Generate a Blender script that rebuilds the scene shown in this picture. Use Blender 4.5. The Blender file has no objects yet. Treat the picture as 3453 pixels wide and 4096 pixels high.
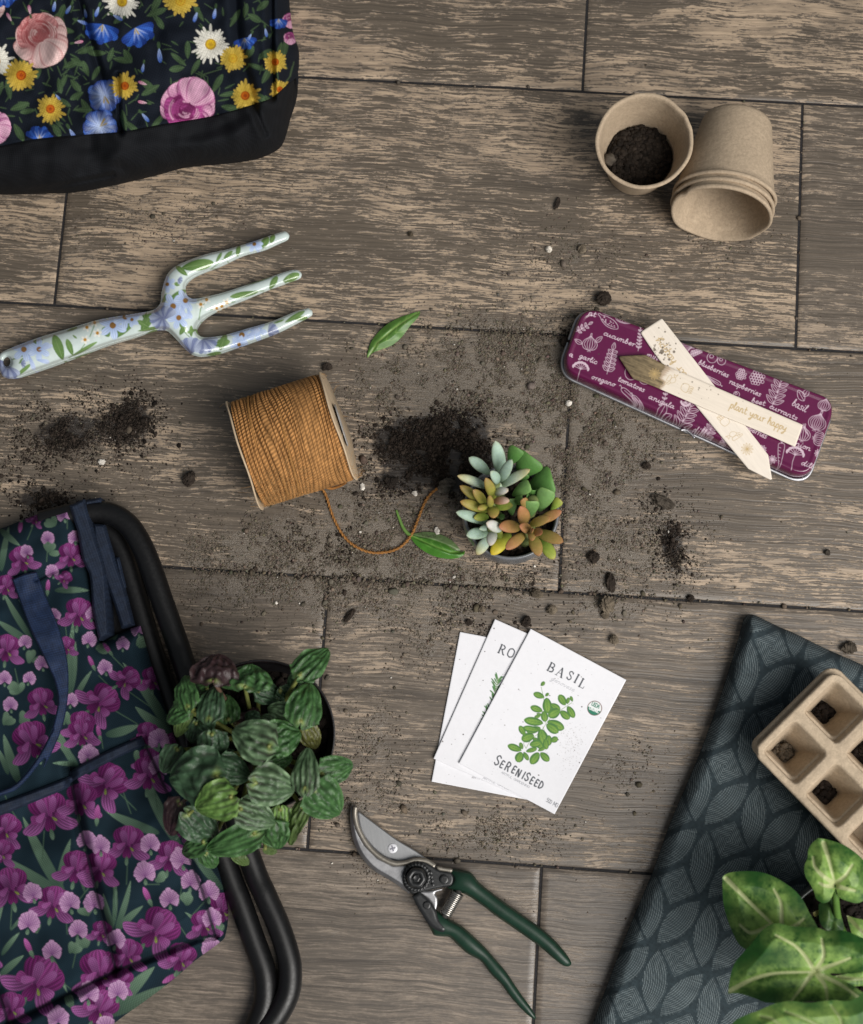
import bpy, math, random
import numpy as np
from mathutils import Vector, Matrix
RNG = np.random.default_rng(11); random.seed(5)
SC = bpy.context.scene; COL = SC.collection
# ------------------------------------------------------------------ camera
FPX = 50 / 36 * 4096.0; PCX, PCY = 1726.5, 2048.0; CAMH = 1.076
_k = -np.array([122.0, -892.0, -FPX]); _k /= np.linalg.norm(_k)
_x = np.array([1.0, 0, 0]); _x -= _x.dot(_k) * _k; _x /= np.linalg.norm(_x)
_y = np.cross(_k, _x)
ROT = np.array([_x, _y, _k])
cam_data = bpy.data.cameras.new('camera'); cam = bpy.data.objects.new('camera', cam_data); COL.objects.link(cam)
cam_data.sensor_width = 36; cam_data.sensor_fit = 'AUTO'; cam_data.lens = 50
cam_data.clip_start = 0.05; cam_data.clip_end = 100
_m = Matrix([list(r) for r in ROT]).to_4x4(); _m.translation = (0, 0, CAMH); cam.matrix_world = _m
cam_data.dof.use_dof = True; cam_data.dof.focus_distance = CAMH * 1.0 - 0.004; cam_data.dof.aperture_fstop = 6.3
SC.camera = cam
# ------------------------------------------------------------------ light
world = bpy.data.worlds.new('World'); SC.world = world; world.use_nodes = True
_bg = world.node_tree.nodes['Background']; _bg.inputs[0].default_value = (0.86, 0.93, 1.0, 1); _bg.inputs[1].default_value = 0.17
def area_lamp(name, loc, target, size, power, color, spread=180):
    l = bpy.data.lights.new(name, 'AREA'); l.shape = 'DISK'; l.size = size; l.energy = power; l.color = color
    l.spread = math.radians(spread)
    o = bpy.data.objects.new(name, l); COL.objects.link(o); o.location = loc
    o.rotation_euler = (Vector(target) - Vector(loc)).to_track_quat('-Z', 'Y').to_euler()
    return o
area_lamp('softbox', (0.95, -0.62, 1.50), (0.0, 0.20, 0), 1.6, 12.8, (1.0, 0.965, 0.92), 72)
SC.view_settings.view_transform = 'Standard'; SC.view_settings.look = 'None'
SC.view_settings.exposure = 0; SC.view_settings.gamma = 1; SC.view_settings.use_curve_mapping = False
# ------------------------------------------------------------------ pixel of the photograph (3453 x 4096) + height -> point
def PN(u, v, z):
    u = np.asarray(u, float); v = np.asarray(v, float); z = np.asarray(z, float)
    d = np.stack(np.broadcast_arrays(u - PCX, PCY - v, -FPX), -1) @ ROT.T
    t = (z - CAMH) / d[..., 2]
    return np.stack([d[..., 0] * t, d[..., 1] * t, np.broadcast_to(z, t.shape)], -1)
def P(u, v, z=0.0):
    return PN(u, v, z)
def mpx(z=0.0):                       # metres per pixel at height z
    return (CAMH - z) / FPX
DS = 3453 / 1764.0
def crop(x0, y0, w, W=1764.0):
    k = w / W
    return lambda pts: [(x0 + p[0] * k, y0 + p[1] * k) + tuple(p[2:]) for p in pts]
c1 = crop(0, 0, 1250); c2 = crop(0, 850, 1350); c3 = crop(2200, 250, 1100); c4 = crop(2200, 1150, 1200)
c5 = crop(850, 1430, 1050); c6 = crop(1700, 1700, 700); c7 = crop(0, 1950, 900, 1638); c8 = crop(0, 2900, 1250)
c9 = crop(600, 2550, 850); c10 = crop(1700, 2430, 850); c11 = crop(1350, 3150, 1000)
c12 = crop(2350, 2430, 1103, 1386); c13 = crop(2800, 3300, 653, 1717); cD = crop(0, 0, 3453)
def one(c, x, y): return c([(x, y)])[0]
# ------------------------------------------------------------------ node helper
class NT:
    def __init__(s, name):
        s.mat = bpy.data.materials.new(name); s.mat.use_nodes = True
        s.t = s.mat.node_tree; s.bsdf = s.t.nodes['Principled BSDF']; s.out = s.t.nodes['Material Output']
    def add(s, typ, ins=None, **props):
        n = s.t.nodes.new('ShaderNode' + typ)
        for k, v in props.items(): setattr(n, k, v)
        for k, v in (ins or {}).items(): s.set(n, k, v)
        return n
    def set(s, n, k, v):
        sock = n.inputs[k]
        if isinstance(v, bpy.types.NodeSocket): s.t.links.new(v, sock)
        else:
            if isinstance(v, (tuple, list)) and sock.type == 'RGBA' and len(v) == 3: v = tuple(v) + (1,)
            sock.default_value = v
    def b(s, **kw):
        for k, v in kw.items(): s.set(s.bsdf, k.replace('_', ' '), v)
        return s
    def m(s, op, a, b=0.0, c=None):
        ins = {0: a, 1: b}
        if c is not None: ins[2] = c
        return s.add('Math', ins, operation=op).outputs[0]
    def mix(s, f, a, b, blend='MIX'):
        n = s.add('Mix', {0: f}, data_type='RGBA', blend_type=blend); s.set(n, 6, a); s.set(n, 7, b)
        return n.outputs[2]
    def ss(s, x, lo, hi, a=0.0, b=1.0, it='SMOOTHSTEP'):
        return s.add('MapRange', {0: x, 1: lo, 2: hi, 3: a, 4: b}, interpolation_type=it).outputs[0]
    def obj(s): return s.add('TexCoord').outputs['Object']
    def scale(s, v, sc, off=(0, 0, 0)):
        n = s.add('Mapping', {'Vector': v}); n.inputs['Scale'].default_value = sc; n.inputs['Location'].default_value = off
        return n.outputs[0]
    def noise(s, v, scale=1.0, detail=4.0, rough=0.5, dist=0.0):
        return s.add('TexNoise', {'Vector': v, 'Scale': scale, 'Detail': detail, 'Roughness': rough, 'Distortion': dist}).outputs[0]
    def attr(s, name):
        return s.add('Attribute', attribute_name=name)
    def bump(s, h, strength=0.3, dist=0.001):
        n = s.add('Bump', {'Height': h, 'Strength': strength, 'Distance': dist}); s.set(s.bsdf, 'Normal', n.outputs[0])
        return s
_C = {}
def simple(name, col, rough=0.5, metal=0.0, spec=0.5, var=0.15, vscale=200, bump=0.0, bscale=900, coat=0.0, sheen=0.0):
    if name in _C: return _C[name]
    n = NT(name); o = n.obj()
    nz = n.noise(o, vscale, 4, 0.6)
    c2_ = tuple(x * (1 - var) for x in col); c3_ = tuple(min(1, x * (1 + var)) for x in col)
    n.b(Base_Color=n.mix(n.ss(nz, 0.3, 0.7), c2_, c3_), Metallic=metal, Coat_Weight=coat, Sheen_Weight=sheen)
    n.b(Roughness=n.ss(n.noise(o, vscale * 2.3, 3), 0.2, 0.8, rough * 0.85, min(1, rough * 1.15)))
    n.set(n.bsdf, 'Specular IOR Level', spec)
    if bump: n.bump(n.noise(o, bscale, 4, 0.6), bump, 0.0008)
    _C[name] = n.mat
    return n.mat
def attr_mat(name, rough=0.6, spec=0.4, metal=0.0, coat=0.0, sheen=0.0, weave=0.0, wper=0.0012, bump=0.0, bscale=1500, var=0.0, sub=0.0, trans=0.0, wang=0.3):
    if name in _C: return _C[name]
    n = NT(name); o = n.obj(); c = n.attr('Col').outputs[0]
    h = None
    if weave:
        r = n.add('VectorRotate', {'Vector': o, 'Angle': wang}, rotation_type='Z_AXIS').outputs[0]
        sx = n.add('SeparateXYZ', {0: r})
        f = 2 * math.pi / wper
        a = n.m('SINE', n.m('MULTIPLY', sx.outputs[0], f)); b_ = n.m('SINE', n.m('MULTIPLY', sx.outputs[1], f))
        h = n.m('MULTIPLY', a, b_)
        c = n.mix(n.ss(h, -1, 1), n.mix(1.0, c, (1 - weave,) * 3, 'MULTIPLY'), n.mix(1.0, c, (1 + weave,) * 3, 'MULTIPLY'))
        h = n.m('ADD', n.m('MULTIPLY', h, 0.5), n.noise(o, 900, 3))
    elif bump: h = n.noise(o, bscale, 4, 0.6)
    if var:
        c = n.mix(n.ss(n.noise(o, 260, 5, 0.65), 0.3, 0.7), n.mix(1.0, c, (1 - var,) * 3, 'MULTIPLY'), n.mix(1.0, c, (1 + var,) * 3, 'MULTIPLY'))
    n.b(Base_Color=c, Roughness=rough, Metallic=metal, Coat_Weight=coat, Sheen_Weight=sheen)
    n.set(n.bsdf, 'Specular IOR Level', spec)
    if sub: n.b(Subsurface_Weight=sub, Subsurface_Radius=(0.004, 0.006, 0.002), Subsurface_Scale=0.6)
    if h is not None: n.bump(h, bump if bump else 0.35, 0.0006)
    if trans:
        tr = n.add('BsdfTranslucent', {'Color': n.mix(1.0, c, (1.3, 1.5, 0.6), 'MULTIPLY')})
        mx = n.add('MixShader', {0: trans, 1: n.bsdf.outputs[0], 2: tr.outputs[0]})
        n.t.links.new(mx.outputs[0], n.out.inputs[0])
    _C[name] = n.mat
    return n.mat
# ------------------------------------------------------------------ objects
ORG = {}
def tag(o, label=None, cat=None, group=None, kind=None):
    if label: o['label'] = label
    if cat: o['category'] = cat
    if group: o['group'] = group
    if kind: o['kind'] = kind
    return o
def thing(name, label, cat, loc, group=None):
    o = bpy.data.objects.new(name, None); COL.objects.link(o); o.empty_display_size = 0.02
    o.location = Vector([float(q) for q in loc]); ORG[o] = np.array([float(q) for q in loc])
    return tag(o, label, cat, group)
def mk(name, V, F, mat, parent=None, col=None, smooth=True, attrs=None, org=None):
    V = np.asarray(V, float)
    F = F if isinstance(F, list) else [F]
    F = [np.asarray(f, np.int64) for f in F if len(f)]
    if parent is not None: og = ORG[parent]
    else: og = np.array(org if org is not None else [V[:, 0].mean(), V[:, 1].mean(), V[:, 2].min()])
    me = bpy.data.meshes.new(name)
    me.vertices.add(len(V)); me.vertices.foreach_set('co', (V - og).astype(np.float32).ravel())
    tot = np.concatenate([np.full(len(f), f.shape[1]) for f in F]).astype(np.int32)
    li = np.concatenate([f.ravel() for f in F]).astype(np.int32)
    me.loops.add(len(li)); me.loops.foreach_set('vertex_index', li)
    me.polygons.add(len(tot))
    st = np.zeros(len(tot), np.int32); st[1:] = np.cumsum(tot)[:-1]
    me.polygons.foreach_set('loop_start', st)
    try: me.polygons.foreach_set('loop_total', tot)
    except Exception: pass
    me.polygons.foreach_set('use_smooth', np.full(len(tot), bool(smooth)))
    me.update(calc_edges=True); me.validate()
    def put(nm, arr):
        arr = np.asarray(arr, float)
        if arr.ndim == 1: arr = np.tile(arr, (len(V), 1))
        if arr.shape[1] == 3: arr = np.concatenate([arr, np.ones((len(arr), 1))], 1)
        a = me.color_attributes.new(nm, 'FLOAT_COLOR', 'POINT'); a.data.foreach_set('color', arr.astype(np.float32).ravel())
    if col is not None: put('Col', col)
    for k, v in (attrs or {}).items(): put(k, v)
    me.materials.append(mat)
    o = bpy.data.objects.new(name, me); COL.objects.link(o)
    if parent is not None: o.parent = parent
    else: o.location = Vector([float(q) for q in og])
    ORG[o] = og
    return o
def join(parts):
    Vs, Fs, n = [], [], 0
    for V, F in parts:
        F = F if isinstance(F, list) else [F]
        Fs += [np.asarray(f) + n for f in F if len(f)]; Vs.append(np.asarray(V)); n += len(V)
    return np.concatenate(Vs), Fs
def gridF(nu, nv, cu=False, cv=False):
    i = np.arange(nu if cu else nu - 1); j = np.arange(nv if cv else nv - 1)
    I, J = np.meshgrid(i, j, indexing='ij'); I2 = (I + 1) % nu; J2 = (J + 1) % nv
    return np.stack([I * nv + J, I2 * nv + J, I2 * nv + J2, I * nv + J2], -1).reshape(-1, 4)
def spl(pts, n=8, closed=True):
    """Catmull-Rom through pts; a third element marks a corner."""
    p = np.array([q[:2] for q in pts], float); cn = [len(q) > 2 and q[2] for q in pts]; N = len(p); out = []
    rng_ = range(N if closed else N - 1)
    def tan(i):
        if cn[i]: return np.zeros(2)
        if not closed and i in (0, N - 1): return (p[min(i + 1, N - 1)] - p[max(i - 1, 0)])
        return (p[(i + 1) % N] - p[i - 1]) / 2
    for i in rng_:
        a, b = p[i], p[(i + 1) % N]; ta, tb = tan(i), tan((i + 1) % N)
        L = np.linalg.norm(b - a)
        for T in (ta, tb):
            l = np.linalg.norm(T)
            if l > L: T *= L / l
        t = np.linspace(0, 1, n, endpoint=False)[:, None]
        out.append((2*t**3-3*t**2+1)*a + (t**3-2*t**2+t)*ta + (-2*t**3+3*t**2)*b + (t**3-t**2)*tb)
    if not closed: out.append(p[-1:])
    return np.concatenate(out)
def spl3(pts, n=8):
    p = np.array(pts, float); N = len(p); out = []
    for i in range(N - 1):
        a, b = p[i], p[i + 1]; ta = (p[min(i+1, N-1)] - p[max(i-1, 0)]) / 2; tb = (p[min(i+2, N-1)] - p[i]) / 2
        t = np.linspace(0, 1, n, endpoint=False)[:, None]
        out.append((2*t**3-3*t**2+1)*a + (t**3-2*t**2+t)*ta + (-2*t**3+3*t**2)*b + (t**3-t**2)*tb)
    out.append(p[-1:]); return np.concatenate(out)
def inside(loops, U, V):
    r = np.zeros(U.shape, bool)
    for L in loops:
        x0, y0 = L[:, 0], L[:, 1]; x1, y1 = np.roll(x0, -1), np.roll(y0, -1)
        for a, b, c, d in zip(x0, y0, x1, y1):
            if b == d: continue
            k = (b > V) != (d > V)
            r ^= k & (U < (c - a) * (V - b) / (d - b) + a)
    return r
def nearest(loops, U, V):
    best = np.full(U.shape, 1e18); bx = np.zeros(U.shape); by = np.zeros(U.shape)
    for L in loops:
        for a, b in zip(L, np.roll(L, -1, 0)):
            d = b - a; l2 = d.dot(d)
            if l2 < 1e-9: continue
            t = np.clip(((U - a[0]) * d[0] + (V - a[1]) * d[1]) / l2, 0, 1)
            X = a[0] + t * d[0]; Y = a[1] + t * d[1]; q = (U - X)**2 + (V - Y)**2
            k = q < best; best[k] = q[k]; bx[k] = X[k]; by[k] = Y[k]
    return np.sqrt(best), bx, by
def linedist(pts, U, V):
    best = np.full(U.shape, 1e18)
    for a, b in zip(pts[:-1], pts[1:]):
        a = np.array(a[:2], float); d = np.array(b[:2], float) - a; l2 = d.dot(d) + 1e-9
        t = np.clip(((U - a[0]) * d[0] + (V - a[1]) * d[1]) / l2, 0, 1)
        best = np.minimum(best, (U - a[0] - t * d[0])**2 + (V - a[1] - t * d[1])**2)
    return np.sqrt(best)
def vnoise(U, V, s, seed=0):
    """smooth value noise, feature size s px"""
    r = np.random.default_rng(seed); T = r.random((64, 64))
    x, y = np.asarray(U) / s, np.asarray(V) / s
    i, j = np.floor(x).astype(int), np.floor(y).astype(int); fx, fy = x - i, y - j
    fx = fx*fx*(3-2*fx); fy = fy*fy*(3-2*fy)
    g = lambda a, b: T[a % 64, b % 64]
    return (g(i, j)*(1-fx) + g(i+1, j)*fx)*(1-fy) + (g(i, j+1)*(1-fx) + g(i+1, j+1)*fx)*fy
def sheet(name, loops, step, zf, mat, parent=None, colf=None, both=None, skirt=None, phi=False, ortho=None, smooth=True, iters=160):
    """A surface over the outline(s) given in photo pixels; zf gives the height of each vertex; skirt / both close it downwards."""
    loops = [np.array([p[:2] for p in L], float) for L in loops]
    A = np.concatenate(loops); x0, y0 = A.min(0) - step; x1, y1 = A.max(0) + step
    xs = np.arange(x0, x1 + step, step); ys = np.arange(y0, y1 + step, step)
    U, V = np.meshgrid(xs, ys, indexing='ij'); ins = inside(loops, U, V)
    cell = ins[:-1, :-1] | ins[1:, :-1] | ins[1:, 1:] | ins[:-1, 1:]
    used = np.zeros(U.shape, bool)
    for a in (slice(None, -1), slice(1, None)):
        for b in (slice(None, -1), slice(1, None)): used[a, b] |= cell
    D = np.zeros(U.shape); d, bx, by = nearest(loops, U[used], V[used])
    iu = ins[used]; D[used] = np.where(iu, d, 0)
    u2, v2 = U[used].copy(), V[used].copy(); u2[~iu] = bx[~iu]; v2[~iu] = by[~iu]
    PH = None
    if phi:
        f = np.zeros(U.shape); I, J = np.indices(U.shape); red = ins & ((I + J) % 2 == 0); blk = ins & ((I + J) % 2 == 1)
        for _ in range(iters):
            for k in (red, blk):
                s = np.zeros_like(f); s[1:-1, 1:-1] = f[2:, 1:-1] + f[:-2, 1:-1] + f[1:-1, 2:] + f[1:-1, :-2]
                f[k] += 1.75 * ((s[k] + step * step) / 4 - f[k])
        PH = np.sqrt(np.maximum(2 * f, 0))[used]
        PH = np.minimum(PH, D[used] * 3 + 0.0)
    idx = -np.ones(U.shape, int); idx[used] = np.arange(used.sum())
    ci, cj = np.nonzero(cell)
    F = np.stack([idx[ci, cj], idx[ci, cj + 1], idx[ci + 1, cj + 1], idx[ci + 1, cj]], 1)
    z = zf(u2, v2, D[used], PH)
    zl = None
    if both is not None: z, zl = z if isinstance(z, tuple) else (z, z)
    z = np.broadcast_to(np.asarray(z, float), u2.shape)
    W = PN(u2, v2, z) if ortho is None else np.concatenate([PN(u2, v2, ortho)[:, :2], z[:, None]], 1)
    c = colf(u2, v2) if colf is not None else None
    Fs = [F]
    if both is not None or skirt is not None:
        e = np.concatenate([F[:, [0, 1]], F[:, [1, 2]], F[:, [2, 3]], F[:, [3, 0]]])
        key = np.minimum(e[:, 0], e[:, 1]) * (len(W) + 1) + np.maximum(e[:, 0], e[:, 1])
        _, inv, cnt = np.unique(key, return_inverse=True, return_counts=True)
        be = e[cnt[inv] == 1]; n0 = len(W)
        if both is not None:
            Wl = PN(u2, v2, zl) if ortho is None else np.concatenate([W[:, :2], np.broadcast_to(zl, u2.shape)[:, None]], 1)
            Wl[:, :2] = W[:, :2]; W = np.concatenate([W, Wl]); Fs.append(F[:, ::-1] + n0)
            Fs.append(np.stack([be[:, 1], be[:, 0], be[:, 0] + n0, be[:, 1] + n0], 1))
            if c is not None: c = np.concatenate([c, c])
        else:
            bv = np.unique(be); mp = -np.ones(n0, int); mp[bv] = np.arange(len(bv)) + n0
            Wl = W[bv].copy(); Wl[:, 2] = skirt; W = np.concatenate([W, Wl])
            Fs.append(np.stack([be[:, 1], be[:, 0], mp[be[:, 0]], mp[be[:, 1]]], 1))
            if c is not None: c = np.concatenate([c, c[bv]])
    return mk(name, W, Fs, mat, parent, c, smooth)
def lathe(prof, n=48, centre=(0, 0, 0), axis=None, wob=None, cap0=False):
    """surface of revolution, prof = [(r, h)...] about +Z (or axis) from centre"""
    prof = np.array(prof, float); m = len(prof); a = np.linspace(0, 2*np.pi, n, endpoint=False)
    R = prof[:, 0][:, None] * np.ones(n); Hh = prof[:, 1][:, None] * np.ones(n)
    if wob is not None: R, Hh = wob(R, Hh, a[None, :] + 0 * R)
    V = np.stack([R*np.cos(a), R*np.sin(a), Hh], -1).reshape(-1, 3); F = gridF(m, n, False, True)
    F = F[:, ::-1] if False else F
    if axis is not None:
        q = Vector((0, 0, 1)).rotation_difference(Vector([float(t) for t in axis])).to_matrix()
        V = V @ np.array(q).T
    return V + np.array(centre, float), F
def tube(pts, r, ns=12, cap=True):
    p = np.array(pts, float); n = len(p); r = np.broadcast_to(np.asarray(r, float), (n,))
    T = np.gradient(p, axis=0); T /= np.linalg.norm(T, axis=1)[:, None] + 1e-12
    nrm = np.cross(T[0], [0, 0, 1.0]); 
    if np.linalg.norm(nrm) < 1e-3: nrm = np.cross(T[0], [1.0, 0, 0])
    nrm /= np.linalg.norm(nrm); V = []; a = np.linspace(0, 2*np.pi, ns, endpoint=False)
    for i in range(n):
        nrm = nrm - nrm.dot(T[i]) * T[i]; nrm /= np.linalg.norm(nrm); b = np.cross(T[i], nrm)
        V.append(p[i] + r[i] * (np.cos(a)[:, None] * nrm + np.sin(a)[:, None] * b))
    V = np.concatenate(V); F = [gridF(n, ns, False, True)]
    if cap:
        V = np.concatenate([V, p[:1], p[-1:]]); i = np.arange(ns); j = (i + 1) % ns; k = (n-1) * ns
        F.append(np.stack([i, j, np.full(ns, len(V)-2)], 1)); F.append(np.stack([k + j, k + i, np.full(ns, len(V)-1)], 1))
    return V, F
# ------------------------------------------------------------------ painter for printed cloth, tins and paper
class Canvas:
    def __init__(s, x0, y0, x1, y1, res, bg):
        s.x0, s.y0, s.res = x0, y0, res; s.w = int((x1-x0)/res)+2; s.h = int((y1-y0)/res)+2
        s.a = np.tile(np.array(bg, float), (s.h, s.w, 1))
    def box(s, xa, ya, xb, yb):
        i0 = max(0, int((ya-s.y0)/s.res)-1); i1 = min(s.h, int((yb-s.y0)/s.res)+3)
        j0 = max(0, int((xa-s.x0)/s.res)-1); j1 = min(s.w, int((xb-s.x0)/s.res)+3)
        if i0 >= i1 or j0 >= j1: return None
        X, Y = np.meshgrid(s.x0 + np.arange(j0, j1)*s.res, s.y0 + np.arange(i0, i1)*s.res)
        return slice(i0, i1), slice(j0, j1), X, Y
    def put(s, bx, al, col):
        v = s.a[bx[0], bx[1]]; al = np.clip(al, 0, 1)[..., None]; v[...] = v*(1-al) + np.asarray(col)*al
    def petal(s, x, y, ang, L, W, c0, c1, a=0.7, b=4.0, c=0.6, stripes=0.0, ns=5, rim=None, bend=0.0, al=1.0):
        R = max(L, W) * 1.3; bx = s.box(x-R, y-R, x+R, y+R)
        if bx is None: return
        dx, dy = bx[2]-x, bx[3]-y; ca, sa = math.cos(ang), math.sin(ang)
        A = dx*ca + dy*sa; B = -dx*sa + dy*ca; t = np.clip(A/L, 0, 1); B = B - bend*L*t*t
        hw = W/2 * (t**a) * np.clip(1-t**b, 0, 1)**c * (1 / 0.8)
        m = np.clip((hw-np.abs(B))/s.res+0.5, 0, 1) * ((A > 0) & (A < L)) * al
        q = B/(hw+1e-6); col = (np.asarray(c0)*(1-t[..., None]) + np.asarray(c1)*t[..., None])
        if stripes: col = col * (1 + stripes*np.cos(q*ns*3.14)[..., None]*(0.4+0.6*t[..., None]))
        if rim is not None:
            k = (np.clip((np.abs(q)-0.6)/0.4, 0, 1)**2)[..., None]; col = col*(1-k) + np.asarray(rim)*k
        s.put(bx, m, col)
    def disc(s, x, y, r, col, ry=None, al=1.0, soft=None):
        ry = ry or r; bx = s.box(x-r-3, y-ry-3, x+r+3, y+ry+3)
        if bx is None: return
        d = np.sqrt(((bx[2]-x)/r)**2 + ((bx[3]-y)/ry)**2)
        s.put(bx, (np.clip((1-d)*r/(soft or s.res)+0.5*(soft is None), 0, 1))*al, col)
    def line(s, pts, w, col, al=1.0, soft=0.0, tex=None):
        p = np.array([q[:2] for q in pts], float); R = w + soft + 2*s.res
        bx = s.box(p[:, 0].min()-R, p[:, 1].min()-R, p[:, 0].max()+R, p[:, 1].max()+R)
        if bx is None: return
        d = linedist(p, bx[2], bx[3])
        k = np.clip((w/2-d)/s.res+0.5, 0, 1) if not soft else np.exp(-np.maximum(d-w/2, 0)**2/(soft*soft))
        if tex is not None: k = k*tex(bx[2], bx[3])
        s.put(bx, k*al, col)
    def poly(s, pts, col, al=1.0):
        p = np.array([q[:2] for q in pts], float); bx = s.box(*p.min(0), *p.max(0))
        if bx is None: return
        m = np.zeros(bx[2].shape)
        for ox, oy in ((-.25, -.25), (.25, -.25), (-.25, .25), (.25, .25)): m += inside([p], bx[2]+ox*s.res, bx[3]+oy*s.res)/4
        s.put(bx, m*al, col)
    def sample(s, U, V):
        x = np.clip((np.asarray(U)-s.x0)/s.res, 0, s.w-1.001); y = np.clip((np.asarray(V)-s.y0)/s.res, 0, s.h-1.001)
        j, i = x.astype(int), y.astype(int); fx, fy = (x-j)[:, None], (y-i)[:, None]; a = s.a
        return (a[i, j]*(1-fx)+a[i, j+1]*fx)*(1-fy) + (a[i+1, j]*(1-fx)+a[i+1, j+1]*fx)*fy
# hand-drawn single-stroke letters: x-height 10, baseline 0
GL = {'a': ('6,8 3,10 0,5 2,0 5,4 6,9 6,2 8,0 9,2', 9), 'b': ('0,4 3,14 2,18 1,15 1,2 3,0 6,3 5,8 3,9 2,7', 7.5), 'c': ('6,8 4,10 1,7 1,2 4,0 7,3', 7),
 'd': ('6,8 3,10 0,5 2,0 5,4 7,18;7,18 6,3 8,0 9,2', 9), 'e': ('1,4 5,6 5,9 3,10 1,6 1,2 4,0 7,3', 7), 'g': ('6,8 3,10 0,5 2,1 5,4 6,9 5,-6 2,-8 1,-5 8,2', 8),
 'h': ('0,4 3,14 2,18 1,15 1,0;1,5 4,10 6,8 6,2 8,0', 8), 'i': ('1,9 1,2 3,0 4,2;2,13.5 2,14.5', 4), 'l': ('0,4 3,14 2,18 1,15 1,3 3,0 5,2', 4.5),
 'm': ('0,9 0,0;0,6 3,10 4,8 4,0;4,6 7,10 9,8 9,2 10,0 12,2', 12), 'n': ('0,9 0,0;0,6 3,10 5,8 5,2 6,0 8,2', 8), 'o': ('4,10 1,7 1,2 4,0 6,4 5,9 3,9 6,8 8,9', 8),
 'p': ('1,9 0,-8;1,6 4,10 6,6 4,0 1,2', 7), 'r': ('0,8 2,9 2,0;2,6 4,10 6,9', 6), 's': ('5,9 3,10 1,8 5,3 3,0 0,1', 6), 't': ('2,16 2,2 4,0 6,2;0,10 5,11', 5.5),
 'u': ('0,9 0,2 2,0 5,4 6,9 6,2 8,0 9,2', 9), 'v': ('0,9 3,0 6,9', 7), 'w': ('0,9 2,0 4,7 6,0 8,9 9,9', 9), 'y': ('0,9 1,3 3,2 6,6 7,9 5,-5 2,-8 1,-6 8,1', 8)}
CP = {'A': ('0,0 3.5,10 7,0;1.3,4 5.7,4', 7), 'B': ('0,0 0,10;0,10 4,10 6,8 4,5.3 0,5.3;4,5.3 6.6,2.6 4,0 0,0', 6.5), 'C': ('7,8 4,10 0,7 0,3 4,0 7,2', 7), 'D': ('0,0 0,10 3,10 7,7 7,3 3,0 0,0', 7),
 'E': ('5.5,10 0,10 0,0 5.5,0;0,5.2 4.5,5.2', 5.5), 'F': ('5.5,10 0,10 0,0;0,5 4.5,5', 5.5), 'G': ('7,8 4,10 0,7 0,3 4,0 7,2 7,5 4,5', 7), 'I': ('0,0 0,10', 1), 'L': ('0,10 0,0 5,0', 5),
 'M': ('0,0 0,10 4,3 8,10 8,0', 8), 'N': ('0,0 0,10 6.5,0 6.5,10', 6.5), 'O': ('3.5,10 0,7 0,3 3.5,0 7,3 7,7 3.5,10', 7), 'R': ('0,0 0,10 4,10 6,8 4,5 0,5;3,5 6.5,0', 6.5),
 'S': ('6,8.5 3,10 0,8 1,6 5,4 6,2 3,0 0,1.5', 6), 'T': ('0,10 7,10;3.5,10 3.5,0', 7), 'U': ('0,10 0,3 3.3,0 6.5,3 6.5,10', 6.5), '5': ('5,10 1,10 0.5,6 4,6 5.5,3 3,0 0,1', 5.5), '0': ('2.8,10 0,7 0,3 2.8,0 5.5,3 5.5,7 2.8,10', 5.5)}
def write(cv, txt, x, y, dx, dy, xh, w, col, tab=GL, track=1.0, slant=0.0, sx=1.0, al=1.0, smooth=True, arc=0.0, fit=None):
    L = math.hypot(dx, dy); dx /= L; dy /= L; ux, uy = dy, -dx; k = xh/10.0
    tot = sum((tab[ch][1] if ch in tab else 6) + track for ch in txt) - track
    if fit: sx = fit / (tot * k)
    cx = 0.0
    for ch in txt:
        if ch not in tab: cx += 6 + track; continue
        g, adv = tab[ch]
        for st in g.split(';'):
            q = [tuple(map(float, a.split(','))) for a in st.split()]
            if smooth and len(q) > 2: q = spl(q, 5, False)
            pp = []
            for gx, gy in q:
                px = (cx + gx + slant*gy) * k * sx; py = gy * k
                py += arc * (1 - ((cx + gx) / tot * 2 - 1)**2)
                pp.append((x + dx*px + ux*py, y + dy*px + uy*py))
            cv.line(pp, w, col, al)
        cx += adv + track
# ================================================================== floor of plank tiles
_h2 = PN([100, 3453], [1213, 1409], [0, 0]); TH = math.atan2(_h2[1, 1]-_h2[0, 1], _h2[1, 0]-_h2[0, 0])
def loc2(u, v, z=0.0):
    w = PN(u, v, z); c, s = math.cos(-TH), math.sin(-TH)
    return np.stack([w[..., 0]*c - w[..., 1]*s, w[..., 0]*s + w[..., 1]*c], -1)
_rows = [loc2([1187, 2329, 3453], [306, 366, 423])[:, 1].mean(), loc2([100, 500, 3053, 3453], [1213, 1236, 1386, 1409])[:, 1].mean(),
         loc2([637, 1365, 2241, 3453], [2269, 2309, 2367, 2447])[:, 1].mean(), loc2([1120, 1433, 2050, 2450], [3394, 3415, 3457, 3482])[:, 1].mean()]
_W = (_rows[0]-_rows[3])/3
_ys = [_rows[0]+3*_W, _rows[0]+2*_W, _rows[0]+_W] + _rows + [_rows[3]-_W, _rows[3]-2*_W, _rows[3]-3*_W]
_jx = {2: loc2(2340, 190)[0], 3: loc2(240, 1000)[0], 4: loc2(2241, 2290)[0], 5: loc2(1268, 2900)[0], 6: loc2(2151, 3770)[0]}
PLEN = loc2(3198, 900)[0] - _jx[3]
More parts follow.
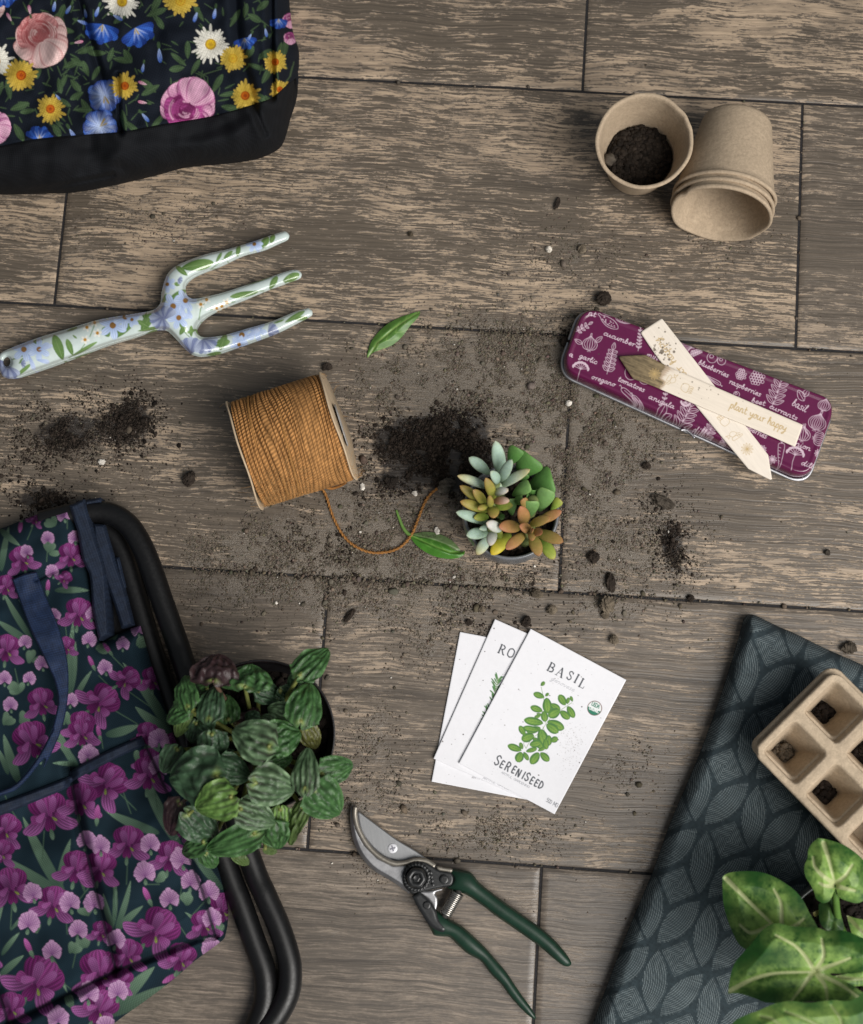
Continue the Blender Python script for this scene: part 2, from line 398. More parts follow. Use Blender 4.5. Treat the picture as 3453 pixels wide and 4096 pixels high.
# where soil lies on the floor: (x, y, rx, ry, amount) in the 1764-wide view
DRY = [(1080,780,120,90,1.0),(1000,700,120,60,.7),(960,1010,70,70,.6),(1190,890,70,60,.9),(740,1110,110,60,1.0),(560,1115,90,50,1.0),(700,1185,140,35,1.0),(800,770,90,60,.6),(1290,905,80,40,.8),
 (1220,700,50,70,.8),(950,1195,90,35,.7),(1240,1235,60,40,.6),(700,960,60,80,.6),(860,1080,120,80,.5),(1050,1200,100,40,.4),(480,1210,90,40,.5),(430,1130,60,60,.4),(1150,980,80,80,.6),(1210,1000,95,100,.65),(1190,830,80,60,.6),(1250,1130,70,50,.5),(780,1250,150,40,.5),
 (920,830,150,90,.5),(720,1640,120,40,.35),(1000,1700,110,40,.55),(780,1760,50,40,.35),(760,1530,60,90,.35),(1280,1560,50,50,.35),(150,900,150,90,.35),(1350,1120,90,90,.35),(1150,520,120,60,.3),(900,1310,80,50,.4),(1500,470,60,50,.3),(300,450,120,60,.2)]
HUM = [(880,912,85,48,1.7),(825,905,62,44,1.1),(935,872,60,34,1.2),(965,945,45,45,.9),(800,988,58,24,.8),(905,975,60,32,.9),(268,858,44,48,1.25),(115,890,52,40,1.0),(190,880,85,50,.6),(88,1020,55,24,1.2),(40,960,60,40,.4),(1374,1105,22,34,1.45),(1386,1150,28,26,.6),(650,1090,70,50,.28),(700,1130,60,50,.25),
 (1160,690,18,26,.5),(900,960,70,40,.5),(1000,1260,60,25,.25),(1090,1180,60,25,.2),(1330,1050,60,40,.2),(1040,1240,120,60,.15)]
def dens(tab, x, y):
    r = np.zeros(np.shape(x))
    for a, b, rx, ry, s in tab: r += s*np.exp(-(((x-a)/rx)**2 + ((y-b)/ry)**2)*0.9)
    return r
def to_px(W):                           # world point on the floor -> photo pixel
    d = (np.asarray(W) - np.array([0, 0, CAMH])) @ ROT
    return PCX - d[..., 0]*FPX/d[..., 2], PCY + d[..., 1]*FPX/d[..., 2]
def build_floor():
    Vs, Fs, As, n = [], [], [], 0
    tones = {2: .54, 3: .58, 4: .45, 5: .40, 6: .24}
    for r in range(len(_ys)-1):
        yt, yb = _ys[r], _ys[r+1]; j0 = _jx.get(r, 0.11*r); G = 0.00075
        for k in range(-3, 3):
            xa, xb = j0 + k*PLEN + G, j0 + (k+1)*PLEN - G
            fine = 1 <= r <= 7 and xa < 0.5 and xb > -0.5
            st = 0.005 if fine else 0.06
            e = np.array([0, .0003, .0008, .0015, .0024, .0036, .0050])
            def axis(a, b): return np.concatenate([a+e, np.linspace(a+.006, b-.006, max(2, int((b-a)/st))), (b-e)[::-1]])
            xs, ys = axis(xa, xb), axis(yb+G, yt-G); X, Y = np.meshgrid(xs, ys, indexing='ij')
            dx = np.minimum(X-xa, xb-X); dy = np.minimum(Y-yb-G, yt-G-Y); d = np.minimum(dx, dy)
            Z = -0.0011*np.clip(1-d/0.0050, 0, 1)**2; Z[d < 1e-6] = -0.004
            Z += np.random.default_rng(r*9+k+50).uniform(-.0001, .0001)
            c, s = math.cos(TH), math.sin(TH); W = np.stack([X*c-Y*s, X*s+Y*c, Z*0], -1).reshape(-1, 3)
            u, v = to_px(W); du, dv = u/DS, v/DS
            at = np.stack([np.full(len(u), (r*7.3+k*3.1) % 10/10), np.full(len(u), tones.get(r, .4) + (0.10 if (r, k) == (2, 0) else 0) - (0.16 if (r, k) == (3, 1) else 0)),
                           np.clip(dens(DRY, du, dv), 0, 1.3), np.clip(dens(HUM, du, dv), 0, 1.3)], 1)
            Vs.append(np.stack([X, Y, Z], -1).reshape(-1, 3)); Fs.append(gridF(len(xs), len(ys))+n); As.append(at); n += len(W)
    V = np.concatenate(Vs)
    n_ = NT('plank_tile'); o = n_.obj(); pl = n_.attr('pl'); sp = n_.add('SeparateColor', {0: pl.outputs[0]})
    seed, tone, dust, hum = sp.outputs[0], sp.outputs[1], sp.outputs[2], pl.outputs['Alpha']
    off = n_.add('CombineXYZ', {0: n_.m('MULTIPLY', seed, 13.7), 1: n_.m('MULTIPLY', seed, 7.9), 2: n_.m('MULTIPLY', seed, 5.0)}).outputs[0]
    v = n_.add('VectorMath', {0: o, 1: off}, operation='ADD').outputs[0]
    warp = n_.add('VectorMath', {0: n_.add('TexNoise', {'Vector': v, 'Scale': 14.0, 'Detail': 2.0}).outputs[1], 1: (0.0, 0.012, 0.0)}, operation='MULTIPLY').outputs[0]
    v = n_.add('VectorMath', {0: v, 1: warp}, operation='ADD').outputs[0]
    big = n_.noise(n_.scale(v, (34, 210, 1)), 1, 8, 0.72, 0.30)
    strk = n_.noise(n_.scale(v, (46, 640, 1)), 1, 4, 0.60)
    cov = n_.noise(n_.scale(v, (7, 22, 1)), 1, 3, 0.55)
    blk = n_.noise(n_.scale(v, (240, 420, 1)), 1, 5, 0.75)
    grain = n_.noise(n_.scale(v, (9, 900, 1)), 1, 3, 0.6, 0.3)
    lines = n_.noise(n_.scale(v, (5, 260, 1)), 1, 3, 0.65, 0.6)
    fine = n_.noise(n_.scale(v, (80, 1250, 1)), 1, 3, 0.6)
    mv = n_.m('ADD', n_.m('ADD', n_.m('MULTIPLY', big, 0.60), n_.m('MULTIPLY', strk, 0.62)), n_.m('ADD', n_.m('MULTIPLY', cov, 0.56), n_.m('MULTIPLY', blk, 0.40)))
    mv = n_.m('ADD', mv, n_.m('MULTIPLY', fine, 0.34))
    mv = n_.m('ADD', mv, n_.m('MULTIPLY', n_.m('SUBTRACT', tone, 0.5), 0.26))
    mask = n_.ss(mv, 1.285, 1.330)
    soft = n_.ss(mv, 1.10, 1.42)
    dark = n_.mix(grain, (0.078, 0.063, 0.048), (0.138, 0.112, 0.086))
    tan = n_.mix(strk, (0.300, 0.226, 0.156), (0.520, 0.400, 0.288))
    midc = n_.mix(strk, (0.120, 0.096, 0.076), (0.215, 0.170, 0.130))
    base = n_.mix(n_.m('MULTIPLY', mask, n_.ss(n_.noise(n_.scale(v, (30, 90, 1), (3, 1, 0)), 1, 4, .6), .3, .62, .42, 1.0)), n_.mix(n_.m('MULTIPLY', soft, 0.35), dark, midc), tan)
    grey = n_.mix(soft, n_.mix(strk, (0.078, 0.065, 0.054), (0.140, 0.117, 0.096)), n_.mix(strk, (0.175, 0.142, 0.112), (0.285, 0.232, 0.184)))
    base = n_.mix(n_.ss(tone, 0.30, 0.50), grey, base)
    base = n_.mix(n_.m('MULTIPLY', n_.ss(lines, 0.34, 0.44, 1, 0), 0.45), base, (0.045, 0.037, 0.031))
    base = n_.mix(n_.ss(grain, 0.3, 0.7), n_.mix(1.0, base, (0.76, 0.76, 0.76), 'MULTIPLY'), n_.mix(1.0, base, (1.20, 1.19, 1.17), 'MULTIPLY'))
    nd = n_.noise(o, 210, 6, 0.75); nd2 = n_.noise(o, 38, 4, 0.6)
    dm = n_.ss(n_.m('ADD', n_.m('MULTIPLY', dust, 0.80), n_.m('ADD', n_.m('MULTIPLY', n_.m('SUBTRACT', nd, 0.5), 0.9), n_.m('MULTIPLY', n_.m('SUBTRACT', nd2, 0.5), 1.1))), 0.18, 0.72, 0, 0.86)
    soilc = n_.mix(n_.ss(n_.noise(o, 1000, 5, 0.75), 0.34, 0.66), (0.056, 0.045, 0.033), (0.200, 0.166, 0.128))
    base = n_.mix(dm, base, soilc)
    hm = n_.ss(n_.m('ADD', n_.m('MULTIPLY', hum, 0.7), n_.m('ADD', n_.m('MULTIPLY', n_.m('SUBTRACT', nd, 0.5), 0.9), n_.m('MULTIPLY', n_.m('SUBTRACT', nd2, 0.5), 0.9))), 0.38, 0.66, 0, 0.90)
    base = n_.mix(hm, base, (0.016, 0.012, 0.010))
    n_.b(Base_Color=base, Roughness=n_.ss(mask, 0, 1, 0.36, 0.48))
    n_.set(n_.bsdf, 'Specular IOR Level', 0.55)
    hgt = n_.m('ADD', n_.m('MULTIPLY', lines, 0.9), n_.m('ADD', n_.m('MULTIPLY', grain, 0.35), n_.m('ADD', n_.m('MULTIPLY', mask, -0.25), n_.m('MULTIPLY', n_.m('MULTIPLY', dm, n_.noise(o, 1300, 3, .6)), 1.6))))
    n_.bump(hgt, 0.55, 0.0009)
    fl = mk('floor', V, Fs, n_.mat, None, None, True, {'pl': np.concatenate(As)}, org=(0, 0, 0))
    fl.rotation_euler = (0, 0, TH); tag(fl, kind='structure')
    g = np.array([[-2, -2, -.0013], [2, -2, -.0013], [2, 2, -.0013], [-2, 2, -.0013]], float)
    gr = mk('floor_grout', g, np.array([[0, 1, 2, 3]]), simple('grout', (0.012, 0.011, 0.012), 0.9, var=.4, vscale=400), None, None, False, org=(0, 0, -.0013))
    tag(gr, kind='structure')
build_floor()
# ------------------------------------------------------------------ loose soil
def ico():
    t = (1+5**.5)/2
    v = np.array([(-1,t,0),(1,t,0),(-1,-t,0),(1,-t,0),(0,-1,t),(0,1,t),(0,-1,-t),(0,1,-t),(t,0,-1),(t,0,1),(-t,0,-1),(-t,0,1)], float); v /= np.linalg.norm(v[0])
    f = np.array([(0,11,5),(0,5,1),(0,1,7),(0,7,10),(0,10,11),(1,5,9),(5,11,4),(11,10,2),(10,7,6),(7,1,8),(3,9,4),(3,4,2),(3,2,6),(3,6,8),(3,8,9),(4,9,5),(2,4,11),(6,2,10),(8,6,7),(9,8,1)])
    return v, f
ICO = ico()
def ico2(k=1):
    v, f = ICO
    for _ in range(k):
        V = list(map(tuple, v)); mp = {}; nf = []
        def mid(a, b):
            key = (min(a, b), max(a, b))
            if key not in mp:
                q = np.array(V[a])+np.array(V[b]); q /= np.linalg.norm(q); mp[key] = len(V); V.append(tuple(q))
            return mp[key]
        for a, b, c in f:
            x, y, z = mid(a, b), mid(b, c), mid(c, a); nf += [(a, x, z), (b, y, x), (c, z, y), (x, y, z)]
        v, f = np.array(V), np.array(nf)
    return v, f
def grains(P3, R, rng, flat=(0.55, 0.95), stretch=(0.8, 1.5)):
    """many irregular crumbs in one mesh; P3 contact points, R radii"""
    v, f = ICO; n = len(R); nv = len(v)
    V = np.repeat(v[None], n, 0) * (1 + rng.uniform(-.28, .28, (n, nv, 1)))
    V[..., 0] *= rng.uniform(*stretch, (n, 1)); V[..., 2] *= rng.uniform(*flat, (n, 1))
    a = rng.uniform(0, 6.283, (n, 1)); X = V[..., 0]*np.cos(a)-V[..., 1]*np.sin(a); Y = V[..., 0]*np.sin(a)+V[..., 1]*np.cos(a)
    V = np.stack([X, Y, V[..., 2]+0.4], -1) * R[:, None, None] + P3[:, None, :]
    F = (f[None] + (np.arange(n)*nv)[:, None, None]).reshape(-1, 3)
    return V.reshape(-1, 3), F
soil_dry = attr_mat('dry_soil', 0.95, 0.1, var=.3, bump=.6, bscale=2500)
soil_dark = attr_mat('dark_soil', 0.9, 0.15, var=.35, bump=.7, bscale=2200)
def scatter(tab, n, rmed, sig, rmax, rng, jitter=1.0):
    w = np.array([t[2]*t[3]*t[4] for t in tab]); k = rng.choice(len(tab), n, p=w/w.sum()); T = np.array(tab)[k]
    x = T[:, 0] + rng.normal(0, .72*jitter, n)*T[:, 2]; y = T[:, 1] + rng.normal(0, .72*jitter, n)*T[:, 3]
    # clumping: pull towards patches of a noise field
    keep = vnoise(x, y, 30, 3)*.55 + vnoise(x, y, 11, 4)*.45 + rng.uniform(-.16, .16, n) > .47
    x, y = x[keep], y[keep]; r = np.clip(rmed*np.exp(rng.normal(0, sig, len(x))), .00012, rmax)
    return x*DS, y*DS, r
def build_soil():
    rng = np.random.default_rng(3)
    u, v, r = scatter(DRY, 130000, .00030, .45, .0022, rng)
    u2, v2, r2 = scatter(DRY, 950, .0010, .42, .0030, rng, 1.25)
    u3 = rng.uniform(-50, 3500, 1800); v3 = rng.uniform(200, 3700, 1800); r3 = np.clip(.0003*np.exp(rng.normal(0, .5, 1800)), 0, .0012)
    u, v, r = np.concatenate([u, u2, u3]), np.concatenate([v, v2, v3]), np.concatenate([r, r2, r3])
    n4 = 900; jl = [((100, 1213), (3453, 1409), 220), ((637, 2269), (3453, 2447), 380), ((1120, 3394), (2600, 3492), 110), ((1187, 306), (3453, 423), 70), ((2241, 2300), (2249, 2367), 60), ((1306, 2354), (1289, 2563), 60), ((3209, 418), (3186, 1390), 30)]
    for (ax_, ay_), (bx_, by_), m_ in jl:
        f_ = rng.random(m_); w_ = np.clip(dens(DRY, (ax_+(bx_-ax_)*f_)/DS, (ay_+(by_-ay_)*f_)/DS), .12, 1) > rng.random(m_); f_ = f_[w_]
        u = np.r_[u, ax_+(bx_-ax_)*f_+rng.normal(0, 3, len(f_))]; v = np.r_[v, ay_+(by_-ay_)*f_+rng.normal(0, 4, len(f_))]; r = np.r_[r, np.clip(.0008*np.exp(rng.normal(0, .4, len(f_))), .0003, .0022)]
    V, F = grains(PN(u, v, 0*u), r, rng)
    c = np.array([.135, .112, .086]) * rng.uniform(.55, 1.25, (len(r), 1)) * (1 + rng.normal(0, .05, (len(r), 3)))
    o = mk('soil_crumbs', V, F, soil_dry, None, np.repeat(np.clip(c, .01, 1), 12, 0), True, org=(0, 0, 0)); tag(o, 'dry brown soil crumbs scattered over the wood plank tiles', 'soil', kind='stuff')
    u, v, r = scatter(HUM, 34000, .00036, .45, .0020, rng)
    u2, v2, r2 = scatter(HUM, 700, .0010, .4, .0030, rng, 1.1)
    u, v, r = np.concatenate([u, u2]), np.concatenate([v, v2]), np.concatenate([r, r2])
    h = np.clip(dens(HUM, u/DS, v/DS)-.5, 0, 1.3)*.0042*(.25+.75*vnoise(u, v, 36, 7))*rng.uniform(.5, 1, len(u))
    V, F = grains(PN(u, v, h), r, rng)
    c = np.array([.022, .0165, .013]) * rng.uniform(.4, 2.2, (len(r), 1))
    o = mk('potting_soil', V, F, soil_dark, None, np.repeat(c, 12, 0), True, org=(0, 0, 0)); tag(o, 'spilt dark potting soil lying in patches on the tiles', 'soil', kind='stuff')
    n = 130; u, v, r = scatter(DRY + HUM, 150, .0005, .45, .0012, rng, 1.3)
    V, F = grains(PN(u, v, 0*u+.0003), r, rng)
    o = mk('perlite_specks', V, F, soil_dry, None, np.repeat(np.array([.62, .58, .52])*rng.uniform(.6, 1.1, (len(r), 1)), 12, 0), True, org=(0, 0, 0)); tag(o, 'tiny white perlite specks mixed into the spilt soil', 'perlite', kind='stuff')
build_soil()
def clod(x, y, rx, ry, ang, col, label, cat='soil clod', name='soil_clod', group='soil clods on the tiles', z=0.0, seed=0, flat=.75):
    v, f = ico2(4); rng = np.random.default_rng(seed+17); m = mpx()*DS; v = v.copy()
    nz = np.zeros(len(v))
    for k, amp in ((1.7, .16), (4, .12), (9, .09), (17, .075), (33, .05)):
        for _ in range(3):
            d = rng.normal(size=3); d /= np.linalg.norm(d); nz += amp*np.sin(v@d*k + rng.uniform(0, 6.28))*.6
    v = v*(1+nz[:, None]); a = math.radians(-ang)
    X = v[:, 0]*rx*m; Y = v[:, 1]*ry*m; Z = v[:, 2]*min(rx, ry)*m*flat
    V = np.stack([X*math.cos(a)-Y*math.sin(a), X*math.sin(a)+Y*math.cos(a), Z-Z.min()+z], 1)
    c = P(x*DS, y*DS, z); V[:, :2] += c[:2]
    cc = np.array(col)*(1+nz[:, None]*1.2)
    o = mk(name, V, f, soil_dark if col[0] < .06 else soil_dry, None, np.clip(cc, .004, 1), True, org=c)
    return tag(o, label, cat, group)
_dk = (.030, .023, .018); _tn = (.125, .102, .075)
for i, q in enumerate([
 (1213, 1140, 11.5, 11, 0, _dk, 'round dark soil clod right of the succulent pot'),
 (1248, 1188, 9, 20, -8, _dk, 'upright dark bark piece just above the plank joint'),
 (1357, 1030, 22, 11, 28, (.06, .05, .04), 'slanted brown bark piece above the dark soil heap on the right'),
 (1075, 1270, 9, 10, 0, _dk, 'dark round soil clod touching the top of the seed packets'),
 (1410, 1223, 7, 7, 0, _dk, 'small dark soil clod sitting in the plank joint'),
 (715, 1258, 6, 15, 38, _dk, 'thin slanted bark sliver left of the seed packets'),
 (389, 979, 10, 15, 25, _dk, 'flat dark soil clod left of the twine spool'),
 (1233, 612, 15, 15, 0, _dk, 'large dark soil clod above the purple tin corner'),
 (669, 752, 11, 8, 0, _dk, 'dark soil clod above the top of the twine spool'),
 (1240, 1236, 15, 14, 0, _tn, 'lumpy tan soil clod below the upright bark piece'),
 (1254, 1307, 8, 8, 0, _tn, 'small round tan soil clod above the basil packet corner'),
 (1237, 1259, 8, 7, 0, _tn, 'small tan soil clod under the lumpy tan clod'),
 (1735, 1325, 13, 11, -20, (.07, .058, .045), 'brown soil clod above the dark patterned cushion'),
 (913, 993, 17, 13, -20, (.10, .088, .072), 'grey brown stone at the end of the twine'),
 (1157, 702, 13, 12, 0, _dk, 'dark soil clod at the left end of the purple tin'),
 (1138, 418, 5, 13, 20, _dk, 'small dark bark sliver left of the upright paper pot'),
 (1188, 510, 8, 7, 0, _tn, 'tan soil clod on the plank under the upright paper pot'),
 (839, 480, 6, 6, 0, (.09, .072, .05), 'lone tan soil clod on the middle of the upper plank'),
 (1690, 1130, 6, 6, 0, (.05, .042, .034), 'lone small soil clod on the far right plank'),
 (1125, 1247, 10, 8, 0, _tn, 'tan soil clod in the plank joint above the basil packet'),
 (1098, 1213, 13, 9, 20, _tn, 'broad tan soil clod on the plank joint below the succulent pot'),
 (1320, 952, 9, 7, 0, _dk, 'dark soil clod under the lower edge of the purple tin'),
 (985, 1245, 7, 6, 0, _tn, 'small tan soil clod above the middle seed packet'),
 (958, 1272, 7, 6, 30, _dk, 'small dark soil clod above the rearmost seed packet'),
 (800, 985, 14, 12, 0, (.028, .022, .018), 'dark soil clod between the twine spool and dark heap'),
 ]): clod(*q, seed=i)
_wh = (.62, .58, .52)
for i, q in enumerate([
 (1161, 825, 6, 5.5, 20, _wh, 'white perlite chip left of the purple tin'),
 (210, 945, 7, 5.5, 10, _wh, 'white perlite chip below the left dark soil heap'),
 (1121, 511, 6, 6, 0, (.5, .46, .4), 'pale perlite chip on the plank left of the paper pots'),
 (894, 1086, 6, 6.5, 0, _wh, 'white perlite chip left of the succulent pot'),
 (741, 995, 5, 6, 0, _wh, 'white perlite chip below the right flange of the spool'),
 (848, 1009, 5, 4, 30, _wh, 'white perlite chip below the middle dark soil heap')]): clod(*q, seed=60+i, cat='perlite chip', name='perlite_chip', group='white perlite chips on the tiles')
# ================================================================== black floral bag, upper left
def rose(cv, x, y, s, ang, deep, mid, light):
    R_ = random.Random(int(x*7+y)); ca, sa = math.cos(ang), math.sin(ang); bx_, by_ = x-ca*s*.20, y-sa*s*.20; dk = tuple(q*.55 for q in mid)
    for i in range(9):
        d = (i-4)*.42+R_.uniform(-.1, .1); a = ang+d*1.15; L = s*(.86-.05*abs(i-4))*R_.uniform(.92, 1.08)
        cv.petal(bx_, by_, a, L, s*.62, mid, light, .42, 6, .42, .13, 5, rim=dk)
    for i in range(6):
        a = ang+math.pi+(i-2.5)*.5; cv.petal(bx_, by_, a, s*.60, s*.46, mid, mid, .5, 5, .45, .2, 4, rim=deep)
    cv.disc(bx_, by_, s*.50, mid, soft=s*.12); cv.disc(bx_-ca*s*.06, by_-sa*s*.06, s*.40, deep, al=.75, soft=s*.2)
    for i in range(22):
        r = s*(.47-.40*i/22); a = R_.uniform(0, 6.28); w_ = R_.uniform(.7, 1.5); q = [(bx_-ca*s*.05+r*math.cos(a+t*w_), by_-sa*s*.05+r*.92*math.sin(a+t*w_)) for t in np.linspace(0, 1, 7)]
        cv.line(q, s*.045, light if i % 3 == 0 else (mid if i % 3 == 1 else deep), .75, s*.012); cv.line([(p[0]+ca*s*.03, p[1]+sa*s*.03) for p in q], s*.025, deep, .8)
    for i, d in enumerate((-.55, .5, 0)):
        a = ang+d; cv.petal(bx_+ca*s*.18, by_+sa*s*.18, a, s*.66, s*.60, light, tuple(min(.85, q*1.15) for q in light), .4, 6, .42, .10, 5, rim=mid)
def daisy(cv, x, y, s, col, tip, n, cen, cen2, ang=0, ry=1.0):
    for lay in range(2):
        for i in range(n):
            a = ang + (i+.5*lay)*2*math.pi/n
            cv.petal(x, y, a, s*(1.0-.12*lay)*(.80+.35*random.random()), s*.22*14/n*.8, col, tuple(q*(1 if lay else .8) for q in tip), .6, 5, .5, .25, 3)
    cv.disc(x, y, s*.30, cen2); cv.disc(x-1, y-1, s*.23, cen); cv.disc(x, y, s*.12, cen2)
def glory(cv, x, y, s, ang, deep, mid, light, op=False):
    n = 15 if op else 9; sp = .42 if op else .30; px, py = (x, y) if op else (x-math.cos(ang)*s*.6, y-math.sin(ang)*s*.6)
    for i in range(n):
        a = ang+(i-(n-1)/2)*sp; l = s*(1.0 if op else 1.5)*(1+.08*math.sin(i*2.3+x)); cv.petal(px, py, a, l, s*.62, light if op else mid, mid if i % 2 else deep, .7, 8, .45, .22, 5, rim=deep)
    for i in range(7 if op else 4):
        a = ang+(i-(3 if op else 1.5))*(.85 if op else .4); cv.petal(px, py, a, s*(.8 if op else 1.2), s*.16, tuple(.9*q for q in light), mid, .4, 3, .6, al=.8)
    cv.petal(px, py, ang, s*.6, s*.14, (.30, .20, .02), (.42, .30, .06)); cv.petal(px, py, ang+.6, s*.5, s*.10, (.30, .20, .02), (.42, .30, .06))
def bleaf(cv, x, y, ang, L, W, c=(.035, .062, .028), c2=(.055, .095, .045)):
    cv.petal(x, y, ang, L, W, c, c2, .55, 2.2, .7, .18, 6); cv.line([(x, y), (x+math.cos(ang)*L*.92, y+math.sin(ang)*L*.92)], 2.2, (.09, .14, .07), .7)
def bud(cv, x, y, ang, s, col, tip):
    cv.petal(x, y, ang+math.pi, s*.7, s*.3, (.05, .09, .04), (.05, .09, .04)); cv.petal(x-math.cos(ang)*s*.2, y-math.sin(ang)*s*.2, ang, s, s*.42, tip, col, .6, 3, .6, .2, 3)
FB_LOOP = spl(c1([(-420, -500, 1), (1640, -500, 1), (1632, -40), (1645, 120), (1660, 200), (1688, 290), (1682, 400), (1670, 470), (1650, 600), (1605, 790), (1575, 838), (1500, 880), (1400, 908), (1230, 928), (1050, 945), (880, 990), (600, 1055), (420, 1085), (250, 1092), (100, 1096), (-420, 1100, 1)]), 6)
FB_SEAM = c1([(-420, 880), (0, 825), (200, 785), (480, 760), (700, 742), (900, 705), (1200, 655), (1430, 590), (1535, 552), (1620, 480), (1671, 440)])
def bag_black():
    cv = Canvas(-320, -360, 1240, 640, 2.4, (.0075, .0105, .017))
    k = 1250/1764.
    def L(x, y, a, l=95, w=48, **kw): bleaf(cv, x*k, y*k, math.radians(a), l*k, w*k, **kw)
    rr = random.Random(4)
    for _ in range(330):                                 # faint background sprigs
        x, y = rr.uniform(-200, 1650), rr.uniform(-300, 800); L(x, y, rr.uniform(0, 360), rr.uniform(30, 70), rr.uniform(10, 22), c=(.016, .032, .017), c2=(.026, .048, .025))
    for q in [(60,560,-100),(60,620,-20),(80,700,60),(-20,560,-70),(110,300,-60),(110,310,60),(230,330,100),(280,130,-40),(310,160,10),(330,120,-70),(400,330,30),(380,420,120),(360,380,-20),(330,440,80),(400,450,50),(440,300,-20),(640,270,110),(640,330,10),(700,280,60),(600,300,180),(830,90,-20),(880,90,60),(860,60,-60),(1050,370,-140),(1040,380,170),(1060,330,-90),(1080,420,-60),(1110,430,100),(1200,520,-60),(1240,540,-10),(1250,600,10),(1230,640,80),(1180,570,-100),(880,520,-140),(930,640,130),(900,480,150),
              (1400,360,20),(1390,330,-60),(1460,330,-30),(1420,520,30),(1480,470,-60),(1500,540,60),(1600,330,-80),(1590,240,100),(1380,100,-80),(1400,80,30),(1450,60,-40),(690,620,80),(700,680,40),(680,560,-60),(470,520,150),(460,560,60),(520,450,-60),(400,600,-150),(420,620,0),(300,700,60),(200,620,170),(1300,150,-60),(1150,120,-120),(730,60,140),(500,430,-110),(20,480,150),(-150,300,30),(-180,500,200),(-60,130,60),(-150,-100,0),(300,-200,60),(700,-200,120),(1100,-150,20)]: L(*q, l=rr.uniform(80, 120), w=rr.uniform(40, 60))
    for p in [[(1110,470),(1150,420),(1250,390)],[(1150,520),(1160,460),(1150,430)],[(270,390),(280,440),(260,480)],[(280,700),(340,750)],[(330,690),(370,750)],[(820,70),(850,30),(900,10)],[(1660,350),(1640,430),(1600,480)],[(40,480),(0,510)]]:
        cv.line(c1(p), 5, (.05, .08, .04))
    pk = ((.30, .07, .075), (.50, .22, .22), (.68, .48, .46)); mg = ((.13, .012, .07), (.34, .06, .22), (.66, .36, .50))
    bl = ((.012, .035, .20), (.03, .10, .42), (.55, .65, .86)); wh = ((.62, .60, .52), (.75, .73, .65)); ye = ((.45, .30, .03), (.52, .37, .07)); oc = ((.42, .10, .006), (.28, .05, .006))
    rose(cv, 245*k, 240*k, 215*k, math.radians(60), *pk); rose(cv, 1075*k, 575*k, 215*k, math.radians(-60), *mg); rose(cv, -20*k, 720*k, 130*k, 0.4, *mg); rose(cv, -60*k, 30*k, 140*k, 0, *pk); rose(cv, 1640*k, 120*k, 60*k, 1.4, *mg); rose(cv, 1640*k, 220*k, 50*k, 1.4, *mg)
    for x, y, s, a in [(575,180,115,100),(785,195,115,60),(590,540,130,60),(565,715,135,-60),(225,760,85,-80),(20,-10,90,90),(1385,240,70,80),(1575,130,60,90),(-250,100,110,20),(500,-250,120,80),(-250,620,110,0)]: glory(cv, x*k, y*k, s*k*(.70 if s > 125 else .62), math.radians(a), *bl, op=s > 125)
    for x, y, s in [(1190,250,105),(690,10,100),(-30,345,110),(-300,330,100),(1000,-260,100)]: daisy(cv, x*k, y*k, s*k, *wh, 16, (.55, .36, .02), (.40, .24, .02), rr.random())
    for x, y, s, on in [(120,425,95,1),(285,615,85,1),(1315,330,85,0),(705,485,80,1),(1385,540,85,1),(1020,5,95,0),(1555,350,70,1),(1580,505,60,1),(-280,760,80,1),(250,-250,90,1)]:
        daisy(cv, x*k, y*k, s*k, *ye, 11, oc[0] if on else (.5, .33, .03), oc[1] if on else (.45, .25, .02), rr.random())
    for x, y, a, s in [(310,20,-80,60),(395,40,-60,55),(555,50,-70,60),(650,90,-150,60),(450,120,-160,60),(480,60,-100,50),(900,290,-95,80),(810,370,-80,50),(810,650,-130,60),(1110,80,-70,60),(1215,60,-80,60),(400,740,-120,70),(320,540,-130,40),(1500,170,-100,50),(1415,200,-60,45)]: bud(cv, x*k, y*k, math.radians(a+180), s*k, (.03, .10, .42), (.35, .45, .7))
    for x, y, a in [(170,70,-100),(430,240,-10),(820,475,200),(820,580,190),(60,110,-120)]: bud(cv, x*k, y*k, math.radians(a), 52*k, (.45, .14, .25), (.65, .45, .5))
    folds = [(c1([(430, -60), (500, 200), (600, 520), (682, 745)]), .006, 16), (c1([(665, 420), (672, 600), (682, 740)]), .005, 9), (c1([(1330, -50), (1340, 200), (1390, 420), (1440, 590)]), .006, 20), (c1([(1530, -60), (1530, 250), (1540, 550)]), .008, 13),
             (c1([(1430, 590), (1480, 720), (1500, 760)]), .004, 12), (c1([(180, 1085), (420, 1035), (640, 990)]), .0045, 9), (c1([(690, 950), (740, 1000)]), .004, 22), (c1([(360, 330), (480, 560), (560, 640)]), .003, 22), (c1([(960, 780), (1200, 740), (1400, 640)]), .002, 26)]
    seam = np.array(FB_SEAM)
    def zf(u, v, d, ph):
        dd, _, _ = nearest([FB_LOOP], u, v); t = np.clip(dd/165, 0, 1); z = .072*np.sqrt(np.clip(1-(1-t)**2.2, 0, 1)) + .001
        for p, a, w in folds: q = linedist(p, u, v); z -= a*np.exp(-(q/w)**2)*np.clip(dd/60, 0, 1) - a*.5*np.exp(-((q-w*2)/(w*1.4))**2)*np.clip(dd/60, 0, 1)
        z -= .0016*np.exp(-(linedist(seam, u, v)/5)**2)
        return z + (vnoise(u, v, 120, 8)-.5)*.015*np.clip(dd/120, 0, 1) + (vnoise(u, v, 45, 9)-.5)*.0042*np.clip(dd/60, 0, 1)
    t = thing('floral_bag', 'black bag printed with roses and daisies, black base band', 'bag', P(500, 300, 0))
    m = attr_mat('printed_canvas', .85, .12, sheen=.0, weave=.16, wper=.0017, wang=.5)
    lp = FB_LOOP; ks = np.array(seam)
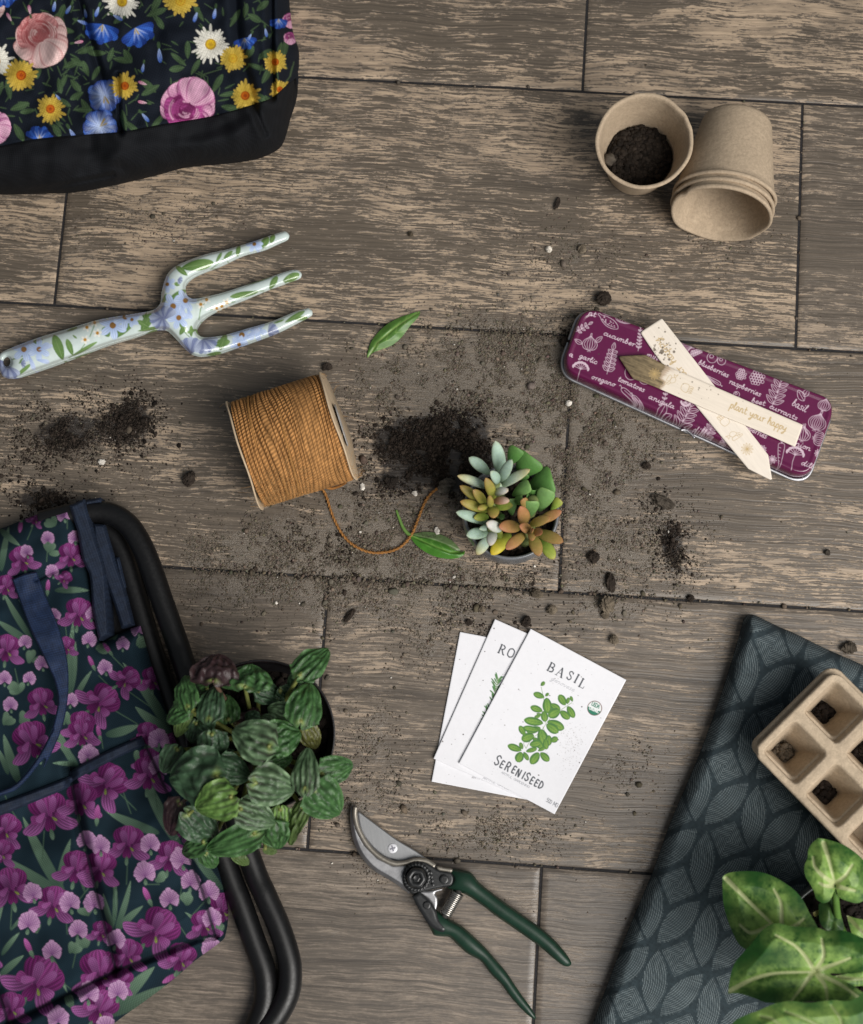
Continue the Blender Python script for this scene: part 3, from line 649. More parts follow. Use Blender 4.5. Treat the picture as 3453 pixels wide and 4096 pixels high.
    top = np.concatenate([spl([tuple(p) for p in FB_SEAM], 6, False)[::-1], spl(c1([(-420, -500, 1), (1640, -500, 1), (1632, -40), (1645, 120), (1660, 200), (1688, 290), (1682, 400), (1671, 440)]), 6, False)[0:]])
    top = np.concatenate([spl([tuple(p) for p in FB_SEAM], 6, False), spl(c1([(1671, 440), (1682, 400), (1688, 290), (1660, 200), (1645, 120), (1632, -40), (1640, -500, 1), (-420, -500, 1)]), 6, False)[1:]])
    bot = np.concatenate([spl([tuple(p) for p in FB_SEAM], 6, False), spl(c1([(1671, 440), (1665, 500), (1650, 600), (1605, 790), (1575, 838), (1500, 880), (1400, 908), (1230, 928), (1050, 945), (880, 990), (600, 1055), (420, 1085), (250, 1092), (100, 1096), (-420, 1100, 1)]), 6, False)[1:]])
    sheet('printed_panel', [top], 2.5, zf, m, t, lambda u, v: cv.sample(u, v), skirt=.0008)
    def bcol(u, v):
        c = np.tile([.0085, .0092, .0110], (len(u), 1)); return c*(1+.25*(vnoise(u, v, 30, 2)-.5))[:, None]
    sheet('base_band', [bot], 2.8, lambda u, v, d, p: zf(u, v, d, p)+.0004, attr_mat('black_canvas', .85, .12, weave=.14, wper=.0021, wang=.95), t, bcol, skirt=.0008)
bag_black()
# ================================================================== flowered hand fork
def hand_fork():
    L = spl(c2([(0,742),(60,708),(200,655),(350,610),(520,560),(700,530),(800,510),(838,475),(845,420),(860,360),(885,310),(930,275),(1000,245),(1090,215),(1200,190),(1330,150),(1430,115),(1490,100),(1512,118),(1505,140),(1460,160),(1380,195),(1270,225),(1160,275),(1080,305),(1010,335),(975,365),(970,400),(980,435),(1010,452),(1080,440),(1180,415),(1300,375),(1420,335),(1500,308),(1550,300),(1576,318),(1570,342),(1510,365),(1400,405),(1280,455),(1190,490),(1110,525),(1060,555),(1032,590),(1032,625),(1055,650),(1100,652),(1180,640),(1300,605),(1420,570),(1540,520),(1612,500,1),(1632,515),(1630,538),(1560,575),(1450,630),(1330,675),(1230,710),(1140,740),(1060,752),(1010,745),(960,705),(920,660),(880,622),(850,612),(800,615),(700,650),(560,690),(400,750),(250,805),(150,840),(80,866),(40,866),(12,850),(-6,800)]), 5)
    a = np.linspace(0, 2*np.pi, 20, endpoint=False); hx, hy = one(c2, 36, 780); H = np.stack([hx+15*np.cos(a), hy+20*np.sin(a)], 1)
    cv = Canvas(-40, 900, 1290, 1540, 1.8, (.58, .67, .65)); k = 1350/1764.; rr = random.Random(3)
    def lf(x, y, a, l, w, c=(.08, .16, .04), c2_=(.17, .29, .09)): X, Y = one(c2, x, y); cv.petal(X, Y, math.radians(a), l*k, w*k, c, c2_, .6, 2.2, .7, .22, 7); cv.line([(X, Y), (X+math.cos(math.radians(a))*l*k*.9, Y+math.sin(math.radians(a))*l*k*.9)], 2, (.25, .36, .15), .7)
    def star(x, y, s, a=0, S_=1.35, c0=(.33, .44, .68), c1_=(.52, .62, .82)):
        X, Y = one(c2, x, y); s *= S_
        for i in range(6): cv.petal(X, Y, a+i*1.047, s*k, s*.62*k, c0, c1_, .6, 3, .6, .2, 3, rim=(.36, .46, .72))
        cv.disc(X, Y, s*.22*k, (.24, .12, .03))
    def bell(x, y, a, l, w=26): X, Y = one(c2, x, y); cv.petal(X, Y, math.radians(a), l*k, w*k, (.30, .40, .66), (.55, .64, .84), .7, 5, .5, .2, 4)
    def dark(x, y, s, a):
        X, Y = one(c2, x, y)
        for i in range(7): cv.petal(X, Y, math.radians(a)+(i-3)*.33, s*k, s*.42*k, (.12, .14, .26), (.20, .24, .40) if i % 2 else (.42, .48, .62), .8, 6, .5, .3, 4)
    def tiny(x, y, s=24):
        X, Y = one(c2, x, y)
        for i in range(5): cv.petal(X, Y, i*1.257+x, s*k, s*.6*k, (.75, .72, .6), (.8, .8, .74), .6, 3, .6)
        cv.disc(X, Y, s*.36*k, (.45, .22, .03))
    def stem(pts): cv.line(c2(pts), 3.2, (.14, .25, .08))
    stem([(360,760),(420,720),(450,680)]); stem([(470,650),(490,600),(500,570)]); stem([(1100,300),(1160,250),(1230,210)]); stem([(1040,560),(1050,500),(1080,460)]); stem([(1380,410),(1330,410)]); stem([(1100,510),(1180,480),(1230,465)]); stem([(1030,700),(1080,690),(1120,720)]); stem([(960,620),(1000,660),(1040,690)])
    for q in [(330,770,-110,140,75),(380,745,-110,90,45),(100,730,-60,50,60),(150,690,-20,80,30),(380,750,-30,150,28),(570,650,-120,60,60),(590,660,-40,150,60),(740,620,-60,110,70),(780,600,-150,70,40),(760,560,-100,60,40),(720,620,-10,130,26),(950,290,-10,170,85),(980,330,-140,80,40),(1170,240,-40,60,30),(1130,260,-60,60,24),(1240,230,-80,60,36),(1190,255,60,50,20),(1365,190,-60,75,55),(1415,160,-70,50,40),(880,460,-30,110,50),(850,480,-70,60,26),(1010,450,-120,60,40),(940,380,-160,30,30),(1350,415,170,150,46),(1280,380,-20,170,26),(1410,400,-60,80,46),(1480,360,-25,95,60),(1490,370,-60,50,30),(1110,690,-10,95,60),(1150,720,-70,90,55),(1070,650,-140,60,40),(940,640,-60,60,40),(960,620,-110,60,26),(1000,650,-90,60,30),(1030,610,160,60,24),(1350,630,-80,60,40),(1490,575,-30,120,38),(1540,560,-10,70,30),(1430,580,-20,60,16),(1080,745,-10,80,26),(80,860,-40,110,30),(100,790,-50,40,20),(60,770,-20,70,16),(350,620,-20,60,20),(380,640,40,30,14),(520,570,-30,40,16)]: lf(*q)
    for q in [(125,715,50),(205,715,46),(590,590,56),(655,545,50),(690,560,30),(905,490,52),(970,460,46),(935,550,46),(1340,615,44),(1265,640,50),(1330,165,34),(875,375,34),(1250,690,36)]: star(*q, a=rr.random())
    for q in [(150,740,70,90),(200,720,-20,80),(190,770,10,70),(700,545,-25,70),(950,480,80,70),(980,500,70,60),(1290,650,-30,80),(1310,620,-40,60),(1345,160,60,40)]: bell(*q)
    dark(0, 770, 60, 90); dark(40, 800, 80, 95); dark(860, 560, 75, -95); dark(850, 545, 70, 120); dark(1000, 740, 90, -110); dark(1060, 660, 80, 60); dark(1400, 630, 60, -10); dark(930, 350, 26, 20); dark(110, 790, 26, 0)
    for q in [(455,600),(510,630),(445,665),(495,575),(1050,480),(1185,470),(1135,500),(1080,455),(1160,490)]: tiny(*q)
    for _ in range(160):
        x, y = rr.uniform(-10, 1600), rr.uniform(100, 860); X, Y = one(c2, x, y); cv.disc(X, Y, rr.uniform(.8, 1.6), (.35, .36, .33), al=.5)
    t = thing('hand_fork', 'flower-printed metal hand fork with three tines', 'garden fork', P(500, 1300, 0))
    def zf(u, v, d, ph):
        cz = .0115 + .006*np.exp(-((u-660)/150)**2); q = ph*mpx(.01)
        top = cz + q*.92; bot = cz - q*.92
        return top, np.maximum(bot, .0006)
    m = attr_mat('enamel_print', .16, .5, coat=.6, var=.05)
    kx = one(c2, 838, 0)[0]
    # handle and head split at the neck
    def split(lo):
        q = [p for p in L]; out = []
        for a_, b_ in zip(L, np.roll(L, -1, 0)):
            ia, ib = (a_[0] < kx) == lo, (b_[0] < kx) == lo
            if ia: out.append(a_)
            if ia != ib: f = (kx-a_[0])/(b_[0]-a_[0]); out.append(a_+f*(b_-a_))
        return np.array(out)
    full = sheet('handle', [L, H], 2.6, zf, m, t, lambda u, v: cv.sample(u, v), both=True, phi=True, iters=220)
    # divide the finished surface into handle and fork head
    me = full.data; co = np.empty(len(me.vertices)*3, np.float32); me.vertices.foreach_get('co', co); co = co.reshape(-1, 3)+ORG[full]
    cc = np.empty(len(me.vertices)*4, np.float32); me.color_attributes['Col'].data.foreach_get('color', cc); cc = cc.reshape(-1, 4)
    ps = [np.array(p.vertices) for p in me.polygons]; xs = P(kx, 1240, .01)[0]
    A = [p for p in ps if co[p, 0].mean() < xs]; B = [p for p in ps if co[p, 0].mean() >= xs]
    bpy.data.objects.remove(full)
    def sub(nm, fs):
        q = np.unique(np.concatenate(fs)); mp = -np.ones(len(co), int); mp[q] = np.arange(len(q)); f3 = [mp[f] for f in fs if len(f) == 3]; f4 = [mp[f] for f in fs if len(f) == 4]
        return mk(nm, co[q], [np.array(f3)]*(len(f3) > 0)+[np.array(f4)]*(len(f4) > 0), m, t, cc[q])
    sub('handle', A); sub('fork_head', B)
hand_fork()
# ================================================================== paper pots
def pulp_mat(name, col, seed=0):
    n = NT(name); o = n.obj(); a = n.noise(n.scale(o, (1, 1, 1), (seed, 0, 0)), 420, 5, .7, .6); b = n.noise(o, 70, 4, .6); f = n.noise(n.scale(o, (1, 1, 2.6)), 900, 3, .6, 1.5)
    c = n.mix(n.ss(a, .3, .7), tuple(x*.82 for x in col), tuple(min(1, x*1.12) for x in col)); c = n.mix(n.ss(b, .35, .65, 0, .35), c, tuple(x*.8 for x in col)); c = n.mix(n.ss(f, .68, .74, 0, .45), c, tuple(x*.45 for x in col))
    n.b(Base_Color=c, Roughness=.92); n.set(n.bsdf, 'Specular IOR Level', .2)
    n.bump(n.m('ADD', n.m('MULTIPLY', a, .7), n.m('MULTIPLY', b, 1.2)), .55, .0012); return n.mat
PULP = pulp_mat('paper_pulp', (.44, .345, .245)); PULP2 = pulp_mat('tray_pulp', (.45, .36, .26), 3)
def pot_prof(rb, rt, h, th, lip=.0012):
    out = [(0, 0), (rb*.5, 0), (rb-.004, 0), (rb-.001, .0012), (rb, .004)]
    for i in range(1, 15): s = i/15; out.append((rb+(rt-rb)*s, .004+(h-.004)*s))
    out += [(rt+.0002, h-.0035), (rt+lip, h-.0028), (rt+lip*1.2, h-.0012), (rt+lip*.8, h-.0002), (rt-th*.4, h), (rt-th, h-.001)]
    for i in range(14, 0, -1): s = i/15; out.append((rb+(rt-rb)*s-th, .004+(h-.004)*s))
    out += [(rb-th-.001, .0032), (rb*.5, .002), (0, .002)]
    return out
def pot_wob(seed, amp=.0009, ell=0.0, ang=0.0, dents=()):
    r = np.random.default_rng(seed); ph = r.uniform(0, 6.28, 8); am = r.uniform(.3, 1, 8)
    def w(R, H, A):
        g = np.zeros_like(R)
        for i in range(8): g += am[i]*np.sin(A*(i+2)+ph[i]+H*60*(i % 3))*amp*.45/(1+i*.3)
        k = np.clip(H/.06, 0, 1); R2 = R + g*k*np.clip(R/.01, 0, 1)
        R2 = R2*(1+ell*np.cos(2*(A-ang))*k)
        for a0, wd, dp in dents: R2 = R2 - dp*np.exp(-(((A-a0+np.pi) % (2*np.pi)-np.pi)/wd)**2)*k**3
        return R2, H + g*.6*k
    return w
def soil_disc(name, parent, centre, R, h, seed, col=(.021, .016, .0125), n=520, rs=.0016, axis=None, bulge=.004):
    rng = np.random.default_rng(seed); a = np.linspace(0, 2*np.pi, 40, endpoint=False); rad = np.linspace(0, 1, 12)
    RR, A = np.meshgrid(rad, a, indexing='ij'); Z = h+bulge*(1-RR**2)+rng.normal(0, .0006, RR.shape)
    V1 = np.stack([RR*R*np.cos(A), RR*R*np.sin(A), Z], -1).reshape(-1, 3); F1 = gridF(12, 40, False, True)
    q = np.sqrt(rng.random(n))*.97*R; b = rng.uniform(0, 6.28, n); r = np.clip(rs*np.exp(rng.normal(0, .5, n)), .0003, rs*2.6)
    V2, F2 = grains(np.stack([q*np.cos(b), q*np.sin(b), h+bulge*(1-(q/R)**2)-r*.3], 1), r, rng)
    c = np.concatenate([np.tile(col, (len(V1), 1))*.6, np.repeat(np.array(col)*rng.uniform(.5, 1.6, (n, 1)), 12, 0)])
    V, F = join([(V1, F1), (V2, F2)])
    if axis is not None: V = V @ np.array(Vector((0, 0, 1)).rotation_difference(Vector([float(t) for t in axis])).to_matrix()).T
    return mk(name, V+np.array(centre), F, soil_dark, parent, c)
def paper_pots():
    hz = .066; rc = P(*one(cD, 1316, 291), hz); bc = P(*one(cD, 1300, 343), 0.002); ax = rc-bc; L = np.linalg.norm(ax); ax /= L
    rt = 101*DS*mpx(hz); rb = rt*.70; tl = math.acos(ax[2])
    bc = bc + np.array([0, 0, rb*math.sin(tl)+.0012])
    t = thing('paper_pot', 'upright brown paper pulp pot holding dark soil', 'plant pot', bc, None)
    V, F = lathe(pot_prof(rb, rt, L, .0016), 96, bc, ax, pot_wob(3, .0006, .008, 1.0, [(.75, .22, .0012), (.40, .12, .0008)]))
    mk('cup', V, F, PULP, t)
    soil_disc('soil', t, bc, rb*1.146-.0034, L*.34, 5, n=1900, rs=.00105, axis=ax)
    v, f = ico2(2); q = P(*one(c3, 383, 620), .034); v = v*(1+.12*np.sin(v@np.array([3., 5., 2.])))[:, None]
    o = mk('pebble', v*.0048+q, f, soil_dry, None, np.tile([.085, .072, .058], (len(v), 1))); tag(o, 'small grey brown pebble on the soil inside the upright paper pot', 'pebble')
    # three nested pots lying on their side
    r2 = 105*DS*mpx(.036); rb2 = r2*.72
    top = P(*one(cD, 1507, 249), rb2+.003); mouth = P(*one(cD, 1473, 440), r2+.0038); ax = mouth-top; Lh = np.linalg.norm(ax); ax /= Lh
    Lp = Lh-.0135
    for i, (off, lab, sd) in enumerate([(0, 'outermost brown paper pot of the nested stack lying on its side', 11), (.0065, 'middle paper pot of the nested stack, only its rim showing', 12), (.013, 'innermost paper pot of the nested stack, with its open mouth showing', 13)]):
        q = mouth + ax*(off-.0130); bse = q-ax*Lp
        t = thing('paper_pot', lab, 'plant pot', bse, 'paper pots nested on their side')
        V, F = lathe(pot_prof(rb2, r2+.0002*i, Lp, .0014), 96, bse, ax, pot_wob(sd, .0010, .02, .5+i*.4, [(2.4 if i == 2 else 4, .12, .0022)]))
        mk('cup', V, F, PULP, t)
paper_pots()
# ================================================================== purple tin with printed lid
def rrect(c, rad, n=10):
    c = [np.array(q, float) for q in c]; out = []
    for i in range(4):
        p, a, b = c[i], c[i-1], c[(i+1) % 4]; da = (a-p)/np.linalg.norm(a-p); db = (b-p)/np.linalg.norm(b-p)
        for t in np.linspace(0, 1, n):
            s, e = p+da*rad, p+db*rad; out.append((1-t)**2*s+2*t*(1-t)*(p+(s-p)*.12)+t*t*e)
    return np.array(out)
def tin():
    zt = .021; k = 1200/1764.
    cs = c4([(196, 92), (1700, 660), (1528, 1135), (56, 478)]); L = rrect(cs, 92*k*1.15)
    bg = np.array((.105, .008, .052)); cv = Canvas(2200, 1180, 3400, 1950, 1.45, bg); W = (.60, .46, .54); lw = 2.0
    def ln(pts, w=lw, al=.92, closed=False, smooth=True):
        p = [tuple(q) for q in pts]
        if smooth and len(p) > 2: p = [tuple(q) for q in spl(p, 6, closed)]
        if closed: p = p+[p[0]]
        cv.line(c4(p), w, W, al)
    def tr(x, y, a, s):
        a = math.radians(a); ca, sa = math.cos(a)*s, math.sin(a)*s
        return lambda pts: [(x+px*ca-py*sa, y+px*sa+py*ca) for px, py in pts]
    def oval(f, cx, cy, rx, ry, n=14, w=lw): ln(f([(cx+rx*math.cos(t), cy+ry*math.sin(t)) for t in np.linspace(0, 2*np.pi, n, endpoint=False)]), w, closed=True)
    def leafo(f, x, y, a, l, wd, vein=True):
        a = math.radians(a); ca, sa = math.cos(a), math.sin(a); g = lambda p: f([(x+q[0]*ca-q[1]*sa, y+q[0]*sa+q[1]*ca) for q in p])
        ln(g([(0, 0), (l*.35, -wd/2), (l*.75, -wd*.35), (l, 0), (l*.75, wd*.35), (l*.35, wd/2)]), closed=True)
        if vein: ln(g([(0, 0), (l*.85, 0)]), 1.8)
    def word(t, x, y, x2, y2, xh=14.5, w=2.5): X, Y = one(c4, x, y); X2, Y2 = one(c4, x2, y2); write(cv, t, X, Y, X2-X, Y2-Y, xh*k*1.12, w, (.66, .52, .60), fit=math.hypot(X2-X, Y2-Y), slant=.12)
    def cucumber(x, y, a, s, n=1):
        f = tr(x, y, a, s); ln(f([(-62, -14), (-30, -24), (20, -26), (55, -14), (66, 4), (40, 20), (0, 26), (-40, 16), (-66, 0), (-84, -6), (-80, -14)]), closed=True); ln(f([(-40, 8), (0, 16), (40, 8)]), 1.8)
        for i in range(16): q = f([(random.uniform(-50, 50), random.uniform(-16, 14))])[0]; cv.disc(*one(c4, *q), 1.9, W)
    def slice_(x, y, a, s):
        f = tr(x, y, a, s); oval(f, 0, 0, 50, 22); oval(f, 0, 2, 40, 15)
        for i in range(10): q = f([(26*math.cos(i*.63), 9*math.sin(i*.63))])[0]; cv.disc(*one(c4, *q), 2.2, W)
    def bulb(x, y, a, s, n=5):
        f = tr(x, y, a, s)
        ln(f([(0, -70), (-8, -45), (-40, -20), (-52, 10), (-36, 38), (0, 46), (36, 38), (52, 10), (40, -20), (8, -45), (6, -70)]), closed=True)
        for i in range(n): q = (i-(n-1)/2)/(n/2); ln(f([(q*4, -52), (q*38, -15), (q*46, 10), (q*22, 42)]), 1.9)
        for i in (-1, 0, 1): ln(f([(i*4, 46), (i*10, 58)]), 1.6)
    def umbel(x, y, a, s):
        f = tr(x, y, a, s); ln(f([(0, 95), (-4, 40), (0, 0)]))
        for i in range(7):
            q = (i-3)*.38; e = (48*math.sin(q), -48*math.cos(q)+8); ln(f([(0, 0), (e[0]*.5, e[1]*.6), e]), 1.9)
            for j in range(5): b = (e[0]+12*math.sin(q+(j-2)*.6), e[1]-12*math.cos(q+(j-2)*.6)); ln(f([e, b]), 1.5, smooth=False); cv.disc(*one(c4, *f([b])[0]), 3.1, W)
    def sprig(x, y, a, s, n=5, l=44, wd=22):
        f = tr(x, y, a, s); ln(f([(0, 80), (4, 20), (0, -70)]))
        for i in range(n):
            t = 60-i*130/n
            for sg in (-1, 1): leafo(f, 1, t, -90+sg*55, l*(1-.06*i), wd)
        leafo(f, 0, -66, -90, l, wd)
    def berry(x, y, a, s, r=13):
        f = tr(x, y, a, s)
        for i in range(-2, 3):
            for j in range(-2, 3):
                if abs(i)+abs(j) < 4: oval(f, i*15+(j % 2)*7, j*14, 9, 9, 8, 1.9)
        ln(f([(-24, -36), (-8, -46), (0, -36), (10, -48), (26, -34)]))
    def ring(x, y, s):
        f = tr(x, y, 0, s); oval(f, 0, 0, 30, 30); oval(f, -4, -8, 12, 10); ln(f([(-14, -10), (-4, -24), (8, -8)]), 1.8)
    def pepper(x, y, a, s): f = tr(x, y, a, s); ln(f([(-80, -18), (-60, -24), (-20, -18), (60, 6), (84, 22), (50, 22), (-20, 16), (-66, 8), (-82, -4)]), closed=True); ln(f([(-60, -10), (0, 2), (60, 16)]), 1.8); ln(f([(-80, -12), (-100, -26), (-104, -18)])); ln(f([(-20, -12), (30, 4), (64, 16)]), 1.6)
    def carrot(x, y, a, s):
        f = tr(x, y, a, s); ln(f([(-20, -70), (0, -80), (20, -70), (16, 0), (4, 80), (-2, 80), (-16, 0)]), closed=True)
        for i in range(5): ln(f([(-14, -50+i*22), (-2, -48+i*22)]), 1.6)
        for q in (-1, 0, 1): ln(f([(0, -78), (q*14, -104)]))
    cucumber(348, 205, 33, .95); slice_(437, 188, 12, 1.0); slice_(345, 145, 14, .8)
    bulb(236, 328, 8, .85); sprig(195, 235, 60, .6, 3); leafo(tr(190, 330, 0, 1), 0, 0, -150, 50, 24); leafo(tr(190, 340, 0, 1), 80, -20, -40, 50, 24)
    sprig(355, 430, 14, 1.0); umbel(180, 480, 12, .85); sprig(527, 300, 6, .9, 6, 22, 9); oval(tr(478, 500, 0, 1), 0, 0, 36, 42); oval(tr(560, 520, 0, 1), 0, 0, 40, 48)
    pepper(480, 640, 32, .9); pepper(530, 680, 38, .75); ln([(180, 570), (250, 600), (360, 640)]); ln([(240, 590), (300, 600), (365, 630)])
    for i in range(5): ln([(240+i*26, 595+i*10), (250+i*26, 575+i*10)])
    sprig(795, 760, 30, 1.05, 4, 70, 26); sprig(680, 620, 10, .6, 3, 30, 14); leafo(tr(640, 760, 0, 1), 0, 0, -60, 90, 50); leafo(tr(660, 770, 0, 1), 0, 0, -20, 60, 40); sprig(940, 840, 30, .8, 4, 60, 20)
    umbel(800, 670, 190, .5); ring(955, 412, 1); ring(1010, 430, .8); bulb(800, 345, 100, .7, 6); sprig(860, 380, 70, .5); berry(1122, 512, 15, .75); berry(1215, 532, 10, 1.05); sprig(1335, 620, 20, 1.1, 4, 60, 22); leafo(tr(1495, 665, 0, 1), 0, 0, -120, 70, 40); leafo(tr(1495, 640, 0, 1), 0, 0, -60, 50, 34)
    bulb(1575, 790, 22, 1.0, 7); bulb(1490, 860, 10, .85, 5); bulb(1590, 890, 100, .8, 6); bulb(1615, 690, 20, .7); carrot(1357, 985, 6, .9); umbel(1442, 985, 14, .95); pepper(960, 545, 200, .6); ring(1098, 628, .6)
    for q in [(1310, 1010), (1250, 950), (1030, 900), (1580, 975)]:
        f = tr(*q, 20, 1)
        for i in range(9): leafo(f, 0, 0, i*40, 24, 9, False)
    for i in range(4): ln([(1490+i*4, 800+i*14), (1500+i*8, 830+i*14)])
    word('nt', 228, 160, 266, 172); word('cucumber', 314, 276, 495, 346); word('garlic', 172, 410, 273, 450); word('a', 112, 400, 132, 410); word('oregano', 243, 534, 380, 582); word('tomatoes', 398, 546, 552, 614); word('arugula', 580, 650, 728, 712)
    word('dill', 840, 845, 912, 870, 18); word('blueberries', 872, 448, 1046, 528); word('raspberries', 1052, 560, 1236, 640); word('basil', 1422, 690, 1503, 732, 22); word('beet', 1185, 672, 1262, 694); word('currants', 1290, 706, 1450, 780); word('onion', 1420, 916, 1530, 960); word('dill', 1478, 1040, 1546, 1066); word('strawberries', 1090, 800, 1270, 888, 18); word('mint', 568, 408, 650, 432, 18)
    rr = random.Random(8)
    for _ in range(40): X, Y = one(c4, rr.uniform(120, 1600), rr.uniform(150, 1080)); cv.disc(X, Y, rr.uniform(.9, 2.4), (.06, .045, .035))
    t = thing('seed_tin', 'purple tin with white vegetable line drawings and plant names', 'tin', P(*one(c4, 880, 610)), None)
    def zf(u, v, d, ph): q = np.clip(d/15, 0, 1); return .0135+(zt-.0135)*np.sqrt(np.clip(1-(1-q)**2, 0, 1)) - .0006*np.clip((d-20)/10, 0, 1)
    sheet('lid', [L], 1.9, zf, attr_mat('tin_print', .27, .5, coat=.4, var=.04), t, lambda u, v: cv.sample(u, v), skirt=.0082, ortho=zt)
    cen = L.mean(0)
    steel = simple('tin_steel', (.42, .42, .44), .42, .95, var=.08, vscale=150)
    L2 = cen+(L-cen)*np.array([1.008, 1.020]); z0 = .0062
    W2 = PN(L2[:, 0], L2[:, 1], zt); rim = [np.array([q[0], q[1], z0]) for q in W2]+[np.array([W2[0][0], W2[0][1], z0])]
    mk('rolled_rim', *tube(rim, .0013, 10, False), steel, t)
    n = len(W2); V = np.concatenate([np.c_[W2[:, :2], np.full(n, .0005)], np.c_[W2[:, :2]*.0+W2[:, :2], np.full(n, .0082)]]); ce = W2[:, :2].mean(0); V[:n, :2] = ce+(V[:n, :2]-ce)*.985; V[n:, :2] = ce+(V[n:, :2]-ce)*.99
    mk('base', V, [gridF(2, n, False, True), np.array([np.arange(n)[::-1]])] if False else gridF(2, n, False, True), steel, t)
    hg = [P(*one(c4, x, y), .009) for x, y in [(770, 838), (800, 838), (830, 860), (850, 885)]]
    mk('hinge', *tube(spl3(hg, 6), .0011, 8), steel, t)
tin()
def plant_markers():
    k = 1200/1764.; gold = (.47, .33, .14)
    def grainc(cv, seed, ang):
        h, w = cv.a.shape[:2]; X, Y = np.meshgrid(cv.x0+np.arange(w)*cv.res, cv.y0+np.arange(h)*cv.res); ca, sa = math.cos(ang), math.sin(ang)
        g = vnoise(X*ca+Y*sa, (-X*sa+Y*ca)*14, 60, seed)*.6+vnoise(X*ca+Y*sa, (-X*sa+Y*ca)*9, 22, seed+1)*.4
        cv.a *= (1+.13*(g-.5))[..., None]; return X, Y, g
    def serif(cv, t, x, y, x2, y2, xh): X, Y = one(c4, x, y); X2, Y2 = one(c4, x2, y2); ang = math.atan2(Y2-Y, X2-X); F = math.hypot(X2-X, Y2-Y); write(cv, t, X, Y, X2-X, Y2-Y, xh*k, 2.9, gold, fit=F, al=.9); write(cv, t, X+1.6*math.cos(ang), Y+1.6*math.sin(ang), X2-X, Y2-Y, xh*k, 2.4, gold, fit=F, al=.6)
    def doodles(cv, cx, cy, ang, s=1.0):
        ca, sa = math.cos(ang), math.sin(ang); f = lambda pts: c4([(cx+(x*ca-y*sa)*s, cy+(x*sa+y*ca)*s) for x, y in pts]); l = lambda p, c=False: cv.line([tuple(q) for q in spl(f(p), 6, c)]+([tuple(spl(f(p), 6, c)[0])] if c else []), 1.9, gold, .8)
        for i in range(11): a = i*.571; l([(0, 0), (26*math.cos(a-.14), 26*math.sin(a-.14)), (36*math.cos(a), 36*math.sin(a)), (26*math.cos(a+.14), 26*math.sin(a+.14))], True)
        l([(95, -34), (105, -26), (104, -4), (88, 34), (82, 30), (84, -10), (88, -30)], True); l([(90, 6), (100, 4)]); l([(88, 18), (97, 16)])
        l([(118, 10), (134, -2), (136, -20), (124, -30), (108, -20), (106, 0), (114, 10)], True); l([(122, -30), (114, -48), (126, -44), (136, -54), (128, -30)]); l([(112, 10), (102, 28)])
        l([(190, -20), (226, -22), (228, 24), (192, 22), (184, 4)], True)
        for i in range(4): l([(228, -16+i*11), (244, -22+i*12), (258, -18+i*12), (240, -8+i*11)])
    # lower marker
    O = c4([(537, 265, 1), (545, 255), (645, 190), (658, 184), (668, 193), (900, 490), (1160, 825), (1284, 985, 1), (1306, 1126, 1), (1296, 1129), (1166, 1064, 1), (860, 695), (655, 440), (540, 275)])
    cv = Canvas(2540, 1260, 3110, 1940, 1.5, (.75, .675, .585)); grainc(cv, 21, .93); serif(cv, 'plant your happy', 962, 712, 640, 296, 25); doodles(cv, 1160, 950, math.radians(-129))
    rr = random.Random(2)
    for _ in range(70): x, y = rr.gauss(670, 45), rr.gauss(350, 55); X, Y = one(c4, x, y); cv.disc(X, Y, abs(rr.gauss(0, 2.2))+.8, (.10, .075, .05), al=.85)
    m = attr_mat('birch_wood', .6, .3, bump=.12, bscale=1200)
    def zlo(u, v, d, p): return .0224+.00035*(vnoise(u, v, 200, 3)) - .0004*np.clip(1-d/4, 0, 1)
    o = sheet('plant_marker', [spl(O, 5)], 1.9, zlo, m, None, lambda u, v: cv.sample(u, v), skirt=.0211); tag(o, 'clean pale wooden plant marker lying crosswise under the stained one', 'plant marker', 'wooden plant markers')
    O = c4([(410, 405, 1), (430, 403), (562, 396, 1), (700, 466), (1100, 640), (1484, 806, 1), (1487, 812), (1442, 936, 1), (1200, 830), (930, 718), (600, 575), (490, 536, 1), (412, 418)])
    cv = Canvas(2450, 1400, 3240, 1810, 1.5, (.73, .65, .55)); X, Y, g = grainc(cv, 25, .41)
    d0 = one(c4, 690, 500); ca, sa = math.cos(.41), math.sin(.41); al = (X-d0[0])*ca+(Y-d0[1])*sa; ac = -(X-d0[0])*sa+(Y-d0[1])*ca; al = al+vnoise(X, Y, 26, 4)*34-20+vnoise(ac*3, al*.4, 9, 5)*10-(ac > 5)*2
    st = np.clip(-al/10, 0, 1); dirt = vnoise(X*ca+Y*sa, (-X*sa+Y*ca)*8, 30, 9)*.7+vnoise(X, Y, 7, 5)*.3
    ci = np.array((.30, .225, .125))*(1-dirt[..., None]*.75)*(.62+.5*np.clip(1+al/190, 0, 1))[..., None]
    cv.a = cv.a*(1-st[..., None])+ci*st[..., None]; ed = np.exp(-(al/7)**2)[..., None]*.55; cv.a = cv.a*(1-ed)+np.array((.26, .13, .035))*ed
    serif(cv, 'plant your happy', 1056, 706, 1384, 846, 25); doodles(cv, 615, 508, math.radians(24), .95)
    for _ in range(40): x, y = rr.gauss(800, 200), rr.gauss(580, 60); X_, Y_ = one(c4, x, y); cv.disc(X_, Y_, abs(rr.gauss(0, 1.3))+.7, (.12, .09, .06), al=.7)
    o = sheet('plant_marker', [spl(O, 5)], 1.9, lambda u, v, d, p: .0246+.0003*vnoise(u, v, 200, 5)-.0004*np.clip(1-d/4, 0, 1), m, None, lambda u, v: cv.sample(u, v), skirt=.0232); tag(o, 'wooden plant marker with soil-stained pointed tip lying on top', 'plant marker', 'wooden plant markers')
plant_markers()
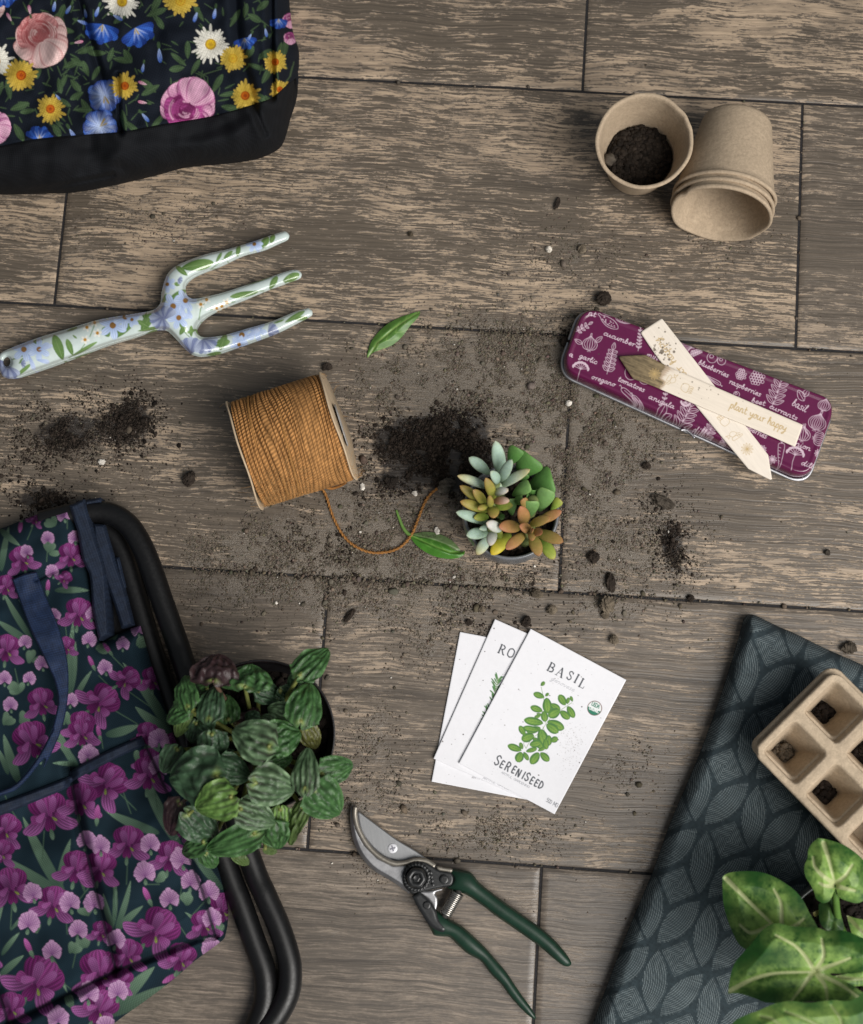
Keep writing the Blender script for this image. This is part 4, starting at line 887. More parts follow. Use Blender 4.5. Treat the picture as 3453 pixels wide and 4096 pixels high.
# ================================================================== twine spool
def spool():
    R = .0425; a = P(989, 1820, R); b = P(1353, 1705, R); ax = (b-a); Ls = np.linalg.norm(ax); ax /= Ls
    t = thing('twine_spool', 'spool of fuzzy brown jute twine with cardboard flanges', 'twine spool', (*(((a+b)/2)[:2]), 0))
    q = np.array(Vector((0, 0, 1)).rotation_difference(Vector([float(x) for x in ax])).to_matrix())
    def place(V): return V @ q.T + a
    rng = np.random.default_rng(2)
    nz, na = 620, 420; z = np.linspace(.001, Ls-.001, nz); A = np.linspace(0, 2*np.pi, na, endpoint=False); Z, AA = np.meshgrid(z, A, indexing='ij')
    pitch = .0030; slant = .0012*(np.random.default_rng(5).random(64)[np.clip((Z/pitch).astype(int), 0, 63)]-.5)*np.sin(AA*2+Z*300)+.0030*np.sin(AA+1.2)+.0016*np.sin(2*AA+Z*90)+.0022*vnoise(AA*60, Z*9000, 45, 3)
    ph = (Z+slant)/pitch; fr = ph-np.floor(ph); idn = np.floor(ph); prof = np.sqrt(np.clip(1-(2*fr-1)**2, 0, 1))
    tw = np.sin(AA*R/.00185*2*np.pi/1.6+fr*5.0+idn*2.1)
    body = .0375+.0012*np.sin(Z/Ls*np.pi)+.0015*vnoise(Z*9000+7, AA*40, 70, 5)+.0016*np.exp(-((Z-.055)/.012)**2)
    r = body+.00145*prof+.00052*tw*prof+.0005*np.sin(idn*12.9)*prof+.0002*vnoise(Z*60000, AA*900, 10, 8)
    r = np.minimum(r, .0415)
    V = np.stack([r*np.cos(AA), r*np.sin(AA), Z], -1).reshape(-1, 3)
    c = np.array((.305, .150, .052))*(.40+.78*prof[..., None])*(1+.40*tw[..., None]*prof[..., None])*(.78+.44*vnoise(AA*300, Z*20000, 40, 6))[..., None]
    jute = attr_mat('jute', .85, .15, var=.15, bump=.4, bscale=3500)
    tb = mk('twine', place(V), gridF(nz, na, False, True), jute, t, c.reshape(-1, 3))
    fib = []
    for i in range(9):
        z0 = rng.uniform(.006, Ls-.020) if i < 5 else Ls-.016+rng.uniform(-.006, .004); dz = rng.uniform(.004, .012)*rng.choice([-1, 1]) if i < 5 else rng.uniform(.004, .009); a0 = rng.uniform(0, 6.28); sp_ = rng.uniform(2.2, 3.6)
        tt = np.linspace(0, 1, 90); rr_ = .0388+.0016*np.sin(tt*np.pi)**.4; aa = a0+tt*sp_; zz = np.clip(z0+dz*tt, .003, Ls-.003)
        for ph_ in (0, np.pi):
            w_ = tt*sp_*R/.0034*2*np.pi+ph_; ro = rr_+.0006*np.cos(w_); zo = zz+.0006*np.sin(w_)
            fib.append(tube(np.stack([ro*np.cos(aa), ro*np.sin(aa), zo], 1), .00078, 6, False))
    V, F = join(fib); mk('crossing_strands', place(V), F, jute, tb, np.tile((.30, .15, .048), (len(V), 1))*(.8+.4*rng.random((len(V), 1)))); fib = []
    for i in range(4200):
        zz = rng.uniform(.002, Ls-.002); aa = rng.uniform(-2.2, 2.2)+1.57*0; l = rng.uniform(.004, .013); r0 = .0393+rng.uniform(-.0004, .0006)
        p = []; d = rng.normal(size=2)
        for s in np.linspace(0, 1, 5): p.append(((r0+rng.uniform(.2, 1.0)*.0022*math.sin(s*3.0))*math.cos(aa+d[0]*s*l/.04), (r0+.0018*math.sin(s*3.0))*math.sin(aa+d[0]*s*l/.04), zz+d[1]*s*l*.6))
        fib.append(tube(p, .000085, 3, False))
    V, F = join(fib); mk('jute_fibres', place(V), F, attr_mat('jute_fibre', .8, .2), tb, np.tile((.42, .24, .095), (len(V), 1)))
    up_ = np.array([0, 0, 1.0]) @ q; UA = math.atan2(up_[1], up_[0])
    card = simple('cardboard', (.52, .40, .27), .85, 0, .25, .1, 300, .12)
    for off, sg in ((-.0016, -1), (Ls, 1)):
        prof_ = [(.010, off), (R-.0006, off), (R, off+.0004), (R, off+.0009), (R-.0005, off+.0012), (.010, off+.0012)]
        V, F = lathe(prof_, 96, (0, 0, 0), None, lambda R_, H, A_: (R_, H+.0009*np.sin(A_*2+.5)*R_/.04+.0004*np.sin(A_*5)*R_/.04-(R_*(np.cos(A_-UA)-.2)*.075 if sg > 0 else 0))); f = mk('flange', place(V), F, card, t)
    V, F = lathe([(.0165, Ls+.0022), (.0160, Ls+.0030), (.0120, Ls+.0031), (.0112, Ls+.0024), (.006, Ls+.0022), (0, Ls+.0022)], 48); mk('core_ring', place(V), F, simple('grey_card', (.30, .29, .28), .6), t)
    V, F = lathe([(.0115, .002), (.0115, Ls+.001)], 40); mk('core_tube', place(V), F, card, t)
    # loose end: two plies twisted together
    pts = [(*one(c5, x, y), h) for x, y, h in [(700, 815, .020), (735, 880, .007), (765, 930, .0016), (800, 1040, .0012), (850, 1150, .0012), (910, 1230, .0012), (990, 1285, .0012), (1080, 1312, .0012), (1170, 1308, .0012), (1250, 1282, .0013), (1310, 1230, .0022), (1350, 1170, .003), (1385, 1080, .0022), (1425, 980, .0014), (1465, 920, .0018), (1512, 880, .004)]]
    p = spl3([PN(x, y, h) for x, y, h in pts], 26); s = np.r_[0, np.cumsum(np.linalg.norm(np.diff(p, axis=0), axis=1))]
    T = np.gradient(p, axis=0); T /= np.linalg.norm(T, axis=1)[:, None]; N = np.cross(T, [0, 0, 1]); N /= np.linalg.norm(N, axis=1)[:, None]; B = np.cross(T, N); parts = []
    for k in (0, np.pi): an = s/.0062*2*np.pi+k; parts.append(tube(p+.00048*(np.cos(an)[:, None]*N+np.sin(an)[:, None]*B)+np.array([0, 0, .0003]), .00064, 7))
    for i in range(260):
        j = rng.integers(4, len(p)-4); d = rng.normal(size=3)*.0016+T[j]*rng.uniform(.001, .003); d[2] = abs(d[2]); parts.append(tube([p[j], p[j]+d*.5+np.array([0, 0, .0004]), p[j]+d], .00005, 3, False))
    V, F = join(parts); mk('loose_end', V, F, jute, tb, np.tile((.30, .140, .042), (len(V), 1))*(.8+.4*rng.random((len(V), 1))))
    pp = [(*one(c5, x, y), h) for x, y, h in [(760, 760, .047), (740, 850, .030), (800, 880, .024), (880, 850, .028), (905, 815, .038), (850, 800, .045)]]
    p = spl3([PN(x, y, h) for x, y, h in pp], 10); V, F = tube(p, .0011, 8); mk('knot_loop', V, F, jute, tb, np.tile((.25, .11, .032), (len(V), 1)))
spool()
# ================================================================== basil leaves on the floor
LEAF = attr_mat('fresh_leaf', .38, .45, var=.12, trans=.18)
def flat_leaf(name, O, mid, label, light, dark, fold=None):
    L = spl(O, 6)
    md = np.array(mid)
    def zf(u, v, d, p): return .0009+.0032*np.clip(d/26, 0, 1)-.0012*np.exp(-(linedist(md, u, v)/6)**2)+.0012*vnoise(u, v, 40, 3)
    cv = Canvas(L[:, 0].min()-5, L[:, 1].min()-5, L[:, 0].max()+5, L[:, 1].max()+5, 1.5, dark)
    h, w = cv.a.shape[:2]; X, Y = np.meshgrid(cv.x0+np.arange(w)*cv.res, cv.y0+np.arange(h)*cv.res); cv.a *= (.85+.3*vnoise(X, Y, 25, 4))[..., None]
    cv.line(mid, 2.5, light, .8, 1.5)
    for i in range(1, 5):
        j = np.array(mid[0])*(1-i/5.5)+np.array(mid[-1])*(i/5.5); dr = np.array(mid[-1], float)-np.array(mid[0]); dr /= np.linalg.norm(dr); nn = np.array([-dr[1], dr[0]])
        for s in (-1, 1): cv.line([j, j+dr*22+nn*s*16, j+dr*46+nn*s*22], 1.2, light, .45, 1)
    return L, zf, cv
def basil():
    O = c6([(0, 0)]); O = [(x, y) for x, y in [(1470, 1430), (1478, 1385), (1500, 1345), (1545, 1300), (1600, 1270), (1650, 1253), (1680, 1246), (1672, 1270), (1640, 1305), (1610, 1345), (1570, 1380), (1520, 1400), (1490, 1412)]]
    m = [(1472, 1428), (1510, 1370), (1580, 1310), (1675, 1249)]
    L, zf, cv = flat_leaf('basil_leaf', O, m, '', (.28, .42, .12), (.085, .20, .035))
    o = sheet('basil_leaf', [L], 3, zf, LEAF, None, lambda u, v: cv.sample(u, v)); tag(o, 'single pointed green basil leaf above the twine spool', 'leaf')
    t = thing('basil_leaf', 'folded green basil leaf with its stalk under the twine', 'leaf', P(1720, 2160))
    O = c5([(1335, 1195), (1420, 1172), (1500, 1180), (1580, 1210), (1640, 1260), (1668, 1310), (1600, 1300), (1480, 1260), (1400, 1225)]); L, zf, cv = flat_leaf('', O, c5([(1340, 1195), (1660, 1300)]), '', (.24, .34, .16), (.14, .22, .085))
    for _ in range(60): x, y = one(c5, random.gauss(1450, 40), random.gauss(1200, 10)); cv.disc(x, y, random.uniform(.8, 2.4), (.05, .04, .03), al=.8)
    sheet('leaf_underside', [L], 3, zf, LEAF, t, lambda u, v: cv.sample(u, v))
    O = c5([(1330, 1195), (1400, 1212), (1480, 1222), (1560, 1252), (1620, 1290), (1668, 1306), (1698, 1298, 1), (1690, 1325), (1650, 1348), (1570, 1352), (1490, 1335), (1420, 1300), (1365, 1255)]); L, z2, cv2 = flat_leaf('', O, c5([(1340, 1200), (1480, 1262), (1600, 1310), (1690, 1302)]), '', (.20, .40, .08), (.065, .21, .025))
    sheet('blade', [L], 3, lambda u, v, d, p: z2(u, v, d, p)+.0022, LEAF, t, lambda u, v: cv2.sample(u, v), skirt=None)
    p = spl3([PN(*one(c5, x, y), h) for x, y, h in [(1236, 1026, .001), (1255, 1080, .0012), (1280, 1140, .0014), (1310, 1180, .0016), (1345, 1200, .0024)]], 8); V, F = tube(p, np.linspace(.0009, .0017, len(p)), 8); mk('stalk', V, F, LEAF, t, np.tile((.16, .30, .07), (len(V), 1)))
basil()
# ================================================================== seed packets
def packets():
    m = attr_mat('matt_card', .55, .35, var=.015); ink = (.055, .062, .075); wh = (.74, .74, .775)
    rr = random.Random(6)
    def make(tl, ang, label, z, draw, seed):
        a = math.radians(ang); k = 850/1764.; w, h = 900*k, 1264*k; o0 = one(c10, *tl); ex = np.array([math.cos(a), math.sin(a)]); ey = np.array([-math.sin(a), math.cos(a)])
        f = lambda x, y: tuple(np.array(o0)+ex*x*k+ey*y*k)      # packet's own coordinates in crop pixels, 900 x 1264
        c = [f(0, 0), f(900, 0), f(900, 1264), f(0, 1264)]; Q = np.array(c); cv = Canvas(*(Q.min(0)-4), *(Q.max(0)+4), 1.35, wh)
        draw(cv, f, ex, ey, k)
        for _ in range(60): x, y = f(rr.uniform(10, 890), rr.uniform(10, 1250)); cv.disc(x, y, abs(rr.gauss(0, .9))+.6, (.10, .08, .06), al=.8)
        for _ in range(6): x, y = f(rr.uniform(10, 890), rr.uniform(10, 1250)); cv.disc(x, y, rr.uniform(2, 3.4), (.06, .045, .035), ry=rr.uniform(1.5, 3))
        def zf(u, v, d, p):
            x = ((u-o0[0])*ex[0]+(v-o0[1])*ex[1])/(900*k); y = ((u-o0[0])*ey[0]+(v-o0[1])*ey[1])/(1264*k)
            return z+.0016*(x-.5)**2*(seed % 3)*.7+.0012*(y-.4)**2+.0004*vnoise(u, v, 150, seed)-.0002*np.clip(1-d/3, 0, 1)
        L = np.concatenate([np.linspace(c[i], c[(i+1) % 4], 12, endpoint=False) for i in range(4)])
        return tag(sheet('seed_packet', [L], 1.7, zf, m, None, lambda u, v: cv.sample(u, v), skirt=max(z-.0008, .0002)), label, 'seed packet', 'white seed packets fanned out')
    def txt(cv, f, ex, t, x, y, wd, xh, w, tab=CP, col=ink, **kw): X, Y = f(x, y); write(cv, t, X, Y, ex[0], ex[1], xh*.4819, w, col, tab, fit=wd*.4819, **kw)
    def serifcap(cv, f, ex, ey, ch, x, y, h):
        k = h/10.
        def l(pts, w):
            cv.line([f(x+px*k, y-py*k) for px, py in pts], max(w*k*.4819*1.1, 2.2), ink)
        sp = lambda pts: [tuple(q) for q in spl(pts, 6, False)]
        sf = lambda cx, cy: l([(cx-1.4, cy), (cx+1.4, cy)], .5)
        if ch == 'B': l([(1.5, .2), (1.5, 9.8)], 1.6); l([(.2, 9.8), (4, 9.8)], .6); l([(.2, .2), (4, .2)], .6); l(sp([(4, 9.8), (5.8, 8.6), (5.6, 6.4), (4, 5.3)]), 1.2); l([(1.5, 5.3), (4, 5.3)], .6); l(sp([(4, 5.3), (6.6, 4), (6.3, 1.2), (4, .2)]), 1.4)
        if ch == 'A': l([(.8, .2), (3.9, 10)], .7); l([(3.9, 9.6), (7.2, .2)], 1.6); l([(2, 3.6), (5.6, 3.6)], .5); sf(.8, .1); sf(7.2, .1)
        if ch == 'S': l(sp([(5.2, 8.2), (3.4, 9.8), (1.2, 8.6), (1.6, 6.4), (4.4, 4.4), (5.2, 2.2), (3.2, .2), (.8, 1.8)]), 1.15); l([(5.3, 9.7), (5.3, 7.4)], .5); l([(.7, 2.4), (.7, .2)], .5)
        if ch == 'I': l([(1.5, .2), (1.5, 9.8)], 1.6); sf(1.5, 9.8); sf(1.5, .2)
        if ch == 'L': l([(1.5, .2), (1.5, 9.8)], 1.6); sf(1.5, 9.8); l([(.1, .2), (6, .2)], .6); l([(6, .2), (6.3, 2.6)], .6)
        if ch == 'R': l([(1.5, .2), (1.5, 9.8)], 1.6); sf(1.5, .2); l([(.2, 9.8), (4, 9.8)], .6); l(sp([(4, 9.8), (5.9, 8.4), (5.5, 6.2), (3.8, 5.1)]), 1.3); l([(1.5, 5.1), (3.8, 5.1)], .6); l([(3.6, 5), (6.6, .4), (7.6, .2)], 1.3)
        if ch == 'O': l(sp([(4, 9.9), (1.4, 8.4), (.8, 5), (1.4, 1.6), (4, .1)]), 1.25); l(sp([(4, 9.9), (6.6, 8.4), (7.2, 5), (6.6, 1.6), (4, .1)]), 1.25)
    G0, G1, G2 = (.035, .12, .025), (.10, .24, .035), (.22, .36, .06)
    def basil_leaf(cv, f, ex, x, y, a, l, w):
        X, Y = f(x, y); A = math.radians(a)+math.atan2(ex[1], ex[0]); k = .4819
        w *= 1.35; cv.petal(X, Y, A, l*k, w*k, G0, G1, .5, 2.2, .65, .12, 4, rim=(.05, .15, .05)); cv.petal(X+1, Y+1, A, l*k*.9, w*k*.55, G1, G2, .5, 2.2, .7, .35, 6); cv.line([(X, Y), (X+math.cos(A)*l*k*.92, Y+math.sin(A)*l*k*.92)], 1.5, (.04, .12, .03), .8)
        for i in range(1, 5):
            q = i/5.5; bx, by = X+math.cos(A)*l*k*q, Y+math.sin(A)*l*k*q
            for s in (-.7, .7): cv.line([(bx, by), (bx+math.cos(A+s)*w*k*.34, by+math.sin(A+s)*w*k*.34)], 1.0, (.04, .13, .03), .6)
    # leaves of the picture as (x, y, angle, length, width) in the crop's pixels, turned into the packet's own axes
    def d_basil(cv, f, ex, ey, k):
        o0 = np.array(f(0, 0)); inv = lambda x, y: tuple(((np.array(one(c10, x, y))-o0) @ ex/k, (np.array(one(c10, x, y))-o0) @ ey/k)); ang0 = math.degrees(math.atan2(ex[1], ex[0]))
        for ch, x, y in (('B', 1008, 518), ('A', 1082, 556), ('S', 1168, 588), ('I', 1232, 618), ('L', 1270, 652)): serifcap(cv, f, ex, ey, ch, *inv(x, y), 76)
        txt(cv, f, ex, 'genovese', *inv(1044, 598), 214, 20, 1.3, GL, (.30, .31, .34), slant=.25)
        st = lambda pts: cv.line([tuple(q) for q in spl(c10(pts), 6, False)], 2.0, (.16, .28, .08))
        st([(840, 1170), (880, 1100), (960, 1030), (1010, 960), (1060, 900), (1130, 850), (1220, 790)]); st([(1000, 960), (1000, 850), (985, 750), (965, 660)]); st([(940, 1190), (970, 1130), (1000, 1060), (980, 990)]); st([(840, 1170), (820, 1130), (830, 1110)])
        for x, y, a, l, w in [(965, 650, -50, 45, 32),(990, 745, -160, 95, 52),(1000, 735, -40, 38, 26),(1000, 840, 170, 0.1, 1),(975, 860, -160, 105, 56),(1010, 750, 85, 130, 78),(1045, 800, 35, 95, 56),(1165, 810, -120, 100, 62),(1180, 800, -75, 55, 32),(1225, 780, -110, 48, 26),(1230, 800, 70, 0.1, 1),(1185, 820, 60, 110, 58),(1125, 860, 40, 100, 62),(1120, 850, 150, 110, 82),(985, 860, 80, 90, 60),(960, 895, 160, 55, 30),(975, 890, -170, 50, 20),(1020, 945, 25, 150, 80),(1010, 970, 35, 120, 74),(980, 960, 190, 160, 70),(960, 1000, 165, 120, 60),(910, 1010, 185, 100, 50),(880, 1040, 130, 0.1, 1),(905, 1060, 160, 110, 76),(950, 1020, 190, 140, 50),(830, 1060, -120, 90, 50),(960, 1010, 75, 150, 90),(1030, 1060, 95, 90, 60),(1045, 1110, -25, 65, 52),(900, 1080, 50, 120, 60),(1000, 1090, 85, 90, 50),(870, 1140, -10, 95, 64),(800, 1185, 200, 120, 60),(810, 1175, -110, 58, 34),(800, 1200, 110, 90, 72),(820, 1200, 60, 80, 38),(840, 1195, -15, 95, 40),(940, 1190, -25, 70, 30),(945, 1205, 125, 115, 72),(960, 1205, 45, 100, 60)]: basil_leaf(cv, f, ex, *inv(x, y), a-ang0, l, w)
        A0 = math.radians(29)
        def sx(x, y): return one(c10, x, y)
        sr = [('S', 572, 1298, 92), ('E', 622, 1322, 60), ('R', 662, 1346, 76), ('E', 720, 1366, 60), ('N', 752, 1394, 66), ('I', 806, 1420, 66), ('S', 824, 1430, 76), ('E', 870, 1456, 60), ('E', 908, 1476, 58), ('D', 940, 1494, 62)]
        for ch, x, y, h in sr: X, Y = sx(x, y); write(cv, ch, X, Y, math.cos(A0), math.sin(A0), h*k*.92, 5.4, ink, CP, sx=.62)
        txt(cv, f, ex, 'ARTFUL GARDENING', *inv(632, 1375), 262, 17, 1.2, CP, (.22, .23, .26)); X, Y = sx(1004, 1610); write(cv, '500 MG', X, Y, math.cos(A0), math.sin(A0), 34*k, 2.0, (.10, .11, .13), CP, fit=104*k)
        X, Y = sx(1409, 836); cv.disc(X, Y, 62*k, (.14, .05, .04)); cv.disc(X, Y, 56*k, (.74, .76, .76)); g = (.018, .17, .105)
        cv.poly([(X+57*k*math.cos(t), Y+57*k*math.sin(t)) for t in np.linspace(math.radians(28), math.radians(196), 24)], g)
        X1, Y1 = sx(1382, 812); write(cv, 'USDA', X1, Y1, math.cos(.43), math.sin(.43), 32*k, 2.8, g, CP, fit=66*k); X1, Y1 = sx(1362, 842); write(cv, 'ORGANIC', X1, Y1, math.cos(.43), math.sin(.43), 24*k, 2.4, (.78, .8, .8), CP, fit=86*k)
        for _ in range(240):
            x, y = rr.gauss(1210, 60), rr.gauss(1120, 110); X, Y = sx(x, y); cv.disc(X, Y, abs(rr.gauss(0, .7))+.5, (.22, .20, .18), al=.55)
    def d_ro(cv, f, ex, ey, k):
        o0 = np.array(f(0, 0)); inv = lambda x, y: tuple(((np.array(one(c10, x, y))-o0) @ ex/k, (np.array(one(c10, x, y))-o0) @ ey/k))
        serifcap(cv, f, ex, ey, 'R', *inv(600, 372), 76); serifcap(cv, f, ex, ey, 'O', *inv(672, 400), 76); txt(cv, f, ex, 'ARTFUL GARDENING', *inv(480, 1420), 300, 17, 1.2, CP, (.22, .23, .26))
        def nd(x, y, a, l): X, Y = one(c10, x, y); cv.petal(X, Y, math.radians(a), l*k, 14*k, (.10, .24, .07), (.06, .17, .06), .5, 3, .6, .2, 2)
        for sx0, sy0, n, ln in [(570, 790, 13, 70), (500, 1010, 12, 60), (640, 900, 10, 60)]:
            for i in range(n):
                x, y = sx0+i*3.0, sy0-i*16
                for s in (-1, 1): nd(x, y, -80+s*rr.uniform(24, 60), ln*rr.uniform(.7, 1.1))
            cv.line(c10([(sx0-10, sy0+40), (sx0+n*3, sy0-n*16)]), 2, (.2, .25, .1))
    def d_back(cv, f, ex, ey, k):
        o0 = np.array(f(0, 0)); inv = lambda x, y: tuple(((np.array(one(c10, x, y))-o0) @ ex/k, (np.array(one(c10, x, y))-o0) @ ey/k))
        txt(cv, f, ex, 'ARTFUL GARDENING', *inv(388, 1416), 300, 17, 1.3, CP, (.2, .2, .22))
    make((292, 203), 10.8, 'rearmost white seed packet, mostly covered by the others', .0011, d_back, 1)
    make((582, 97), 23.8, 'middle white seed packet lettered RO with a rosemary sprig', .0028, d_ro, 3)
    make((878, 177), 28.1, 'front white seed packet lettered BASIL with a basil drawing', .0044, d_basil, 4)
packets()
# ================================================================== secateurs
def secateurs():
    t = thing('secateurs', 'open pruning secateurs with dark green handles', 'secateurs', P(*one(c11, 700, 700)))
    steel = simple('blade_steel', (.36, .36, .37), .42, .9, var=.12, vscale=90, bump=.06, bscale=700)
    n = NT('brushed_steel'); o = n.obj(); r = n.add('VectorRotate', {'Vector': o, 'Angle': 1.35}, rotation_type='Z_AXIS').outputs[0]; q = n.noise(n.scale(r, (40, 2200, 1)), 1, 3); n.b(Base_Color=n.mix(q, (.27, .275, .285), (.42, .425, .43)), Metallic=.85, Roughness=.42); n.bump(q, .12, .0004); brushed = n.mat
    black = simple('black_plastic', (.016, .017, .018), .36, 0, .5, .2, 300, .05, 1500); green = simple('green_coating', (.007, .030, .017), .42, 0, .4, .12, 120, .06, 260, coat=.05)
    chrome = simple('spring_steel', (.42, .40, .37), .28, .95, var=.2, vscale=200); lipm = simple('ground_lip', (.30, .275, .235), .45, .7, var=.15, vscale=500)
    pf = lambda pts, n=6: spl(c11(pts), n)
    def plate(name, pts, z0, z1, mat, par, edge=8, step=3.2, bev=.5):
        return sheet(name, [pf(pts)], step, lambda u, v, d, p: z0+(z1-z0)*np.sqrt(np.clip(1-(1-np.clip(d/edge, 0, 1))**2, 0, 1)*bev+(1-bev)), mat, par, None, skirt=z0)
    plate('cutting_blade', [(146, 165, 1), (300, 280), (420, 368), (560, 452), (680, 540, 1), (660, 640), (560, 640), (420, 520), (330, 490), (230, 400), (165, 290)], .0035, .0062, brushed, t, 3)
    hook = [(118, 118), (136, 138), (143, 165), (160, 270), (220, 380), (300, 462), (400, 512), (480, 508), (540, 490), (620, 500), (700, 560, 1), (640, 700), (500, 748, 1), (430, 692), (350, 642), (240, 572), (150, 462), (102, 330), (90, 200), (98, 135)]
    inner = np.array(c11([(130, 130), (128, 190), (146, 275), (206, 390), (292, 478), (396, 530), (484, 525), (545, 508), (625, 515), (690, 560)]))
    L = pf(hook)
    def zf(u, v, d, p):
        q = linedist(inner, u, v); base = .0070+.0028*np.clip(d/14, 0, 1); return base-.0011*np.exp(-((q-9)/4.5)**2)+.0016*np.exp(-(q/6.5)**2)
    blade = sheet('hook_blade', [L], 2.6, zf, steel, t, None, skirt=.0055)
    lip = spl(c11([(128, 135), (124, 190), (142, 278), (203, 394), (290, 482), (396, 534), (484, 530), (546, 512), (626, 519), (688, 556)]), 6, False)
    lp = [P(x, y, .0100) for x, y in lip]; mk('blade_lip', *tube(lp, .0019, 8), lipm, blade)
    # white rivet with a cross slot
    def cyl(name, x, y, r, z0, z1, mat, par, n=32, bev=.0004, col=None):
        c = P(*one(c11, x, y), z1); R = r*1000/1764*mpx(z1); V, F = lathe([(R, z0), (R, z1-bev), (R-bev, z1), (R*.5, z1), (0, z1)], n, (c[0], c[1], 0)); return mk(name, V, F, mat, par)
    def cross(name, x, y, r, z, mat, par, ang=.3):
        c = P(*one(c11, x, y), z); R = r*1000/1764*mpx(z); parts = []
        for a in (ang, ang+np.pi/2):
            ca, sa = math.cos(a), math.sin(a); w = R*.24; Q = [(-R, -w), (R, -w), (R, w), (-R, w)]; parts.append((np.array([[c[0]+x_*ca-y_*sa, c[1]+x_*sa+y_*ca, z+(a > 1)*.00005] for x_, y_ in Q]), np.array([[0, 1, 2, 3]])))
        V, F = join(parts); return mk(name, V, F, mat, par, smooth=False)
    rv = cyl('rivet', 390, 430, 33, .006, .0068, simple('white_rivet', (.72, .72, .76), .3, .1), t); cross('rivet_slot', 390, 430, 20, .00695, simple('slot_grey', (.2, .2, .24), .5), rv)
    # handles
    H1 = pf([(790, 582), (850, 580), (930, 594), (965, 625), (1000, 670), (1080, 735), (1200, 825), (1330, 915), (1440, 995), (1540, 1085), (1620, 1180), (1652, 1240), (1632, 1262), (1590, 1255), (1520, 1202), (1440, 1132), (1330, 1052), (1200, 962), (1100, 892), (1010, 822), (900, 752), (780, 708), (800, 680), (815, 640)])
    H2 = pf([(640, 905), (690, 870), (730, 888), (790, 928), (880, 980), (980, 1068), (1060, 1148), (1130, 1230), (1190, 1300), (1250, 1390), (1310, 1478), (1370, 1560), (1400, 1618), (1390, 1636), (1340, 1602), (1270, 1532), (1210, 1462), (1160, 1392), (1080, 1312), (1010, 1222), (920, 1172), (850, 1112), (790, 1056), (740, 1050), (684, 1042), (664, 1012), (640, 960)])
    def hz(zc):
        def f(u, v, d, ph): q = ph*mpx(.01); return zc+q*.95, np.maximum(zc-q*.8, .0005)
        return f
    sheet('handle', [H1], 2.8, hz(.0092), green, t, None, both=True, phi=True, iters=160); sheet('handle', [H2], 2.8, hz(.0080), green, t, None, both=True, phi=True, iters=160)
    # pivot plate, nut, screws, catch
    pv = plate('pivot_plate', [(460, 640), (466, 590), (490, 548), (540, 522), (610, 526), (660, 550), (700, 575), (745, 590), (800, 600), (822, 640), (806, 690), (740, 706), (660, 722), (600, 738), (540, 756), (500, 730), (468, 690)], .0085, .0128, black, t, 8)
    c = P(*one(c11, 560, 632), .0128); R = 96*1000/1764*mpx(.0128)
    pr = [(R, .0120), (R*1.0, .0142), (R*.93, .0148), (R*.80, .0149), (R*.74, .0142), (R*.72, .0136)]
    V, F = lathe(pr, 96, (c[0], c[1], 0), None, lambda R_, H, A: (R_*(1+.045*np.sign(np.sin(A*24))*(R_ > R*.9)), H)); mk('toothed_ring', V, F, black, t)
    V, F = lathe([(R*.74, .0130), (R*.72, .0205), (R*.62, .0222), (R*.40, .0226), (R*.36, .0215), (0, .0215)], 60, (c[0], c[1], 0), None, lambda R_, H, A: (R_*(1-.07*np.abs(np.sin(A*3+.4))**2), H)); nut = mk('pivot_nut', V, F, black, t)
    V, F = lathe([(R*.28, .0214), (R*.27, .0226), (R*.2, .0229), (R*.12, .0226), (0, .0225)], 6, (c[0], c[1], 0)); mk('nut_bolt', V, F, black, nut, smooth=False)
    for i in range(4):
        x, y = 660+i*5, 600+i*28; V, F = lathe([(14*.567*mpx(), .0128), (12*.567*mpx(), .0146), (0, .0148)], 4, (*P(*one(c11, x, y), .0128)[:2], 0)); mk('catch_tooth', V, F, black, pv, smooth=False)
    s1 = cyl('screw', 753, 650, 31, .0128, .0146, black, t); cross('screw_slot', 753, 650, 20, .0147, simple('slot_black', (.004, .004, .004), .6), s1)
    plate('catch_plate', [(528, 768, 1), (578, 735, 1), (640, 790), (692, 862), (715, 930), (766, 988), (758, 1015), (735, 1020), (690, 1002), (640, 962), (600, 900), (560, 835)], .0105, .0150, black, t, 14)
    s2 = cyl('screw', 632, 832, 27, .0148, .0160, black, t); cross('screw_slot', 632, 832, 18, .0161, simple('slot_black', (.004, .004, .004), .6), s2)
    plate('catch_lever', [(560, 735), (640, 730), (720, 715), (740, 722), (690, 745), (705, 780), (706, 830), (690, 868), (668, 830), (640, 790), (600, 760)], .009, .0118, steel, t, 8); plate('handle_collar', [(700, 556), (760, 566), (810, 574), (806, 600), (760, 594), (712, 585)], .0085, .0122, lipm, t, 6)
    a, b = P(*one(c11, 850, 740), .0095), P(*one(c11, 765, 892), .0095); d = b-a; Ls = np.linalg.norm(d); d /= Ls; N = np.cross(d, [0, 0, 1]); B = np.cross(d, N); u = np.linspace(0, 1, 260); wv = 2*np.pi*u*13; rad = 42*1000/1764*mpx(.01)
    mk('spring', *tube(a+d*(u*Ls)[:, None]+rad*(np.cos(wv)[:, None]*N+np.sin(wv)[:, None]*B), .00072, 7), chrome, t)
    V, F = tube([a-d*.002, b+d*.004], rad*.55, 16); mk('spring_pin', V, F, simple('spring_core', (.1, .095, .09), .5, .6), t)
secateurs()
